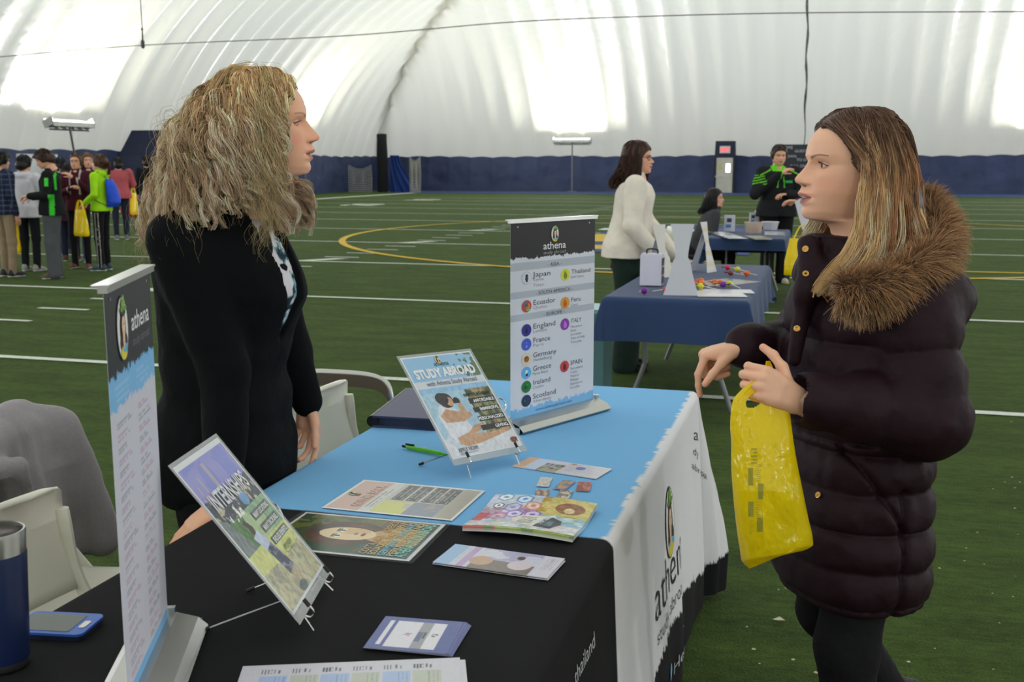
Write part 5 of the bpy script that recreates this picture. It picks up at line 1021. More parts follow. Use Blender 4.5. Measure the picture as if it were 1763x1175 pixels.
def strands(G, nchild, spread, seg, r, color, seed=0, wave=None, droop=0.0, jit=.15, shape=None):
    """G (K, n, 3) guide paths -> one mesh of tapering three-sided strands"""
    rng = np.random.default_rng(seed); K = len(G); n0 = G.shape[1]; t = np.linspace(0, 1, seg); ti = t * (n0 - 1); i0 = np.minimum(ti.astype(int), n0 - 2); fr = (ti - i0)[None, :, None]
    Gs = G[:, i0] * (1 - fr) + G[:, i0 + 1] * fr; Pg = np.repeat(Gs, nchild, 0); N = len(Pg)
    T = nrm(np.gradient(Pg, axis=1)); ref = nrm(rng.normal(size=(K, 3))); ref = np.repeat(ref, nchild, 0)[:, None]; U = nrm(np.cross(T, ref)); Wv = np.cross(T, U)
    ang = rng.random(N) * 2 * np.pi; rad = np.sqrt(rng.random(N)); sp = spread(t)[None, :, None] if callable(spread) else spread
    P = Pg + sp * rad[:, None, None] * (np.cos(ang)[:, None, None] * U + np.sin(ang)[:, None, None] * Wv)
    if wave:
        amp, wl, = wave[:2]; Ls = np.linalg.norm(np.diff(Gs, axis=1), axis=2).sum(1); ph = np.repeat(rng.random(K) * 6.28, nchild) + rng.normal(size=N) * wave[2]; wlk = np.repeat(wl * (0.75 + .5 * rng.random(K)), nchild); LL = np.repeat(Ls, nchild)
        arg = t[None] * (LL / wlk)[:, None] * 6.283 + ph[:, None]; a = amp * np.clip(t[None] * 2.2, 0, 1) * np.repeat(.6 + .8 * rng.random(K), nchild)[:, None]
        P = P + (a * np.sin(arg))[..., None] * U + (a * .7 * np.cos(arg))[..., None] * Wv
    P = P + rng.normal(size=(N, 1, 3)) * jit * .004 * t[None, :, None]
    cut = 1 - rng.random(N) * .16; 
    T = nrm(np.gradient(P, axis=1)); U = nrm(np.cross(T, A(.3, .2, 1.))); Wv = np.cross(T, U); rt = r * (1 - .75 * t ** 3)[None, :, None] * (.7 + .6 * rng.random((N, 1, 1)))
    V = np.stack([P + rt * (math.cos(a) * U + math.sin(a) * Wv) for a in (0, 2.094, 4.189)], 2)
    C = np.broadcast_to(color(np.repeat(np.arange(K), nchild), t, rng)[:, :, None, :], V.shape)
    base = (np.arange(N) * seg * 3)[:, None, None]; i = np.arange(seg - 1)[None, :, None] * 3; j = np.arange(3)[None, None, :]; j2 = (j + 1) % 3
    Fq = np.stack([base + i + j, base + i + j2, base + i + 3 + j2, base + i + 3 + j], -1).reshape(-1, 4)
    return V.reshape(-1, 3), Fq, C.reshape(-1, 3)
def scalp(az, el, pad=0.):                                # point on the skull, mm
    a, e = np.radians(az), np.radians(el); d = np.stack([np.cos(a) * np.cos(e), np.sin(a) * np.cos(e), np.sin(e)], -1)
    r = A(99, 78, 98) + pad; q = 1 / np.sqrt(((d / r) ** 2).sum(-1, keepdims=True)); return A(-98, 0, 108) + d * q
def guides(n, az, el, rows, seed, npt=12, fmin=62, jr=6, lj=0.):
    """root at (az, el); rows: list of (azimuth table) functions phi -> (radius, z) mm, centre (-98, 0)"""
    rng = np.random.default_rng(seed); out = []; i = 0
    while len(out) < n and i < n * 60:
        i += 1; a = az(rng); e = el(rng); 
        if abs(a) < 50 and e < 42: continue
        if abs(a) < 75 and e < 22: continue
        p = scalp(A(a), A(e), 3)[0] if False else scalp(a, e, 3); s = 1 if a >= 0 else -1; pa = s * max(abs(a), fmin + rng.random() * 14 * (1 if abs(a) < fmin else 0)); pts = [p]
        if e > 45: pts.append(scalp(a * .5 + pa * .5, e * .55 + 8, 9 + rng.random() * 6))
        sc = .9 + .2 * rng.random(); le = 1 - lj * rng.random() ** 1.5
        for f in rows:
            r_, z_, da = f(abs(pa), s); aa = math.radians(pa + da * s); rr = r_ * sc if len(pts) > 2 else r_ * (1 + .3 * (sc - 1)); pts.append(A(-98 + rr * math.cos(aa), rr * .92 * math.sin(aa), z_ + rng.normal() * jr))
        q_ = spline(pts, npt * 3); q_ = q_[:max(6, int(len(q_) * le))]; out.append(q_[np.linspace(0, len(q_) - 1, npt).round().astype(int)])
    return np.array(out)
def garment(name, sd, col, t, it=2, m=None, cfn=None):
    return sdf_obj(name, sd, m or (M['vcloth'] if cfn else cloth(col)), t, it, cfn)
LEGB = dict(L=[(0, .095, .90), (.02, .10, .49), (0, .10, .07)], R=[(0, -.095, .90), (.02, -.10, .49), (0, -.10, .07)])
def shoe(name, p, yaw, col, t, s=1.0, sole=(200, 200, 196), boot=0.0, h=.006):
    R = rot_zyx(yaw)[:2, :2]; P = lambda x, y, z: A(p[0] + (R @ A(x, y))[0] * s, p[1] + (R @ A(x, y))[1] * s, z * s); c = P(.06, 0, 0)
    sd = SDF(c - A(.2, .2, .02), c + A(.2, .2, .12 + boot), h); sd.cap(P(-.03, 0, .045), P(.10, 0, .036), .036 * s, .034 * s, .02); sd.cap(P(.10, 0, .03), P(.155, 0, .024), .034 * s, .024 * s, .02); sd.cap(P(-.02, 0, .05), P(-.01, 0, .09 + boot), .04 * s, .044 * s, .03); sd.half(A(0, 0, .012), A(0, 0, -1))
    o = sdf_obj(name, sd, cloth(col, .5), t, 1); sd = SDF(c - A(.2, .2, .02), c + A(.2, .2, .05), h); sd.cap(P(-.04, 0, .012), P(.04, 0, .012), .036 * s, .034 * s, .02, flat=((0, 0, 1), .34)); sd.cap(P(.04, 0, .012), P(.14, 0, .012), .036 * s, .034 * s, .02, flat=((0, 0, 1), .34)); sdf_obj('sole', sd, cloth(sole, .7), o, 0); return o
def person(gx, gy, hd, H, label, top=(60, 60, 64), pants=(40, 42, 48), skin=SK, hair=(60, 42, 32), style='short', arms=None, legs=None, bulk=1.0, girth=1.0, hem=.86, lean=0., shoes=(60, 60, 60), h=.010,
           headyaw=0., pitch=0., topname='jacket', tcol=None, pcol=None, glasses=None, mouth=0., smile=0., hood=False, group=None, seat=None, legr=(.082, .062, .050), fem=True, sleeve=1.0, boots=None, hairlen=1.0, hcol=None, hs=None, sole=(200, 200, 196), skirtflare=0., nose=1.):
    k = H / 1.70; t = empty('person', (gx, gy, 0), math.radians(hd + 16), label, 'person', group); lw = lean
    if seat: dz = seat * k - .90 * k + .02; dz = seat - .90 * k
    else: dz = 0.
    J = lambda x, y, z: A((x + (max(0, z - .9)) * lw) * k, y * k, z * k + dz)
    sh = .175 * (1 if not fem else .93) * (1 + (bulk - 1) * .5); arms = arms or {}
    arm = {}
    for sd_, s in (('L', 1), ('R', -1)):
        e_, w_ = arms.get(sd_, ((-.03, s * (sh + .05), 1.13), (.04, s * (sh + .04), .87))); arm[sd_] = (J(0, s * sh, 1.385), J(*e_), J(*w_))
    sk = skin * A(1.02, .98, .94); hk = k * (hs or 1.0) * .001 * 1.06; HR = rot_zyx(headyaw, pitch); chin = J(.085, 0, 1.475) + A(0, 0, 0); HO = chin - HR @ A(0, 0, 0) * hk
    low = h > .007; hv, hf, hc = head_geo(sk, nr=70 if low else 110, nt=84 if low else 130, mouth=mouth, smile=smile, fat=1 + (bulk - 1) * .5, brow=A(*hair) * .8, nose=nose)
    parts = [(xf(hv, HR, hk, HO), hf, hc)]
    for sd_, s in (('L', 1), ('R', -1)):
        S_, E_, W_ = arm[sd_]; f = nrm(W_ - E_); inn = A(0, -s, 0) if abs(f[2]) > .6 else A(0, 0, -1); th = A(1, 0, 0) if abs(f[2]) > .6 else A(0, -s, .3)
        parts.append(hand_geo(W_ + f * .02, f + A(0, 0, -.1), inn, th, k, ((18, 25, 15), (22, 28, 18), (25, 30, 20), (28, 32, 20)), (30, 15, 10), .0040 if low else .003, sk))
    sd = SDF(J(-.30, -.35, 0) - A(.1, .1, 0), J(.35, .35, 1.5) + A(.25, .1, .05), .014); sd.chain([J(0, 0, 1.0), J(0, 0, 1.42)], [.09, .07]); sd.cap(J(-.01, 0, 1.38), J(.0, 0, 1.5), .055 * k, .05 * k)
    lg = legs or LEGB; lgJ = {q: [J(*p) if not seat else A(p[0] * k, p[1] * k, p[2] * k) for p in lg[q]] for q in 'LR'}
    for q in 'LR': sd.chain([lgJ[q][0], lgJ[q][1], lgJ[q][2]], [.06, .045, .035]); sd.cap(arm[q][0], arm[q][1], .035, .03); sd.cap(arm[q][1], arm[q][2], .03, .022)
    v, f = sd.geo(); parts.append((v, f, sk)); V, Fq, C = merge(parts); body = lobj('body', mesh('body', V, Fq, C, True, [M['skin']]), None, t)
    put_eyes(eyes_geo(n=14, skin=sk), HR, hk, HO, t)
    # ---- top
    g = girth; b = bulk; sd = SDF(J(-.34, -.42, .60) - A(.12, .1, 0), J(.40, .42, 1.55) + A(.35, .1, .05), h)
    rows = [(hem, -.004, .137 * g, .143 * g, .184 * g + skirtflare), (.94, -.004, .137 * g, .141 * g, .180 * g), (1.06, 0, .120 * g, .122 * g, .150 * g), (1.2, 0, .118 * b, .115 * b, .150 * b), (1.3, 0, .118 * b, .115 * b, .165 * b), (1.38, -.005, .095 * b, .10 * b, .160 * b), (1.43, -.01, .07, .075, .10), (1.465, -.005, .058, .06, .062), (1.487, .0, .053, .056, .056)]
    rr = []
    for z_, cx_, af, ab, bb in rows: p = J(cx_, 0, z_); rr.append((p[2], p[0], p[1], af * k, ab * k, bb * k))
    sd.loft(rr, .02, e=2.3)
    for q in 'LR':
        S_, E_, W_ = arm[q]; sl = sleeve; sd.chain([S_, E_], [.066 * k * b, .052 * k * b], .03); sd.cap(E_, E_ + (W_ - E_) * sl, .052 * k * b, .038 * k * b, .015)
    if hood: sd.cap(J(-.085, -.07, 1.42), J(-.085, .07, 1.42), .05 * k, .05 * k, .03); sd.cap(J(-.06, -.09, 1.44), J(.05, -.06, 1.42), .028, .024, .02); sd.cap(J(-.06, .09, 1.44), J(.05, .06, 1.42), .028, .024, .02)
    sd.warp(lambda x, y, z: .016 * (fbm(x * 9 + gx, y * 9, z * 7) - .5)); garment(topname, sd, top, t, 1, None, (lambda V: tcol(V / k)) if tcol else None)
    # ---- legs
    sd = SDF(J(-.28, -.34, -.02) - A(.1, .1, .4 if seat else 0), J(.34, .34, 1.0) + A(.45 if seat else .1, .05, .05), h)
    for q in 'LR': p = lgJ[q]; sd.chain([p[0], p[1]], [legr[0] * k * g ** .5, legr[1] * k], .03); sd.chain([p[1], p[2] + A(0, 0, -.01)], [legr[1] * k, legr[2] * k], .03)
    c0 = (lgJ['L'][0] + lgJ['R'][0]) / 2; sd.ell(c0 + A(-.01, 0, .03), A(.118 * g, .158 * g, .11) * k, k=.04)
    if not seat or True: sd.warp(lambda x, y, z: .014 * (fbm(x * 9, y * 9 + gy, z * 6) - .5))
    garment('trousers', sd, pants, t, 1, None, (lambda V: pcol(V / k)) if pcol else None)
    for q in 'LR':
        p = lgJ[q][2]; shoe('boot' if boots else 'shoe', p, 0 + (8 if q == 'L' else -8), shoes, t, k, sole, boots or 0.)
    # ---- hair
    hcn = A(*hair); sd = SDF(A(-260, -140, -40), A(60, 140, 240), 7.0); pad = 9 if style == 'short' else 11
    sd.ell((-98, 0, 108), (99 + pad, 78 + pad, 98 + pad), k=10); 
    if style == 'short': sd.ell((-150, 0, 60), (62, 72, 60), k=25); sd.ell((-20, 0, 150), (34, 55, 38), k=20)
    sd.ell((34, 0, 78 if style == 'bun' else 66), (112, 110, 100 if style == 'short' else 99), k=8, sub=True); sd.ell((-60, 0, -20), (90, 120, 80), k=10, sub=True)
    if style == 'bun': sd.ell((-185, 0, 150), (38, 38, 38), k=20)
    sd.warp(lambda x, y, z: 9 * (fbm(x * .03, y * .03, z * .03) - .5)); v, f = sd.geo(); v = relax(v, f, 1); C = np.tile(hcn, (len(v), 1)) * (.75 + .5 * fbm(v[:, 0] * .05, v[:, 1] * .05, v[:, 2] * .02))[:, None]; hp = [(v, f, C)]
    if style in ('short', 'bun'):
        r6 = np.random.default_rng(8); Gs_ = []
        while len(Gs_) < 110:
            a_, e_ = r6.uniform(-180, 180), r6.uniform(-5, 86)
            if abs(a_) < 72 and e_ < 50: continue
            a2_ = a_ * 1.0 + (12 if a_ > 0 else -12) * (abs(a_) < 150); Gs_.append(spline([scalp(a_, min(88, e_ + 4), 8), scalp((a_ + a2_) / 2, e_ - 9, 13 + 3 * r6.random()), scalp(a2_, e_ - 24 if abs(a_) > 72 else max(44, e_ - 20), 11 + 3 * r6.random())], 8))
        hp.append(strands(np.array(Gs_), 14, 7, 7, 1.5, lambda k_, t_, rng: np.clip(np.broadcast_to(hcn * (.6 + .6 * rng.random((len(k_), 1, 1))), (len(k_), len(t_), 3)), 0, 255), 3, jit=1))
    if style in ('short',):
        for s in (-1, 1):
            n_ = 10; a, bb = np.meshgrid(np.linspace(0, np.pi, n_), np.linspace(0, 2 * np.pi, n_, endpoint=False), indexing='ij'); ev = np.stack([-97 + 15 * np.sin(a) * np.cos(bb), s * (78 + 7 * np.cos(a)), 88 + 29 * np.sin(a) * np.sin(bb)], -1).reshape(-1, 3)
            o = lobj('ear', mesh('ear', xf(ev, HR, hk, HO), grid_faces(n_, n_, True), np.tile(sk * .97, (len(ev), 1)), True, [M['skin']]), None, t)
    if style in ('long', 'pony'):
        L = hairlen; hc_ = hcol or (lambda k_, t_, rng: np.clip(hcn * (.7 + .6 * rng.random((len(k_), 1, 1))) * (1 + 0 * t_[None, :, None]), 0, 255))
        if style == 'long':
            Gd = guides(90 if low else 170, lambda r_: r_.uniform(-180, 180), lambda r_: r_.uniform(5, 88), [lambda p, s: (104, 80, 0), lambda p, s: (118 if p < 110 else 122, 0, 0), lambda p, s: (128 + 20 * (p > 120), -90 * L, 4), lambda p, s: (125 + 45 * (p > 120), -190 * L, 6)], 11)
        else:
            Gd = guides(60, lambda r_: r_.uniform(-180, 180), lambda r_: r_.uniform(0, 88), [lambda p, s: (104, 100, 60 if p < 120 else 0), lambda p, s: (120, 70, max(0, 172 - p))], 12); r3 = np.random.default_rng(5)
            Gp = np.array([spline([A(-205, r3.normal() * 8, 110), A(-238, r3.normal() * 14, 80), A(-232, r3.normal() * 16, 20), A(-215, r3.normal() * 18, -60)], 12) for _ in range(40)]); Gd = np.concatenate([Gd, Gp])
        hp.append(strands(Gd, 16 if low else 22, lambda t_: 7 + 6 * np.sin(t_ * 3.1), 14 if low else 18, 2.4 if low else 1.3, hc_, 4, wave=(6 if style == 'pony' else 3.0, 80, .4)))
    V, Fq, C = merge(hp); lobj('hair', mesh('hair', xf(V, HR, hk, HO), Fq, C, True, [M['hair']]), None, t)
    if glasses is not None:
        mb = MB(); fcol = glasses
        for s in (-1, 1):
            a = np.linspace(0, 2 * np.pi, 20); q = np.stack([np.full(20, 1.) - 6 * (np.abs(np.cos(a)) * 0 + .3), s * 33 + 24 * np.cos(a), 101 + 16 * np.sin(a)], 1); q[:, 0] -= np.abs(q[:, 1]) * .12; mb.tube(xf(q, HR, hk, HO), .0016 * k, 5, caps=False); mb.tube(xf([(-6, s * 57, 106), (-50, s * 76, 106), (-95, s * 80, 102)], HR, hk, HO), .0014 * k, 5)
        mb.tube(xf([(0, -9, 104), (3, 0, 106), (0, 9, 104)], HR, hk, HO), .0014 * k, 5); lobj('glasses', mesh('glasses', np.concatenate(mb.V), mb.F, None, True, [mat('glasses_frame', fcol, .3)]), None, t)
    t['_k'] = k
    return t, J, arm
def gp(px, py, D=None): p = onz(px, py, 0.0); return p[0], p[1]
def carry(name, o): pass
# ================================================================ the visitors at the left
def bag_mesh(name, tp, wd, ht, dp, yaw, m, label, cat='bag', group=None, taper=.75, handle=.13):
    """plastic carrier hanging from tp (top centre of the handle)"""
    t = empty(name, tuple(tp), 0, label, cat, group); R = rot_zyx(yaw); n, mm = 14, 18; P = []
    for sg in (1, -1):
        rows = []
        for i in range(n):
            v = i / (n - 1); w_ = wd * (taper + (1 - taper) * min(1, v * 1.6)); row = []
            for j in range(mm): u = j / (mm - 1) * 2 - 1; d = dp * .5 * (1 - u * u) ** .5 * (.15 + .85 * v ** .7) * (1.0 if v < .97 else .6); x = d * sg + .012 * (float(fbm(A(u * 2 + sg), A(v * 3), 1.)[0]) - .5); row.append(A(x, u * w_ / 2, -handle - v * (ht - handle)))
            rows.append(row)
        P.append(np.array(rows).reshape(-1, 3))
    F1 = grid_faces(n, mm); V = np.concatenate(P); Fs = [tuple(f) for f in F1] + [tuple(f[::-1] + n * mm) for f in F1] + [((n - 1) * mm + j, (n - 1) * mm + j + 1, n * mm + (n - 1) * mm + j + 1, n * mm + (n - 1) * mm + j) for j in range(mm - 1)]
    bb_ = obj('bag_body', mesh('bag_body', V @ R.T + tp, Fs, None, True, [m]), None, t)
    hb = MB()
    for s in (1, -1): hb.tube(spline([A(s * .01, -wd * taper * .38, -handle - .02), A(s * .008, -wd * .12, -.02), A(0, 0, 0), A(s * .008, wd * .12, -.02), A(s * .01, wd * taper * .38, -handle - .02)], 14) @ R.T + tp, .010, 6, flat=.35)
    hb.build('bag_handle', m, bb_, True); return t
def plastic(name, col, tr=.35):
    m = bpy.data.materials.new(name); m.use_nodes = True; nt = m.node_tree; b = nt.nodes['Principled BSDF']; b.inputs['Base Color'].default_value = L4(col); b.inputs['Roughness'].default_value = .2; b.inputs['Specular IOR Level'].default_value = .6
    tl = nt.nodes.new('ShaderNodeBsdfTranslucent'); tl.inputs[0].default_value = L4(col); mx = nt.nodes.new('ShaderNodeMixShader'); mx.inputs[0].default_value = tr; nt.links.new(b.outputs[0], mx.inputs[1]); nt.links.new(tl.outputs[0], mx.inputs[2]); nt.links.new(mx.outputs[0], nt.nodes['Material Output'].inputs['Surface'])
    tc = nt.nodes.new('ShaderNodeTexCoord'); n = nt.nodes.new('ShaderNodeTexNoise'); n.inputs['Scale'].default_value = 14; n.inputs['Detail'].default_value = 3; n.inputs['Distortion'].default_value = .8; bp = nt.nodes.new('ShaderNodeBump'); bp.inputs['Strength'].default_value = .5; bp.inputs['Distance'].default_value = .012
    nt.links.new(tc.outputs['Object'], n.inputs['Vector']); nt.links.new(n.outputs['Fac'], bp.inputs['Height']); nt.links.new(bp.outputs[0], b.inputs['Normal']); return m
M['yellow_bag'] = plastic('yellow_plastic_film', (252, 230, 26), .5)
def wl(t, p): R = Matrix.Rotation(t.rotation_euler.z, 3, 'Z'); return np.array(R @ Vector(p)) + np.array(t.location)
def vp(px, py, r): d = ray(px, py); return CAM + d * (r / (d @ f0))      # point at horizontal distance r in front of the camera
def to_local(t, P): R = Matrix.Rotation(-t.rotation_euler.z, 3, 'Z'); return np.array(R @ Vector(tuple(np.asarray(P) - np.array(t.location))))
def spot(px, D): d = at(px, 287, D); return d[0], d[1]
# ---- man in plaid shirt
def plaid(V): u = np.arctan2(V[:, 1], V[:, 0]) * .16; z = V[:, 2]; c = np.tile(A(30, 38, 62), (len(V), 1)); c = mixc(c, ((z / .07) % 1) < .18, (74, 84, 108)); c = mixc(c, ((u / .07) % 1) < .18, (70, 80, 104)); return mixc(c, ((z / .07 + .5) % 1) < .1, (18, 22, 40))
x, y = spot(2, 14.7); person(x, y, 55, 1.70, 'person in a dark plaid shirt and khaki trousers at the left frame edge', tcol=plaid, pants=(146, 128, 104), hair=(34, 28, 26), style='short', fem=False, topname='shirt', shoes=(40, 42, 50), bulk=1.08, girth=1.1, pitch=10)
x, y = spot(42, 15.5); t, J, arm = person(x, y, 75, 1.66, 'person in a white hoodie and black track pants, seen from behind in the left group', top=(206, 204, 214), pants=(22, 24, 30), hair=(30, 24, 22), fem=False, topname='hoodie', hood=True, shoes=(150, 148, 140), bulk=1.12, girth=1.12, hem=.80, pitch=8, arms=dict(L=((-.02, .25, 1.12), (.06, .22, .86)), R=((.06, -.24, 1.12), (.24, -.16, 1.06))))
bag_mesh('carrier_bag', wl(t, arm['L'][2]) + A(0, 0, -.06), .34, .52, .16, 20, M['yellow_bag'], 'yellow plastic carrier bag held between the plaid shirt and the white hoodie', group='yellow carrier bags')
def bjk(V): a = np.abs(V[:, 1]); c = np.tile(A(20, 21, 24), (len(V), 1)); c = mixc(c, (V[:, 0] < -.005) & (V[:, 0] > -.065) & (V[:, 2] < 1.14) & (a > .08), (60, 190, 50)); c = mixc(c, (V[:, 2] > 1.25) & (V[:, 2] < 1.36) & (V[:, 0] > -.02) & (V[:, 0] < .03) & (a > .15), (70, 200, 60)); c = mixc(c, (V[:, 0] < -.075) & (V[:, 0] > -.10) & (V[:, 2] > 1.2) & (a > .04), (60, 190, 50)); return mixc(c, (V[:, 0] > .09) & (V[:, 2] > 1.15) & (V[:, 2] < 1.28) & (a < .1), (60, 130, 120))
x, y = spot(84, 14.5); t, J, arm = person(x, y, -165, 1.70, 'boy in a black and green jacket and grey trousers looking down, in the left group', tcol=bjk, pants=(78, 80, 84), hair=(62, 42, 34), fem=False, topname='track_jacket', shoes=(90, 70, 60), bulk=1.18, girth=1.22, pitch=32, legr=(.10, .085, .085), arms=dict(L=((.02, .27, 1.13), (.24, .14, 1.12)), R=((.02, -.27, 1.13), (.24, -.10, 1.10))))
x, y = spot(44, 14.6); 
def mrn(V): c = np.tile(A(70, 24, 40), (len(V), 1)); return mixc(c, (np.abs(np.abs(V[:, 1]) - .07) < .012) & (V[:, 0] > 0) & (V[:, 2] > 1.1), (190, 180, 180))
x, y = spot(131, 16.0); person(x, y, -88, 1.70, 'woman with glasses in a maroon jacket and brown boots, hand at her chin', tcol=mrn, pants=(24, 24, 28), hair=(86, 60, 46), style='bun', topname='track_jacket', glasses=(50, 50, 54), shoes=(98, 62, 40), boots=.25, arms=dict(L=((.05, .24, 1.10), (.18, .02, 1.34)), R=((.05, -.24, 1.10), (.22, -.02, 1.20))), legr=(.075, .055, .045))
x, y = spot(113, 17.2); person(x, y, 100, 1.56, 'dark haired person in a maroon coat standing before the woman with glasses', top=(58, 26, 44), pants=(30, 34, 52), hair=(36, 28, 30), fem=False, topname='coat', hem=.7, shoes=(80, 56, 40))
x, y = spot(103, 18.4); person(x, y, 120, 1.66, 'person in dark blue half hidden behind the boy in black and green', top=(30, 38, 58), pants=(34, 40, 60), hair=(24, 24, 34), fem=False, topname='jacket', shoes=(50, 50, 56))
x, y = spot(151, 17.0); person(x, y, -60, 1.72, 'long haired woman in purple, mostly hidden behind the neon green hoodie', top=(58, 44, 68), pants=(50, 62, 92), hair=(100, 66, 46), style='long', topname='sweater', shoes=(60, 100, 110), arms=dict(R=((.06, -.22, 1.12), (.24, -.05, 1.18))), hairlen=.8)
def trk(V): c = np.tile(A(20, 20, 22), (len(V), 1)); return mixc(c, (np.abs(V[:, 1]) > .10) & (np.abs((V[:, 0] - .0) % .022) < .008) & (np.abs(V[:, 0]) < .035) & (V[:, 2] < .86), (200, 196, 196))
x, y = spot(170, 15.6); t, J, arm = person(x, y, 176, 1.68, 'girl in a neon green hoodie and striped black track pants', top=(160, 220, 30), pcol=trk, hair=(84, 56, 42), style='pony', topname='hoodie', hood=True, shoes=(50, 70, 76), arms=dict(L=((-.02, .24, 1.12), (.16, .18, 1.00)), R=((.04, -.24, 1.12), (.22, -.14, 1.02))), girth=1.02, hem=.88)
sd = SDF((-.42, -.2, .85), (0, .25, 1.45), .009); sd.loft([(.93, -.17, 0, .06, .06, .13), (1.0, -.19, 0, .08, .09, .15), (1.2, -.17, 0, .06, .07, .14), (1.33, -.14, 0, .03, .03, .10)], .02); sd.warp(lambda a, b, c: .012 * (fbm(a * 14, b * 14, c * 14) - .5))
b_ = empty('drawstring_bag', t.location, t.rotation_euler.z, 'royal blue drawstring bag on the back of the neon green hoodie', 'backpack'); sdf_obj('bag_body', sd, cloth((34, 76, 200), .6), b_, 1)
mb = MB()
for s in (-1, 1): mb.tube(spline([(-.14, s * .06, 1.33), (-.06, s * .11, 1.42), (.05, s * .12, 1.40), (.12, s * .13, 1.25), (.02, s * .18, 1.05), (-.14, s * .12, .95)], 20), .005, 5)
mb.build('cord', cloth((30, 40, 90)), b_, True, local=True)
pw = wl(t, arm['R'][2]); bag_mesh('carrier_bag', vp(137, 345, 15.2), .32, .50, .15, 70, M['yellow_bag'], 'yellow plastic carrier bag held in front of the neon green hoodie', group='yellow carrier bags')
x, y = spot(203, 22.3); person(x, y, 115, 1.70, 'stout man in a salmon pink shirt and dark jeans seen from behind', top=(176, 84, 92), pants=(34, 40, 58), hair=(34, 26, 26), fem=False, topname='shirt', bulk=1.28, girth=1.35, shoes=(110, 110, 106), arms=dict(L=((.10, .28, 1.14), (.26, .18, 1.12)), R=((.05, -.28, 1.14), (.22, -.20, 1.10))))
x, y = spot(252, 24.8); t, J, arm = person(x, y, 110, 1.76, 'person in a black coat with a yellow bag, far back beside the blonde curls', top=(20, 22, 28), pants=(46, 58, 84), hair=(50, 32, 26), fem=False, topname='coat', shoes=(170, 170, 170))
bag_mesh('carrier_bag', vp(229, 322, 24.4), .36, .62, .14, 60, M['yellow_bag'], 'small distant yellow carrier bag beside the black coat', group='yellow carrier bags')
# red folding camp seat
c0 = onz(224, 400, 0); t = empty('camp_seat', tuple(c0), 0, 'red folding camp seat on thin legs beyond the neon green hoodie', 'seat'); mb = MB()
sd = SDF(c0 + A(-.4, -.3, .3), c0 + A(.4, .3, 1.05), .015); sd.cap(c0 + A(-.10, 0, .5), c0 + A(.02, 0, .92), .13, .05, .03, flat=((0, 1, 0), .4)); sd.cap(c0 + A(.1, 0, .45), c0 + A(.02, 0, .6), .12, .12, .03, flat=((0, 1, 0), .4)); sdf_obj('seat_fabric', sd, cloth((176, 26, 40)), t, 1, local=False); bpy.data.objects['seat_fabric'].matrix_parent_inverse = Matrix.Identity(4)
o = bpy.data.objects['seat_fabric']; o.parent = t; o.matrix_parent_inverse = Matrix.Translation(t.location).inverted()
for a, b in (((-.2, 0, .02), (.1, 0, .6)), ((.25, 0, .02), (-.1, 0, .6)), ((.0, .2, .02), (0, -.1, .5))): mb.tube([c0 + A(*a), c0 + A(*b)], .014, 6)
mb.build('seat_legs', M['grey_metal'], t, True)
# ================================================================ second table row
def plain_cloth(x0, x1, y0, y1, z, drop, label, seed):
    P, Fc, C = drape(x0, x1, y0, y1, z, drop, .02, None, fold=.02, corner=.12, flare=.05, seed=seed, rad=.02)
    o = obj('navy_tablecloth', mesh('navy_tablecloth', P, Fc, None, True, [M['navy_cloth']]), None); return tag(o, label, 'tablecloth', 'navy tablecloths')
T2 = (-1.215, -.40, 6.25, 8.60); folding_table((T2[0] + T2[1]) / 2, (T2[2] + T2[3]) / 2, .80, 2.3, .738, 'grey legged folding table under the middle navy cloth')
plain_cloth(*T2, .745, (.28, .26, .27, .3), 'navy tablecloth on the middle table with lollipops on it', 3.0)
T3 = (-1.21, -.40, 11.85, 13.70); folding_table((T3[0] + T3[1]) / 2, (T3[2] + T3[3]) / 2, .78, 1.8, .738, 'folding table under the furthest navy cloth', mtop=M['black_plastic'])
plain_cloth(*T3, .745, (.3, .42, .14, .3), 'navy tablecloth on the furthest table, boxes and bowls on it', 7.0)
Z2 = .7465
# lunch box
a = onz(1103, 494, Z2); b = onz(1136, 495, Z2); t = empty('lunch_box', tuple((a + b) / 2), 0, 'white tin lunch box with black pictures on its side, on the middle table', 'box')
c = (a + b) / 2 + A(.0, .06, 0); mb = MB(); mb.box(c + A(0, 0, .105), (.135, .12, .19)); mb.box(c + A(0, 0, .204), (.128, .112, .01)); mb.build('tin_body', mat('tin_white', (206, 204, 222), .35), t)
mb = MB(); sh = Sheet(c + A(.0705, -.055, .195), A(0, 1, 0), A(0, 0, -1), .11, .18); sh.n = A(1, 0, 0)
for i in range(2):
    for j in range(3): u, v = .012 + i * .05, .012 + j * .057; mb.poly([sh.P(u + a_, v + b_, .002) for a_, b_ in ((0, 0), (.04, 0), (.04, .05), (0, .05))], col=(50 + 40 * ((i + j) % 2), 50, 60))
mb.build('picture_panel', M['ink'], t, vcol=True)
mb = MB(); mb.tube(spline([c + A(-.035, 0, .205), c + A(-.03, 0, .235), c + A(.03, 0, .235), c + A(.035, 0, .205)], 12), .006, 6); mb.build('carry_handle', M['black_plastic'], t, True)
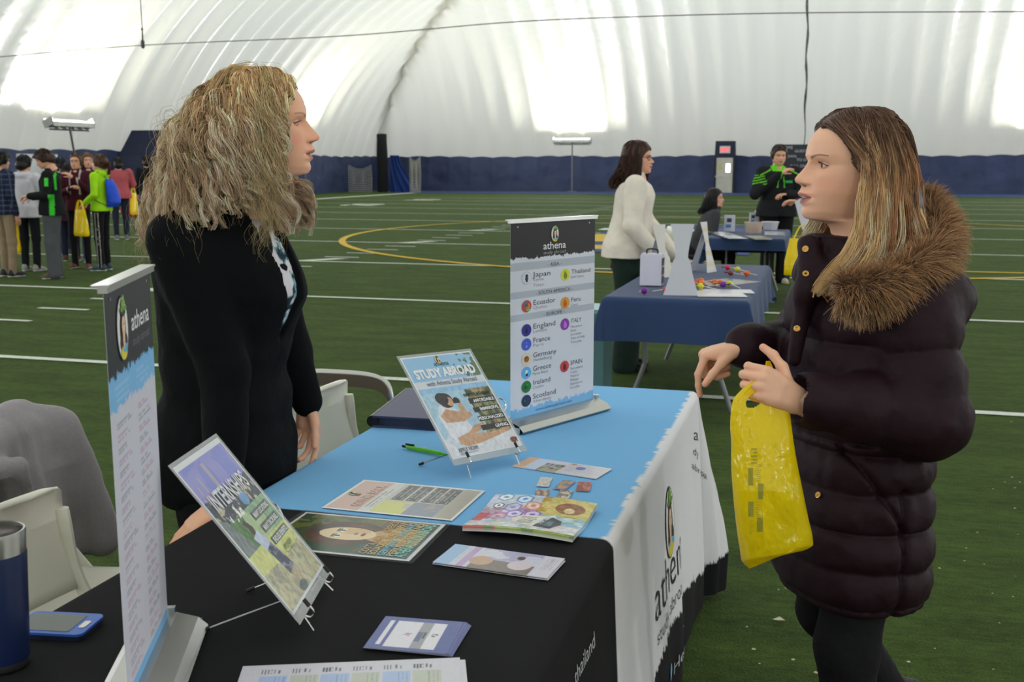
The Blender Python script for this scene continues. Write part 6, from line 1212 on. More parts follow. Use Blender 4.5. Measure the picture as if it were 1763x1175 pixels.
# hourglass shaped display cards, seen from behind
def hour_card(px, label, hgt=.40, wd=.27, yaw=0., colr=(196, 198, 208), tilt=.22, back=.16, face=None):
    o_ = onz(px[0], px[1], Z2 + .002); t = empty('display_card', tuple(o_), 0, label, 'sign'); ex = A(math.cos(yaw), math.sin(yaw), 0); nn = A(math.sin(yaw), -math.cos(yaw), 0); rows = []
    for v in np.linspace(0, 1, 14): w_ = wd * (.5 + .5 * abs(2 * v - 1.05) ** 1.4) * (1 if v < .5 else .72); rows.append([o_ + ex * u * w_ / 2 + A(0, 0, v * hgt) - nn * tilt * v * hgt for u in np.linspace(-1, 1, 9)])
    V, Fc, C = slab(np.array(rows), .004, nn, np.tile(A(*colr), (14 * 9, 1)) if face is None else face(14, 9)); obj('card', mesh('card', V, Fc, C, False, [M['paper']]), None, t)
    mb = MB(); mb.poly([o_ + A(0, 0, hgt * .8) - nn * tilt * .8 * hgt - nn * .005 - ex * .03, o_ + A(0, 0, hgt * .8) - nn * tilt * .8 * hgt - nn * .005 + ex * .03, o_ - nn * back + ex * .05, o_ - nn * back - ex * .05], .003, nn); mb.build('support_strut', mat('strut', (176, 178, 190), .6), t); return t
hour_card((1172, 509), 'tall white hourglass shaped card sign at the front of the middle table', .42, .20, .12, tilt=.12)
def stripes(n, m):
    c = np.zeros((n, m, 3)); cols = [(206, 204, 206), (214, 180, 180), (208, 206, 204), (200, 210, 170), (206, 190, 160), (212, 190, 196)]
    for i in range(n): c[i] = cols[(i * 2) % 6]
    return c.reshape(-1, 3)
hour_card((1226, 469), 'narrow card sign printed with pastel rows, leaning at the back of the middle table', .36, .13, 1.15, tilt=.22, face=stripes)
hour_card((1146, 478), 'pale card sign partly hidden behind the tall hourglass card', .36, .18, .9, (206, 204, 198))
# loose papers + lollipops
for k, px in enumerate([[(1196, 500), (1290, 501), (1270, 511), (1196, 511)], [(1210, 498), (1312, 499), (1280, 505), (1200, 504)]]):
    flat('paper_sheet', px, lambda w_, h_: (lambda u, v: np.tile(A(214, 212, 220), u.shape + (1,)) - 30 * lines_m(u, v, .01, .01, w_ - .01, h_ - .01, .02, .3)[..., None]), ['white paper sheet on top of the pile at the front of the middle table', 'white paper sheet showing behind the top sheet on the middle table'][k], 'paper', z=Z2 + .003 + .001 * (1 - k), res=.01, group='papers on the middle table')
flat('place_mat', [(1232, 478), (1290, 483), (1262, 496), (1200, 489)], p_card((130, 120, 118), (90, 96, 110), 3.), 'patterned flyer under the lollipops on the middle table', 'flyer', z=Z2 + .001, res=.01)
def lolly(px, col, ang, label):
    c_ = onz(px[0], px[1], Z2 + .022); t = empty('lollipop', tuple(c_), 0, label, 'lollipop', 'wrapped lollipops on the middle table'); mb = MB(); r = .021
    mb.lathe([(0, -r), (r * .7, -r * .7), (r, 0), (r * .7, r * .7), (0, r)], c_, 12); d = A(math.cos(ang), math.sin(ang), 0)
    for s in (-1, 1): q = np.cross(d, A(0, 0, 1)); mb.poly([c_ - d * .01, c_ - d * .042 + q * s * .022 + A(0, 0, .01), c_ - d * .048 + q * s * .004], .001, (0, 0, 1))
    mb.build('candy', cloth(col, .3), t, True); mb = MB(); mb.tube([c_ + d * .018, c_ + d * .105 - A(0, 0, .018)], .0025, 6); mb.build('stick', M['white_plastic'], t, True); return t
for px, col, ang, lb in [((1109, 501), (110, 40, 130), 2.0, 'purple lollipop alone in front of the lunch box'), ((1147, 499), (206, 70, 40), 2.6, 'red lollipop left of the tall card sign'), ((1195, 487), (206, 60, 80), .2, 'pink red lollipop right against the tall card sign'), ((1207, 484), (226, 110, 30), -.4, 'orange lollipop behind the yellow one near the tall card'), ((1206, 493), (206, 196, 50), 0, 'yellow lollipop at the near left of the heap'),
    ((1230, 486), (226, 110, 40), .6, 'orange lollipop in the middle of the heap'), ((1240, 487), (222, 100, 34), 3.0, 'orange lollipop touching the purple one'), ((1245, 490), (110, 50, 150), 2.9, 'purple lollipop in the middle of the heap'), ((1256, 489), (196, 206, 50), -.8, 'lime yellow lollipop at the right of the heap'), ((1253, 461), (206, 50, 70), .0, 'red lollipop at the far edge beside the pastel sign'), ((1270, 464), (206, 196, 60), -.5, 'yellow lollipop at the far right of the middle table'), ((1286, 471), (222, 110, 50), .9, 'orange lollipop nearest the right table edge'), ((1258, 470), (120, 60, 60), .3, 'dark red lollipop between the yellow and the heap'), ((1208, 488), (228, 120, 40), .8, 'orange lollipop just behind the yellow one')]: lolly(px, col, ang, lb)
# third table
Z3 = .747
def stand_box(px0, px1, top, label, pics):
    a = onz(px0[0], px0[1], Z3); b = onz(px1[0], px1[1], Z3); h = np.linalg.norm(onY(px0[0], top, a[1]) - onY(px0[0], px0[1], a[1])); c = (a + b) / 2; w_ = abs((b - a)[0]) / math.cos(YAW) if False else np.linalg.norm(b - a)
    t = empty('display_box', tuple(c), 0, label, 'box'); R = rot_zyx(10); mb = MB(); mb.box(c + A(0, .04, h / 2), (w_, .07, h), R); ca_ = mb.build('carton', mat('carton', (206, 206, 220), .5), t)
    sh = Sheet(c + A(0, .04, 0) - R[:, 1] * .036 - R[:, 0] * w_ / 2 + A(0, 0, h), R[:, 0], A(0, 0, -1), w_, h); sh.n = -R[:, 1]; mb = MB()
    for u, v, a_, b_, col in pics: mb.poly([sh.P(w_ * p, h * q, .002) for p, q in ((u, v), (u + a_, v), (u + a_, v + b_), (u, v + b_))], col=col)
    mb.build('picture', M['ink'], ca_, vcol=True)
pk = [(.22, .18, .45, .24, (56, 60, 70)), (.12, .56, .5, .2, (70, 140, 206))]
stand_box((1246, 399), (1264, 399), 371, 'white upright box with a blue label, leftmost on the furthest table', pk); stand_box((1290, 388), (1302, 388), 367, 'white upright box behind the bowl, left of the taller one', pk); stand_box((1299, 387), (1312, 387), 363, 'tallest white upright box on the furthest table', [(.5, .6, .2, .2, (190, 60, 70))])
def tub(px, label, rx, h, col, alpha=None):
    c = onz(px[0], px[1], Z3); t = empty('plastic_tub', tuple(c), 0, label, 'tub'); mb = MB(); mb.lathe([(rx * .8, 0), (rx * .82, .004), (rx, h), (rx * 1.05, h), (rx * 1.05, h - .01), (rx * .97, h - .012), (rx * .78, .01), (0, .01)], c, 20); mb.build('tub_wall', mat('tub', col, .3, alpha=alpha), t, True)
    mb = MB(); 
    for s in range(7): mb.lathe([(0, 0), (.022, .02), (0, .045)], c + A(rx * .5 * math.cos(s * 1.9), rx * .5 * math.sin(s * 1.9), .03 + .01 * (s % 3)), 8, col=[(206, 120, 50), (190, 60, 60), (206, 180, 80)][s % 3])
    mb.build('sweets', M['ink'], t, True, vcol=True)
tub((1297, 402), 'clear tub of sweets at the middle of the furthest table', .105, .13, (206, 190, 176), .5); tub((1326, 396), 'white tub with dark letters on the furthest table', .10, .10, (208, 208, 216))
flat('photo_card', [(1240, 399), (1272, 399), (1262, 411), (1231, 411)], p_card((206, 206, 214), (120, 120, 130), 6.), 'white card with four small pictures at the front of the furthest table', 'card', z=Z3 + .02, res=.01)
flat('paper_sheet', [(1320, 399), (1352, 399), (1350, 406), (1312, 405)], p_card((212, 210, 220), (190, 190, 196), 6.), 'white papers at the right of the furthest table', 'paper', z=Z3 + .004, res=.01)
flat('booklet', [(1292, 406), (1320, 406), (1320, 411), (1291, 411)], p_card((190, 188, 170), (170, 166, 150), 6.), 'cream booklet at the near edge of the furthest table', 'booklet', z=Z3 + .012, res=.01, th=.01)
# chair with a maroon coat, white-framed
t = folding_chair(-1.62, 11.0, math.radians(60), 'white folding chair with a maroon coat hung on it, between the two navy tables')
c = np.array(t.location); sd = SDF(c + A(-.5, -.5, .3), c + A(.5, .5, 1.02), .012); Rm = rot_zyx(60)
for k in range(6): y_ = -.24 + k * .096; sd.cap(c + Rm @ A(-.28, y_, .84), c + Rm @ A(-.34, y_ * 1.1, .50), .05, .045, .03); sd.cap(c + Rm @ A(-.24, y_, .84), c + Rm @ A(-.20, y_, .66), .04, .03, .03)
sdf_obj('maroon_coat', sd, cloth((62, 22, 42)), None, 1, local=False); tag(bpy.data.objects['maroon_coat'], 'dark maroon coat hung over the white chair behind the middle table', 'coat')
c = onz(1190, 462, 0); c = vp(1190, 446, 10.2); c[2] = 0; sd = SDF(c + A(-.3, -.3, -.01), c + A(.3, .3, .55), .012); sd.loft([(.02, c[0], c[1], .12, .12, .18), (.3, c[0], c[1], .11, .11, .17), (.45, c[0], c[1], .06, .06, .12)], .02); sdf_obj('green_tote', sd, cloth((90, 200, 50), .5), None, 1, local=False); tag(bpy.data.objects['green_tote'], 'lime green bag on the turf under the maroon coat chair', 'bag')
folding_chair(-1.62, 6.9, math.radians(-5), 'white folding chair behind the woman in cream at the middle table')
mb = MB(); c = onz(1000 + 28, 560, .42); c = vp(1030, 548, 6.9); t = empty('storage_bin', (c[0], c[1], 0), 0, 'teal storage bin peeping out beside the country banner', 'bin'); mb.box((0, 0, .30), (.13, .3, .58), taper=1.05); mb.build('bin_body', mat('bin_teal', (80, 120, 124), .4), t, local=True); mb = MB(); mb.box((0, 0, .60), (.15, .33, .025)); mb.build('bin_rim', mat('bin_rim', (130, 170, 176), .4), t, local=True)
# ---- woman in cream
x, y = spot(1082, 7.85); t, J, arm = person(x, y, -8, 1.68, 'woman with long brown hair and glasses in a cream blouse leaning on the middle table', top=(222, 214, 202), pants=(28, 44, 38), hair=(64, 38, 28), style='long', hairlen=.62, glasses=(34, 40, 56), topname='blouse', h=.0065, bulk=1.26, girth=1.30, hem=.86, lean=.12, smile=1.0, pitch=4,  shoes=(24, 24, 26), sole=(50, 50, 50), legr=(.10, .085, .10),
    arms=dict(R=((.02, -.27, 1.10), (.27, -.22, .85)), L=((.10, .26, 1.12), (.36, .20, .86))), headyaw=-12)
# ---- seated woman
x, y = spot(1200, 12.6); t, J, arm = person(x, y, 2, 1.60, 'seated woman in a grey cardigan and glasses, mouth wide open, at the furthest table', top=(62, 62, 66), pants=(24, 24, 28), hair=(24, 18, 20), style='long', hairlen=.42, glasses=(150, 150, 150), topname='cardigan', bulk=1.05, mouth=1.0, headyaw=-24, lean=.42, seat=.50, shoes=(30, 30, 30), sole=(60, 60, 60),
    legs=dict(L=[(-.02, .10, .53), (.42, .12, .50), (.45, .12, .08)], R=[(-.02, -.10, .53), (.42, -.12, .50), (.45, -.12, .08)]), arms=dict(R=((.10, -.22, 1.06), (.34, -.14, 1.0)), L=((.10, .22, 1.06), (.34, .14, 1.0))))
folding_chair(x - .02, y, math.radians(18), 'chair under the seated woman in grey at the furthest table', None)
# ---- woman in the black and green hoodie
def blk(V): a = np.abs(V[:, 1]); c = np.tile(A(30, 31, 34), (len(V), 1)); c = mixc(c, (V[:, 2] > 1.40) & (a < .095) & (V[:, 0] > -.03), (110, 210, 40)); c = mixc(c, (a > .10) & (a < .25) & (np.abs(V[:, 2] + a * .5 - 1.475) < .008), (110, 210, 40)); c = mixc(c, (V[:, 1] < -.19) & (V[:, 2] > 1.24) & (V[:, 2] < 1.35) & (np.sin(V[:, 2] * 200 + a * 50) > .5), (110, 210, 40)); c = mixc(c, (np.abs(V[:, 1] - .10) < .05) & (V[:, 0] > .05) & (np.abs(V[:, 2] - 1.27) < .012), (50, 180, 110)); return mixc(c, (V[:, 0] > .08) & (np.abs(a - .02 - (1.4 - V[:, 2]) * .12) < .006) & (V[:, 2] > 1.2) & (V[:, 2] < 1.4), (110, 220, 60))
x, y = spot(1340, 13.9); t, J, arm = person(x, y, -88, 1.76, 'woman in a black hoodie with bright green trim standing behind the furthest table', tcol=blk, pants=(16, 16, 18), hair=(52, 32, 28), style='bun', topname='hoodie', hood=True, bulk=1.35, girth=1.38, hem=.84, shoes=(190, 180, 160), pitch=14, legr=(.11, .09, .085),
    arms=dict(R=((.08, -.30, 1.12), (.22, -.04, 1.36)), L=((.08, .30, 1.10), (.22, .06, 1.12))))
# ---- person hidden behind the girl
x, y = spot(1432, 11.2); t, J, arm = person(x, y, 178, 1.66, 'person in maroon hidden behind the girl, holding white papers and a yellow bag', top=(84, 26, 52), pants=(20, 20, 24), hair=(60, 44, 34), style='long', topname='coat', hem=.75, shoes=(120, 106, 90), arms=dict(L=((.10, .25, 1.14), (.36, .12, 1.18)), R=((.10, -.24, 1.10), (.34, -.10, 1.16))))
a = vp(1367, 345, 10.95); t = empty('paper_sheet', tuple(a), 0, 'white paper held up just left of the girl\'s chin', 'paper'); mb = MB(); ex = r0 * .95 + f0 * .3; mb.poly([vp(1368, 347, 10.95), vp(1382, 340, 10.95), vp(1412, 345, 10.95), vp(1408, 412, 10.95), vp(1386, 412, 10.95)], .003, -f0); mb.build('sheet', mat('sheet_white', (206, 204, 216), .6), t)
bag_mesh('carrier_bag', vp(1384, 388, 10.8), .36, .50, .12, 106, M['yellow_bag'], 'yellow carrier bag held low, just left of the girl\'s coat collar', group='yellow carrier bags')
# ================================================================ the two women at the near table
def lp(t, px, py, r): return to_local(t, vp(px, py, r))
def sd_hit(sd, t, px, py, r0_=1.6, r1_=2.9):              # first point where the view ray meets the modelled surface (local)
    rs = np.linspace(r0_, r1_, 500); P = np.array([to_local(t, vp(px, py, r)) for r in rs]); ijk = ((P - sd.lo) / sd.h).round().astype(int); ok = ((ijk > 0) & (ijk < np.array(sd.f.shape) - 1)).all(1)
    for p, q, o in zip(P, ijk, ok):
        if o and sd.f[tuple(q)] < 0:
            g = A(*[sd.f[tuple(q + e)] - sd.f[tuple(q - e)] for e in np.eye(3, dtype=int)]); return p, nrm(g)
    return None, None
# ---------------------------------------------------------------- girl in the maroon coat
G0 = vp(1480, 288, 2.33); tG = empty('person', (G0[0], G0[1], 0), math.radians(192 + 16), 'girl with streaked blonde hair in a dark maroon padded coat with a fur hood', 'person')
g = lambda px, py, r: lp(tG, px, py, r)
HRg = rot_zyx(-7, 1); hsg = .00109; HOg = A(.109, -.018, 1.391)
skg = A(232, 180, 150)
hv, hf, hc = head_geo(skg, lip=(186, 104, 104), brow=(112, 78, 58), nr=230, nt=260, mouth=.18, blush=.30, jaw=.96, nose=.94)
hcol_ok = None
nsh, nel, nwr = A(-.045, .165, 1.205), A(-.05, .215, 1.00), A(.20, .205, 1.045); fsh, fel, fwr = A(-.045, -.165, 1.205), A(.03, -.20, 1.075), g(1276, 597, 2.38)
Wn = g(1372, 690, 2.085); parts = [(xf(hv, HRg, hsg, HOg), hf, hc)]
tk = g(1316, 664, 2.07); f_ = nrm(tk - Wn)
parts.append(hand_geo(Wn, f_ + A(0, 0, .05), A(.25, -1, -.15), A(.15, .1, 1), 1.06, ((62, 78, 40), (68, 80, 42), (72, 80, 42), (74, 80, 40)), (58, 18, 22), .0019, skg, fore=.07))
Wf = fwr; f2 = nrm(g(1226, 607, 2.385) - Wf)
parts.append(hand_geo(Wf, f2, A(-.25, .05, -1), A(.12, 1, .0), 1.04, ((58, 22, 8), (86, 72, 30), (90, 75, 35), (92, 75, 35)), (40, 25, 10), .0019, skg, fore=.012))
sd = SDF((-.3, -.35, .02), (.3, .35, 1.45), .014); sd.chain([A(-.03, 0, .8), A(-.02, 0, 1.2), A(0, -.0, 1.33)], [.10, .09, .055])
LG = dict(L=[A(-.02, .09, .80), A(.02, .085, .45), A(.0, .09, .09)], R=[A(-.03, -.09, .80), A(-.03, -.10, .46), A(-.26, -.12, .16)])
for q in 'LR': sd.chain(LG[q], [.06, .045, .035])
sd.cap(nsh, nel, .035, .03); sd.cap(nel, Wn, .03, .022); sd.cap(fsh, fel, .035, .03); sd.cap(fel, Wf, .03, .022)
v, f = sd.geo(); parts.append((v, f, skg)); V, Fq, C = merge(parts); body = lobj('body', mesh('body', V, Fq, C, True, [M['skin']]), None, tG)
put_eyes(eyes_geo(iris=(74, 66, 54), skin=skg, up=21, lo=-17, n=30, liner=.6), HRg, hsg, HOg, tG)
# coat
sd = SDF((-.34, -.40, .52), (.36, .40, 1.42), .0058)
def puffs(x, y, z):
    s = np.where(z < .93, np.abs(np.sin(np.pi * (z - .656) / .084)), np.abs(np.sin(np.pi * (z - .93) / .105))) ** .45
    d = .017 * (s - .72); seam = np.exp(-((x + .01) / .006) ** 2) * (y > 0) * (z < .84) * .010; pocket = np.exp(-(((z - .86) + (x - .06) * -1.5) / .010) ** 2) * (y > 0) * (np.abs(x - .05) < .07) * (z < .93) * .012
    return d - seam - pocket + .012 * (fbm(x * 14, y * 14, z * 9) - .5)
sd.loft([(.552, -.022, 0, .132, .135, .17), (.575, -.022, 0, .150, .152, .19), (.65, -.022, 0, .158, .158, .20), (.80, -.022, 0, .150, .150, .192), (.93, -.02, 0, .142, .142, .185), (1.05, -.015, 0, .145, .140, .182), (1.15, -.02, 0, .150, .140, .19), (1.23, -.025, 0, .142, .130, .185), (1.29, -.02, 0, .128, .115, .145), (1.325, -.005, 0, .108, .095, .105), (1.355, .01, 0, .095, .085, .085)], .02, disp=puffs, e=2.3)
sd.cap(nsh, nel, .089, .083, .03, puff=(.012, 2.2, .15)); sd.cap(nel, nel * .45 + nwr * .55, .082, .066, .03, puff=(.010, 2.0, .5)); sd.cap(nel * .45 + nwr * .55, nwr, .066, .056, .02, puff=(.006, 1.0, .5)); d_ = nrm(nwr - nel); sd.cap(nwr - d_ * .012, nwr + d_ * .006, .056, .052, .008)
sd.cap(fsh, fel, .085, .07, .03, puff=(.01, 2.0)); fc = fwr - nrm(fwr - fel) * .025; sd.cap(fel, fc, .068, .050, .02, puff=(.008, 2.4, .3)); sd.cap(fc - nrm(fc - fel) * .01, fc + nrm(fc - fel) * .004, .052, .050, .008)
# collar standing at the front, placket down the front edge
c_top = g(1392, 418, 2.26); c_bot = g(1376, 640, 2.24)
sd.cap(g(1394, 424, 2.27), g(1388, 500, 2.24), .020, .022, .02); sd.cap(g(1388, 500, 2.24), g(1366, 620, 2.235), .022, .016, .02); sd.cap(g(1394, 424, 2.27), g(1394, 430, 2.40), .018, .018, .02); sd.cap(g(1398, 445, 2.26), g(1440, 485, 2.23), .018, .022, .02); sd.cap(g(1440, 490, 2.23), g(1500, 500, 2.22), .026, .034, .03)
# hood lying on the back
sd.ell(g(1585, 505, 2.30), (.085, .15, .075), k=.04); sd.cap(g(1600, 525, 2.20), g(1600, 500, 2.45), .065, .06, .03); sd.ell(A(-.09, 0, 1.30), (.07, .12, .07), k=.04)
sd.ell(nwr + d_ * .035, (.045, .045, .045), k=.006, sub=True)
sd.warp(lambda x, y, z: .010 * (fbm(x * 16, y * 16, z * 16) - .5) + .006 * (fbm(x * 40, y * 40, z * 30) - .5))
M['coat'] = mat('maroon_nylon', (32, 11, 21), .62, spec=.2, bump=(70, .35, .003), noise=(12, .10))
sdf_obj('coat', sd, M['coat'], tG, 1)
# snaps and zip
M['brass'] = mat('brass', (196, 150, 84), .3, 1.0)
for px, py in ((1387, 429), (1387, 472), (1372, 566), (1409, 853), (1432, 502)):
    p, n = sd_hit(sd, tG, px, py)
    if p is None: continue
    a = nrm(np.cross(n, A(0, 0, 1))); R = np.stack([a, np.cross(n, a), n], 1); mb = MB(); mb.lathe([(.0025, .0), (.0025, .0015), (.0045, .0022), (.0068, .0016), (.007, -.001)], p + n * .001, 16, R=R); mb.build('snap_button', M['brass'], tG, True, local=True)
zp = [sd_hit(sd, tG, *q) for q in ((1399, 512), (1402, 499), (1408, 497), (1416, 505), (1428, 520))]; zp = [p + n * .002 for p, n in zp if p is not None]
if len(zp) > 2: mb = MB(); mb.tube(spline(zp, 16), .0022, 6); mb.build('zip', M['brass'], tG, True, local=True)
# jeans + boots
sd2 = SDF((-.36, -.22, .04), (.16, .22, .80), .007)
for q in 'LR': sd2.chain([LG[q][0], LG[q][1]], [.085, .066], .03); sd2.chain([LG[q][1], LG[q][2]], [.066, .050], .03)
sd2.warp(lambda x, y, z: .014 * (fbm(x * 10, y * 10, z * 8) - .5)); sdf_obj('trousers', sd2, cloth((20, 20, 22)), tG, 1)
shoe('boot', LG['L'][2] * A(1, 1, 0) + A(0, 0, 0), 0, (26, 24, 26), tG, 1.0, (20, 20, 20), .12); shoe('boot', A(-.26, -.12, .0), 0, (26, 24, 26), tG, 1.0, (20, 20, 20), .12)
# fur trim
loop = spline([g(1452, 498, 2.15), g(1490, 503, 2.12), g(1535, 488, 2.13), g(1590, 455, 2.17), g(1617, 415, 2.27), g(1606, 374, 2.40), g(1582, 350, 2.50), g(1530, 380, 2.56), g(1470, 440, 2.54), g(1430, 480, 2.46)], 120)
sdF = SDF(loop.min(0) - .08, loop.max(0) + .08, .008)
for i in range(0, 119, 3): sdF.cap(loop[i], loop[min(i + 3, 119)], .028, .028, .01)
v, f = sdF.geo(); fp = [(v, f, (110, 80, 58))]
rngf = np.random.default_rng(9); NF = 15000; u = rngf.random(NF) * 118.99; i = u.astype(int); base = loop[i] + (loop[i + 1] - loop[i]) * (u - i)[:, None]; T = nrm(loop[i + 1] - loop[i]); rd = rngf.normal(size=(NF, 3)); rd = nrm(rd - T * (rd * T).sum(1, keepdims=True)); dirs = nrm(rd + T * (rngf.normal(size=(NF, 1)) * .35) + A(-.25, .1, -.25)); ln = .030 + .022 * rngf.random(NF)
cl = fbm(u * .6, rd[:, 0] * 2 + 3, rd[:, 2] * 2); dirs = nrm(dirs + .7 * np.stack([fbm(u * .35, rd[:, 0] * 1.5, 1.) - .5, fbm(u * .35, rd[:, 2] * 1.5, 5.) - .5, fbm(u * .35, rd[:, 1] * 1.5, 9.) - .5], 1) * 2)
t_ = np.linspace(0, 1, 5); P = base[:, None] + rd[:, None] * .024 + dirs[:, None] * (ln[:, None] * t_)[..., None] + A(0, 0, -1) * (.010 * t_ ** 2)[None, :, None]
rt = .0011 * (1 - .85 * t_)[None, :, None]; U_ = nrm(np.cross(dirs, A(.3, .5, .8)))[:, None]; W_ = nrm(np.cross(dirs[:, None], U_)); Vs = np.stack([P + rt * (math.cos(a) * U_ + math.sin(a) * W_) for a in (0, 2.094, 4.189)], 2)
tone = (.7 + .6 * cl + .25 * rngf.normal(size=NF) * .5)[:, None, None, None]; Cs = np.broadcast_to(np.clip((A(124, 90, 64)[None, None, None] * (1 - t_)[None, :, None, None] + A(198, 156, 114)[None, None, None] * t_[None, :, None, None]) * tone, 0, 255), Vs.shape)
b_ = (np.arange(NF) * 15)[:, None, None]; ii = np.arange(4)[None, :, None] * 3; j = np.arange(3)[None, None, :]; Fs = np.stack([b_ + ii + j, b_ + ii + (j + 1) % 3, b_ + ii + 3 + (j + 1) % 3, b_ + ii + 3 + j], -1).reshape(-1, 4); fp.append((Vs.reshape(-1, 3), Fs, Cs.reshape(-1, 3)))
V, Fq, C = merge(fp); lobj('fur_trim', mesh('fur_trim', V, Fq, C, True, [M['hair']]), None, tG)
# hair: y>0 is the side near the camera
def gcap(col, pad=6, line=None):
    sd = SDF(A(-260, -130, -60), A(50, 130, 250), 4.5); sd.ell((-98, 0, 108), (99 + pad, 78 + pad, 97 + pad), k=10); sd.ell((-140, 0, 20), (70, 74, 80), k=30); sd.f = np.maximum(sd.f, ((sd.ax[0][:, None, None] - np.interp(sd.ax[2], line[0], line[1])[None, None, :]) * .8 + 0 * sd.f).astype(np.float32))
    v, f = sd.geo(); v = relax(v, f, 2); return v, f, np.tile(A(*col), (len(v), 1))
def gh_rows():
    return [lambda p, s: (103 + 3 * (p > 100), 95, 0), lambda p, s: (108, 45, -2), lambda p, s: (112 + 6 * (p > 110), -12, -5 if p < 120 else 0), lambda p, s: (122 + (18 if p < 100 else 10), -62, -12 if p < 115 else 0), lambda p, s: (124 if s < 0 else 140 + (24 if p < 105 else 0), (-104 if p < 105 else -118) + (22 if p > 110 else 0), 0 if s < 0 else -24 if p < 115 else 0), lambda p, s: (126 if s < 0 else 146 + (24 if p < 105 else 0), (-136 if p < 105 else -122) + (22 if p > 110 else 0), 0 if s < 0 else -32 if p < 105 else -18 if p < 115 else 0)]
Gg = guides(330, lambda r_: r_.uniform(-180, 180), lambda r_: r_.choice([r_.uniform(24, 89), r_.uniform(60, 89)]), gh_rows(), 21, 14, fmin=80, jr=7, lj=.12)
Gg2 = guides(170, lambda r_: r_.uniform(-88, 88), lambda r_: r_.uniform(22, 66), gh_rows(), 22, 14, fmin=77, jr=5, lj=.1); Gg = np.concatenate([Gg, Gg2])
pal = A([244, 196, 140], [252, 224, 172], [255, 236, 196], [248, 210, 154], [190, 138, 98], [255, 238, 200], [246, 202, 144]).reshape(7, 3); rp = np.random.default_rng(31); az_ = np.degrees(np.arctan2(Gg[:, 5, 1], Gg[:, 5, 0] + 98)); gi = (np.floor(vn3((az_ + 200) / 7., 0 * az_ + .5, 0 * az_ + 2.5) * 1.35 * 7)).astype(int) % 7; start = .05 + .22 * rp.random(500); mid = A(228, 168, 118) * .5 + .5 * pal[rp.choice([0, 4, 1, 3], 500)]
def ghc(k, t, rng):
    root = A(96, 68, 52) * (.75 + .5 * rng.random((len(k), 1, 1))); m = np.clip((t[None] - start[k][:, None]) / .22, 0, 1)[..., None]; m2 = np.clip((t[None] - start[k][:, None] - .14) / .24, 0, 1)[..., None]
    c = root * (1 - m) + mid[k][:, None] * m; c = c * (1 - m2) + pal[gi[k]][:, None] * m2; return np.clip(c * (.86 + .28 * rng.random((len(k), 1, 1))), 0, 255)
hp = [gcap((72, 50, 38), 3, ([30, 98, 140, 168, 186, 205], [-84, -90, -82, -44, -22, 30])), strands(Gg, 24, lambda t: 5 + 5 * np.sin(t * 2.6) + 2 * t, 24, .75, ghc, 6, wave=(2.2, 120, .3), jit=1.2)]
V, Fq, C = merge(hp); lobj('hair', mesh('hair', xf(V, HRg, hsg, HOg), Fq, C, True, [M['hair']]), None, tG)
# ---------------------------------------------------------------- the yellow bag in her hand
ys = [622, 640, 655, 672, 690, 712, 735, 765, 800, 850, 900, 930, 948, 964, 980]; xl = [1319, 1315, 1298, 1276, 1262, 1258, 1257, 1259, 1259, 1262, 1267, 1271, 1274, 1276, 1290]; xr = [1326, 1334, 1342, 1350, 1356, 1360, 1363, 1367, 1373, 1383, 1393, 1399, 1400, 1386, 1352]
nb, mb_ = 170, 96; yy = np.linspace(622, 980, nb); P2 = []
for sg in (-1, 1):
    G_ = np.zeros((nb, mb_, 3))
    for i, y in enumerate(yy):
        L_, R_ = hermite(y, ys, xl), hermite(y, ys, xr); v = (y - 622) / 358
        for j in range(mb_):
            u = j / (mb_ - 1); px = L_ + (R_ - L_) * u; bul = .060 * (1 - (2 * u - 1) ** 2) ** .5 * min(1, max(0, v - .10) * 1.9) * (1 if v < .96 else 1 - .5 * (v - .96) / .04)
            fold = .006 * abs(math.sin(u * 7 + v * 2 + sg)) ** .5 * v + .012 * abs(math.sin((u + .35 * v) * 11 + 2 * sg)) * max(0, .35 - v) + .020 * (float(fbm(A(u * 3 + sg * 3), A(v * 5), 2.)[0]) - .5) * min(1, v * 3)
            G_[i, j] = vp(px, y - 26 * u * v ** 10, 2.075 + sg * bul + fold)
    P2.append(G_)
tB = empty('carrier_bag', tuple(vp(1325, 640, 2.075)), 0, 'large yellow plastic carrier bag hanging from the girl\'s hand in front of her coat', 'bag')
Fa = grid_faces(nb, mb_); cen = np.stack([P2[0][:-1, :-1], P2[0][1:, 1:]]).mean(0).reshape(-1, 3); iy, ix = np.meshgrid(np.arange(nb - 1), np.arange(mb_ - 1), indexing='ij'); yyc = yy[iy.ravel()] + 3; xxc = np.array([hermite(a, ys, xl) + (hermite(a, ys, xr) - hermite(a, ys, xl)) * (b + .5) / (mb_ - 1) for a, b in zip(yyc, ix.ravel())])
keep = (((xxc - 1300) / 16) ** 2 + ((yyc - 690 + (xxc - 1300) * .5) / 13) ** 2 > 1); V = np.concatenate([P2[0].reshape(-1, 3), P2[1].reshape(-1, 3)]); o2 = nb * mb_
edge = [(i * mb_, (i + 1) * mb_, o2 + (i + 1) * mb_, o2 + i * mb_) for i in range(nb - 1)] + [(i * mb_ + mb_ - 1, o2 + i * mb_ + mb_ - 1, o2 + (i + 1) * mb_ + mb_ - 1, (i + 1) * mb_ + mb_ - 1) for i in range(nb - 1)] + [((nb - 1) * mb_ + j, (nb - 1) * mb_ + j + 1, o2 + (nb - 1) * mb_ + j + 1, o2 + (nb - 1) * mb_ + j) for j in range(mb_ - 1)]
Fs = np.concatenate([Fa[keep], Fa[keep][:, ::-1] + o2, np.array(edge)]); obj('bag_body', mesh('bag_body', V, Fs, None, True, [M['yellow_bag']]), None, tB)
mb = MB()
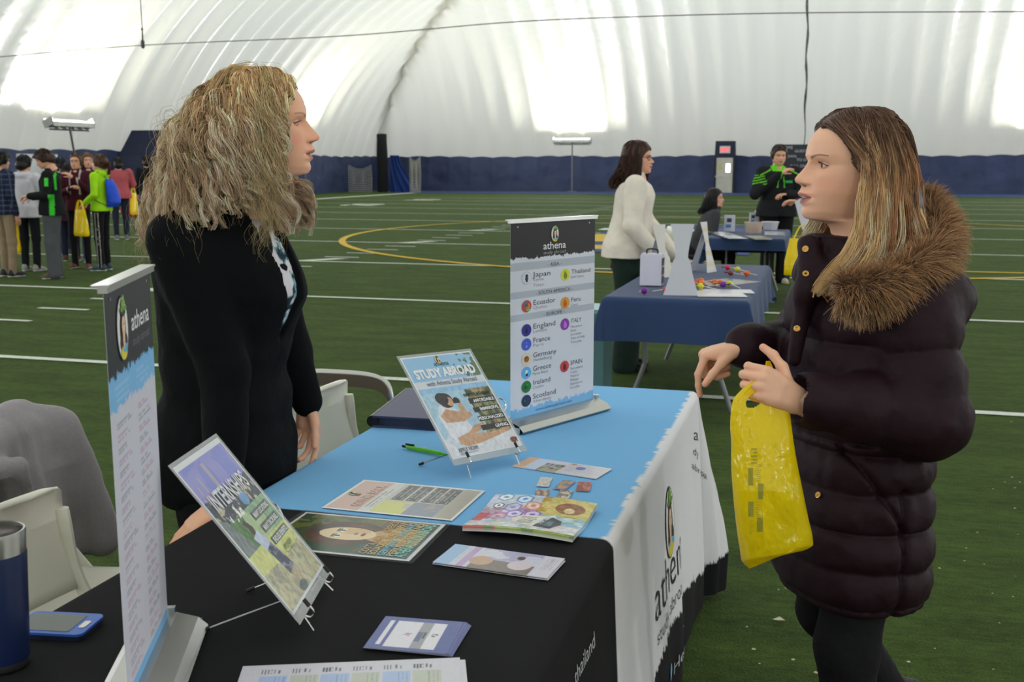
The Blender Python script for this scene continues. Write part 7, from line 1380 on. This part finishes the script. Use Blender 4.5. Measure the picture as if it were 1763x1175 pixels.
def bpatch(x0, y0, x1, y1, col):
    def sp(px, y): L_, R_ = hermite(y, ys, xl), hermite(y, ys, xr); j = (px - L_) / (R_ - L_) * (mb_ - 1); i = (y - 622) / 358 * (nb - 1); a, b = int(i), int(j); fi, fj = i - a, j - b; G_ = P2[0]; return (G_[a, b] * (1 - fi) * (1 - fj) + G_[a + 1, b] * fi * (1 - fj) + G_[a, b + 1] * (1 - fi) * fj + G_[a + 1, b + 1] * fi * fj) - f0 * .0012
    n_ = 5
    g_ = [[sp(x0 + (x1 - x0) * q / 2, y0 + (y1 - y0) * p / (n_ - 1)) for q in range(3)] for p in range(n_)]; mb.add(np.array(g_).reshape(-1, 3), [tuple(r_) for r_ in grid_faces(n_, 3)], col)
for r_ in ((1288, 806, 1296, 836), (1305, 833, 1314, 860), (1288, 864, 1297, 890), (1303, 892, 1313, 917)): bpatch(*r_, (150, 146, 40))
for k in range(5): bpatch(1293 + (k % 2) * 3, 772 + k * 6, 1303, 775 + k * 6, (170, 160, 40))
for k in range(9): bpatch(1302, 800 + k * 3.4, 1311 - (k % 3) * 2, 801 + k * 3.4, (190, 176, 40)); bpatch(1300, 865 + k * 3, 1306 + (k % 3) * 1.5, 866 + k * 3, (186, 172, 40)); bpatch(1290, 896 + k * 3, 1297 - (k % 3) * 2, 897 + k * 3, (186, 172, 40))
mb.build('print', M['ink'], tB, vcol=True)
mb = MB(); R = rot_zyx(20, 20); mb.box(vp(1334, 905, 2.075), (.06, .008, .09), R, (120, 90, 60)); mb.box(vp(1314, 885, 2.08), (.05, .006, .13), R, (190, 190, 150)); o = mb.build('bag_leaflets', M['ink'], None, vcol=True); tag(o, 'leaflets showing dimly through the bottom of the large yellow bag', 'papers')
# ---------------------------------------------------------------- blonde woman in black
B0 = vp(400, 288, 2.60); tW = empty('person', (B0[0], B0[1], 0), math.radians(16), 'woman with long curly blonde hair in a black zip jacket standing behind the table', 'person')
b = lambda px, py, r: lp(tW, px, py, r)
HRb = rot_zyx(8, 2); hsb = .00114; HOb = A(.176, .0, 1.484); skb = A(230, 174, 142)
hv, hf, hc = head_geo(skb, lip=(182, 104, 96), brow=(140, 106, 76), nr=230, nt=260, mouth=.10, blush=.45)
parts = [(xf(hv, HRb, hsb, HOb), hf, hc)]
YW = math.radians(-16); rz = lambda x, y, z: A(x * math.cos(YW) - y * math.sin(YW) - .035, x * math.sin(YW) + y * math.cos(YW), z)
ns_, ne_, nw_ = rz(-.01, -.165, 1.335), b(386, 640, 2.42), b(388, 850, 2.33); fs_, fe_, fw_ = rz(.0, .165, 1.335), b(500, 605, 2.78), b(528, 692, 2.76)
parts.append(hand_geo(fw_, A(.05, 0, -1), A(-.45, -1, 0), A(1, -.3, 0), 1.02, ((20, 20, 12), (32, 34, 20), (45, 50, 30), (52, 55, 30)), (24, 12, 8), .002, skb, fore=.06, nails=(40, 44, 66)))
Wh = b(378, 868, 2.29); tip = b(334, 905, 2.25); parts.append(hand_geo(Wh, tip - Wh, A(0, 0, -1), A(-.2, -1, 0), 1.02, ((12, 12, 8),) * 4, (45, 10, 5), .0024, skb, fore=.06, nails=(40, 44, 66)))
sd = SDF((-.35, -.40, .02), (.30, .40, 1.55), .014); sd.chain([A(-.04, 0, .9), A(-.03, 0, 1.25), A(.0, 0, 1.38), A(.06, 0, 1.46)], [.11, .09, .07, .055])
LB = dict(L=[A(-.04, .10, .90), A(.0, .11, .48), A(-.02, .11, .09)], R=[A(-.06, -.10, .90), A(-.03, -.11, .48), A(-.06, -.11, .09)])
for q in 'LR': sd.chain(LB[q], [.06, .045, .035])
sd.cap(ns_, ne_, .035, .03); sd.cap(ne_, nw_, .03, .022); sd.cap(nw_, Wh, .022, .022); sd.cap(fs_, fe_, .035, .03); sd.cap(fe_, fw_, .03, .022)
v, f = sd.geo(); parts.append((v, f, skb)); V, Fq, C = merge(parts); lobj('body', mesh('body', V, Fq, C, True, [M['skin']]), None, tW)
put_eyes(eyes_geo(iris=(86, 104, 116), skin=skb, up=13, lo=-15, n=30, liner=.9), HRb, hsb, HOb, tW)
rowsJ = [(.70, .13, .155, .185), (.74, .145, .165, .195), (.83, .15, .165, .195), (.93, .142, .155, .175), (1.0, .138, .145, .165), (1.08, .150, .142, .165), (1.15, .180, .142, .172), (1.205, .200, .142, .178), (1.26, .185, .142, .180), (1.32, .150, .132, .175), (1.37, .118, .112, .150), (1.41, .098, .092, .112), (1.45, .088, .075, .082), (1.475, .088, .070, .078)]
cx = lambda z: -.035 + np.interp(z, [1.3, 1.48], [0, .035])
sd = SDF((-.36, -.42, .66), (.32, .42, 1.50), .0062)
sd.loft([(z, cx(z), 0, a_, b2, b3) for z, a_, b2, b3 in rowsJ], .02, yaw=YW, e=2.2, disp=lambda x, y, z: .010 * (fbm(x * 7, y * 7, z * 12) - .5) + .006 * np.sin(z * 46 + x * 18) * np.exp(-((z - .95) / .12) ** 2))
# open front: a V cut down the middle, blouse behind it
X_, Y_, Z_ = sd.ax[0][:, None, None], sd.ax[1][None, :, None], sd.ax[2][None, None, :]; lx = (X_ + .035) * math.cos(YW) + Y_ * math.sin(YW); ly = -(X_ + .035) * math.sin(YW) + Y_ * math.cos(YW)
hw = np.interp(Z_, [1.06, 1.10, 1.25, 1.40, 1.5], [-.02, .006, .040, .062, .07]); wedge = np.maximum(np.abs(ly) - hw, .02 - lx) + 0 * Z_; frontd = np.maximum(wedge, 0 * wedge - 1)
rin = SDF((-.36, -.42, .66), (.32, .42, 1.50), .0062); rin.loft([(z, cx(z), 0, a_ - .016, b2 - .016, b3 - .016) for z, a_, b2, b3 in rowsJ], .02, yaw=YW, e=2.2)
cut = np.maximum(wedge, -rin.f); sd.f = np.maximum(sd.f, -cut.astype(np.float32))
sd.cap(ns_, ne_, .070, .056, .03); sd.cap(ne_, nw_, .056, .042, .02); sd.cap(fs_, fe_, .070, .056, .03); sd.cap(fe_, fw_, .054, .040, .015)
sd.warp(lambda x, y, z: .012 * (fbm(x * 10, y * 10, z * 10) - .5)); sdf_obj('jacket', sd, mat('black_jersey', (9, 10, 13), .85, spec=.12, bump=(30, .4, .008)), tW, 1)
def blo(V): n = fbm(V[:, 0] * 34, V[:, 1] * 34, V[:, 2] * 34); n2 = fbm(V[:, 0] * 60 + 4, V[:, 1] * 60, V[:, 2] * 60); c = np.tile(A(206, 206, 210), (len(V), 1)); c = mixc(c, n > .54, (30, 44, 58)); c = mixc(c, (n > .50) & (n < .54), (50, 100, 112)); c = mixc(c, (n2 > .60), (120, 160, 170)); return mixc(c, (V[:, 1] < -.052) & (V[:, 2] > 1.2), (206, 204, 210))
rb = SDF((-.3, -.35, .95), (.28, .35, 1.44), .0065); rb.loft([(z, cx(z), 0, a_ - .013, b2 - .02, b3 - .02) for z, a_, b2, b3 in rowsJ if .98 < z < 1.43], .01, yaw=YW, e=2.2); sdf_obj('blouse', rb, M['vcloth'], tW, 1, blo)
sd = SDF((-.32, -.28, .03), (.2, .28, .95), .008)
for q in 'LR': sd.chain([LB[q][0] * A(1, 1, 0) + A(0, 0, .80), LB[q][1]], [.092, .078], .04); sd.chain([LB[q][1], LB[q][2]], [.08, .062], .03)
sd.ell((-.045, 0, .88), (.132, .165, .12), k=.04); sd.warp(lambda x, y, z: .014 * (fbm(x * 9, y * 9, z * 7) - .5)); sdf_obj('trousers', sd, cloth((14, 14, 17)), tW, 1)
for q in 'LR': shoe('shoe', LB[q][2] * A(1, 1, 0), 0, (20, 20, 22), tW, 1.0, (30, 30, 30))
# curls: y<0 is the side near the camera
def br(p, s):                                             # s=-1 near side
    return None
def r1(p, s): return (106 + 20 * np.clip((p - 90) / 60, 0, 1), 118, 0)
def r2(p, s): return (116 + 50 * np.clip((p - 80) / 60, 0, 1), 60, 0)
def r3(p, s):
    bk = np.clip((p - 95) / 45, 0, 1); return (120 + 60 * bk, 0 - 0 * bk, 3 if p < 100 else 0)
def r4(p, s):
    bk = np.clip((p - 95) / 45, 0, 1)
    if s < 0: return (120 + 84 * bk, (-58 if p < 88 else -40) - 56 * bk, -6 if p < 90 else 2)
    return (146 + 70 * bk, -56 - 30 * bk, -10 if p < 100 else 0)
def r5(p, s):
    bk = np.clip((p - 95) / 45, 0, 1)
    if s < 0: return (124 + 92 * bk, (-118 if p < 88 else -72) - 95 * bk, -12 if p < 90 else 2)
    return (156 + 70 * bk, -122 - 50 * bk, -16 if p < 100 else 0)
NG = 520; Gb = guides(NG, lambda r_: r_.uniform(-180, 180), lambda r_: r_.choice([r_.uniform(0, 89), r_.uniform(45, 89)]), [r1, r2, r3, r4, r5], 41, 22, fmin=61, jr=12, lj=.28)
rp = np.random.default_rng(5); gt = rp.random(NG)
def bhc(k, t, rng):
    top = A(255, 198, 128); ash = A(255, 230, 200); dk = A(156, 118, 88); g1 = gt[k][:, None, None]; m = np.clip(t[None, :, None] * 1.8, 0, 1); g1 = np.clip(g1 * 1.5 - .2, 0, 1); c = top * (.78 + .3 * g1) * (1 - m) + (ash * g1 + (dk * .7 + ash * .3) * (1 - g1)) * m
    return np.clip(c * (.78 + .44 * rng.random((len(k), 1, 1))), 0, 255)
hp = [gcap((150, 114, 66), 5, ([30, 66, 126, 158, 184, 205], [-66, -62, -60, -42, -20, 30])), strands(Gb, 17, lambda t: 4.5 + 3.5 * np.sin(np.clip(t, 0, 1) * 3.1), 56, .80, bhc, 8, wave=(11, 84, .14), jit=1.2)]
fz = guides(90, lambda r_: r_.uniform(-180, 180), lambda r_: r_.uniform(0, 89), [lambda p, s: (r1(p, s)[0] + 12, 118, 0), lambda p, s: (r2(p, s)[0] + 16, 60, 0), lambda p, s: (r3(p, s)[0] + 16, 0, 0), lambda p, s: (r4(p, s)[0] + 14, r4(p, s)[1], 0), lambda p, s: (r5(p, s)[0] + 14, r5(p, s)[1] - 12, 0)], 77, 18, fmin=70, jr=20)
hp.append(strands(fz, 6, 16, 50, .34, lambda k, t, rng: np.broadcast_to(A(214, 190, 140) * (.8 + .3 * rng.random((len(k), 1, 1))), (len(k), len(t), 3)), 9, wave=(11, 80, 1.2), jit=5))
V, Fq, C = merge(hp); lobj('hair', mesh('hair', xf(V, HRb, hsb, HOb), Fq, C, True, [M['hair']]), None, tW)

# scraps on the turf
mb = MB(); rr_ = np.random.default_rng(2)
for k in range(70):
    px, py = rr_.uniform(1180, 1763), rr_.uniform(720, 1170); c = onz(px, py, .012)
    if TX0 - .1 < c[0] < TX1 + .15: continue
    a = rr_.random() * 6; s_ = .003 + .006 * rr_.random(); mb.poly([c + A(math.cos(a + q) * s_, math.sin(a + q) * s_, .002 * math.sin(q * 2)) for q in (0, 1.7, 3.1, 4.6)], col=(190, 180, 150))
c = onz(1340, 1068, .014); mb.poly([c + A(-.02, 0, 0), c + A(0, -.012, .004), c + A(.022, .004, 0), c + A(.004, .016, .006)], col=(200, 196, 170))
o = mb.build('turf_scraps', M['ink'], None, vcol=True); tag(o, 'tiny pale scraps scattered over the turf around the girl', 'debris', kind='stuff')
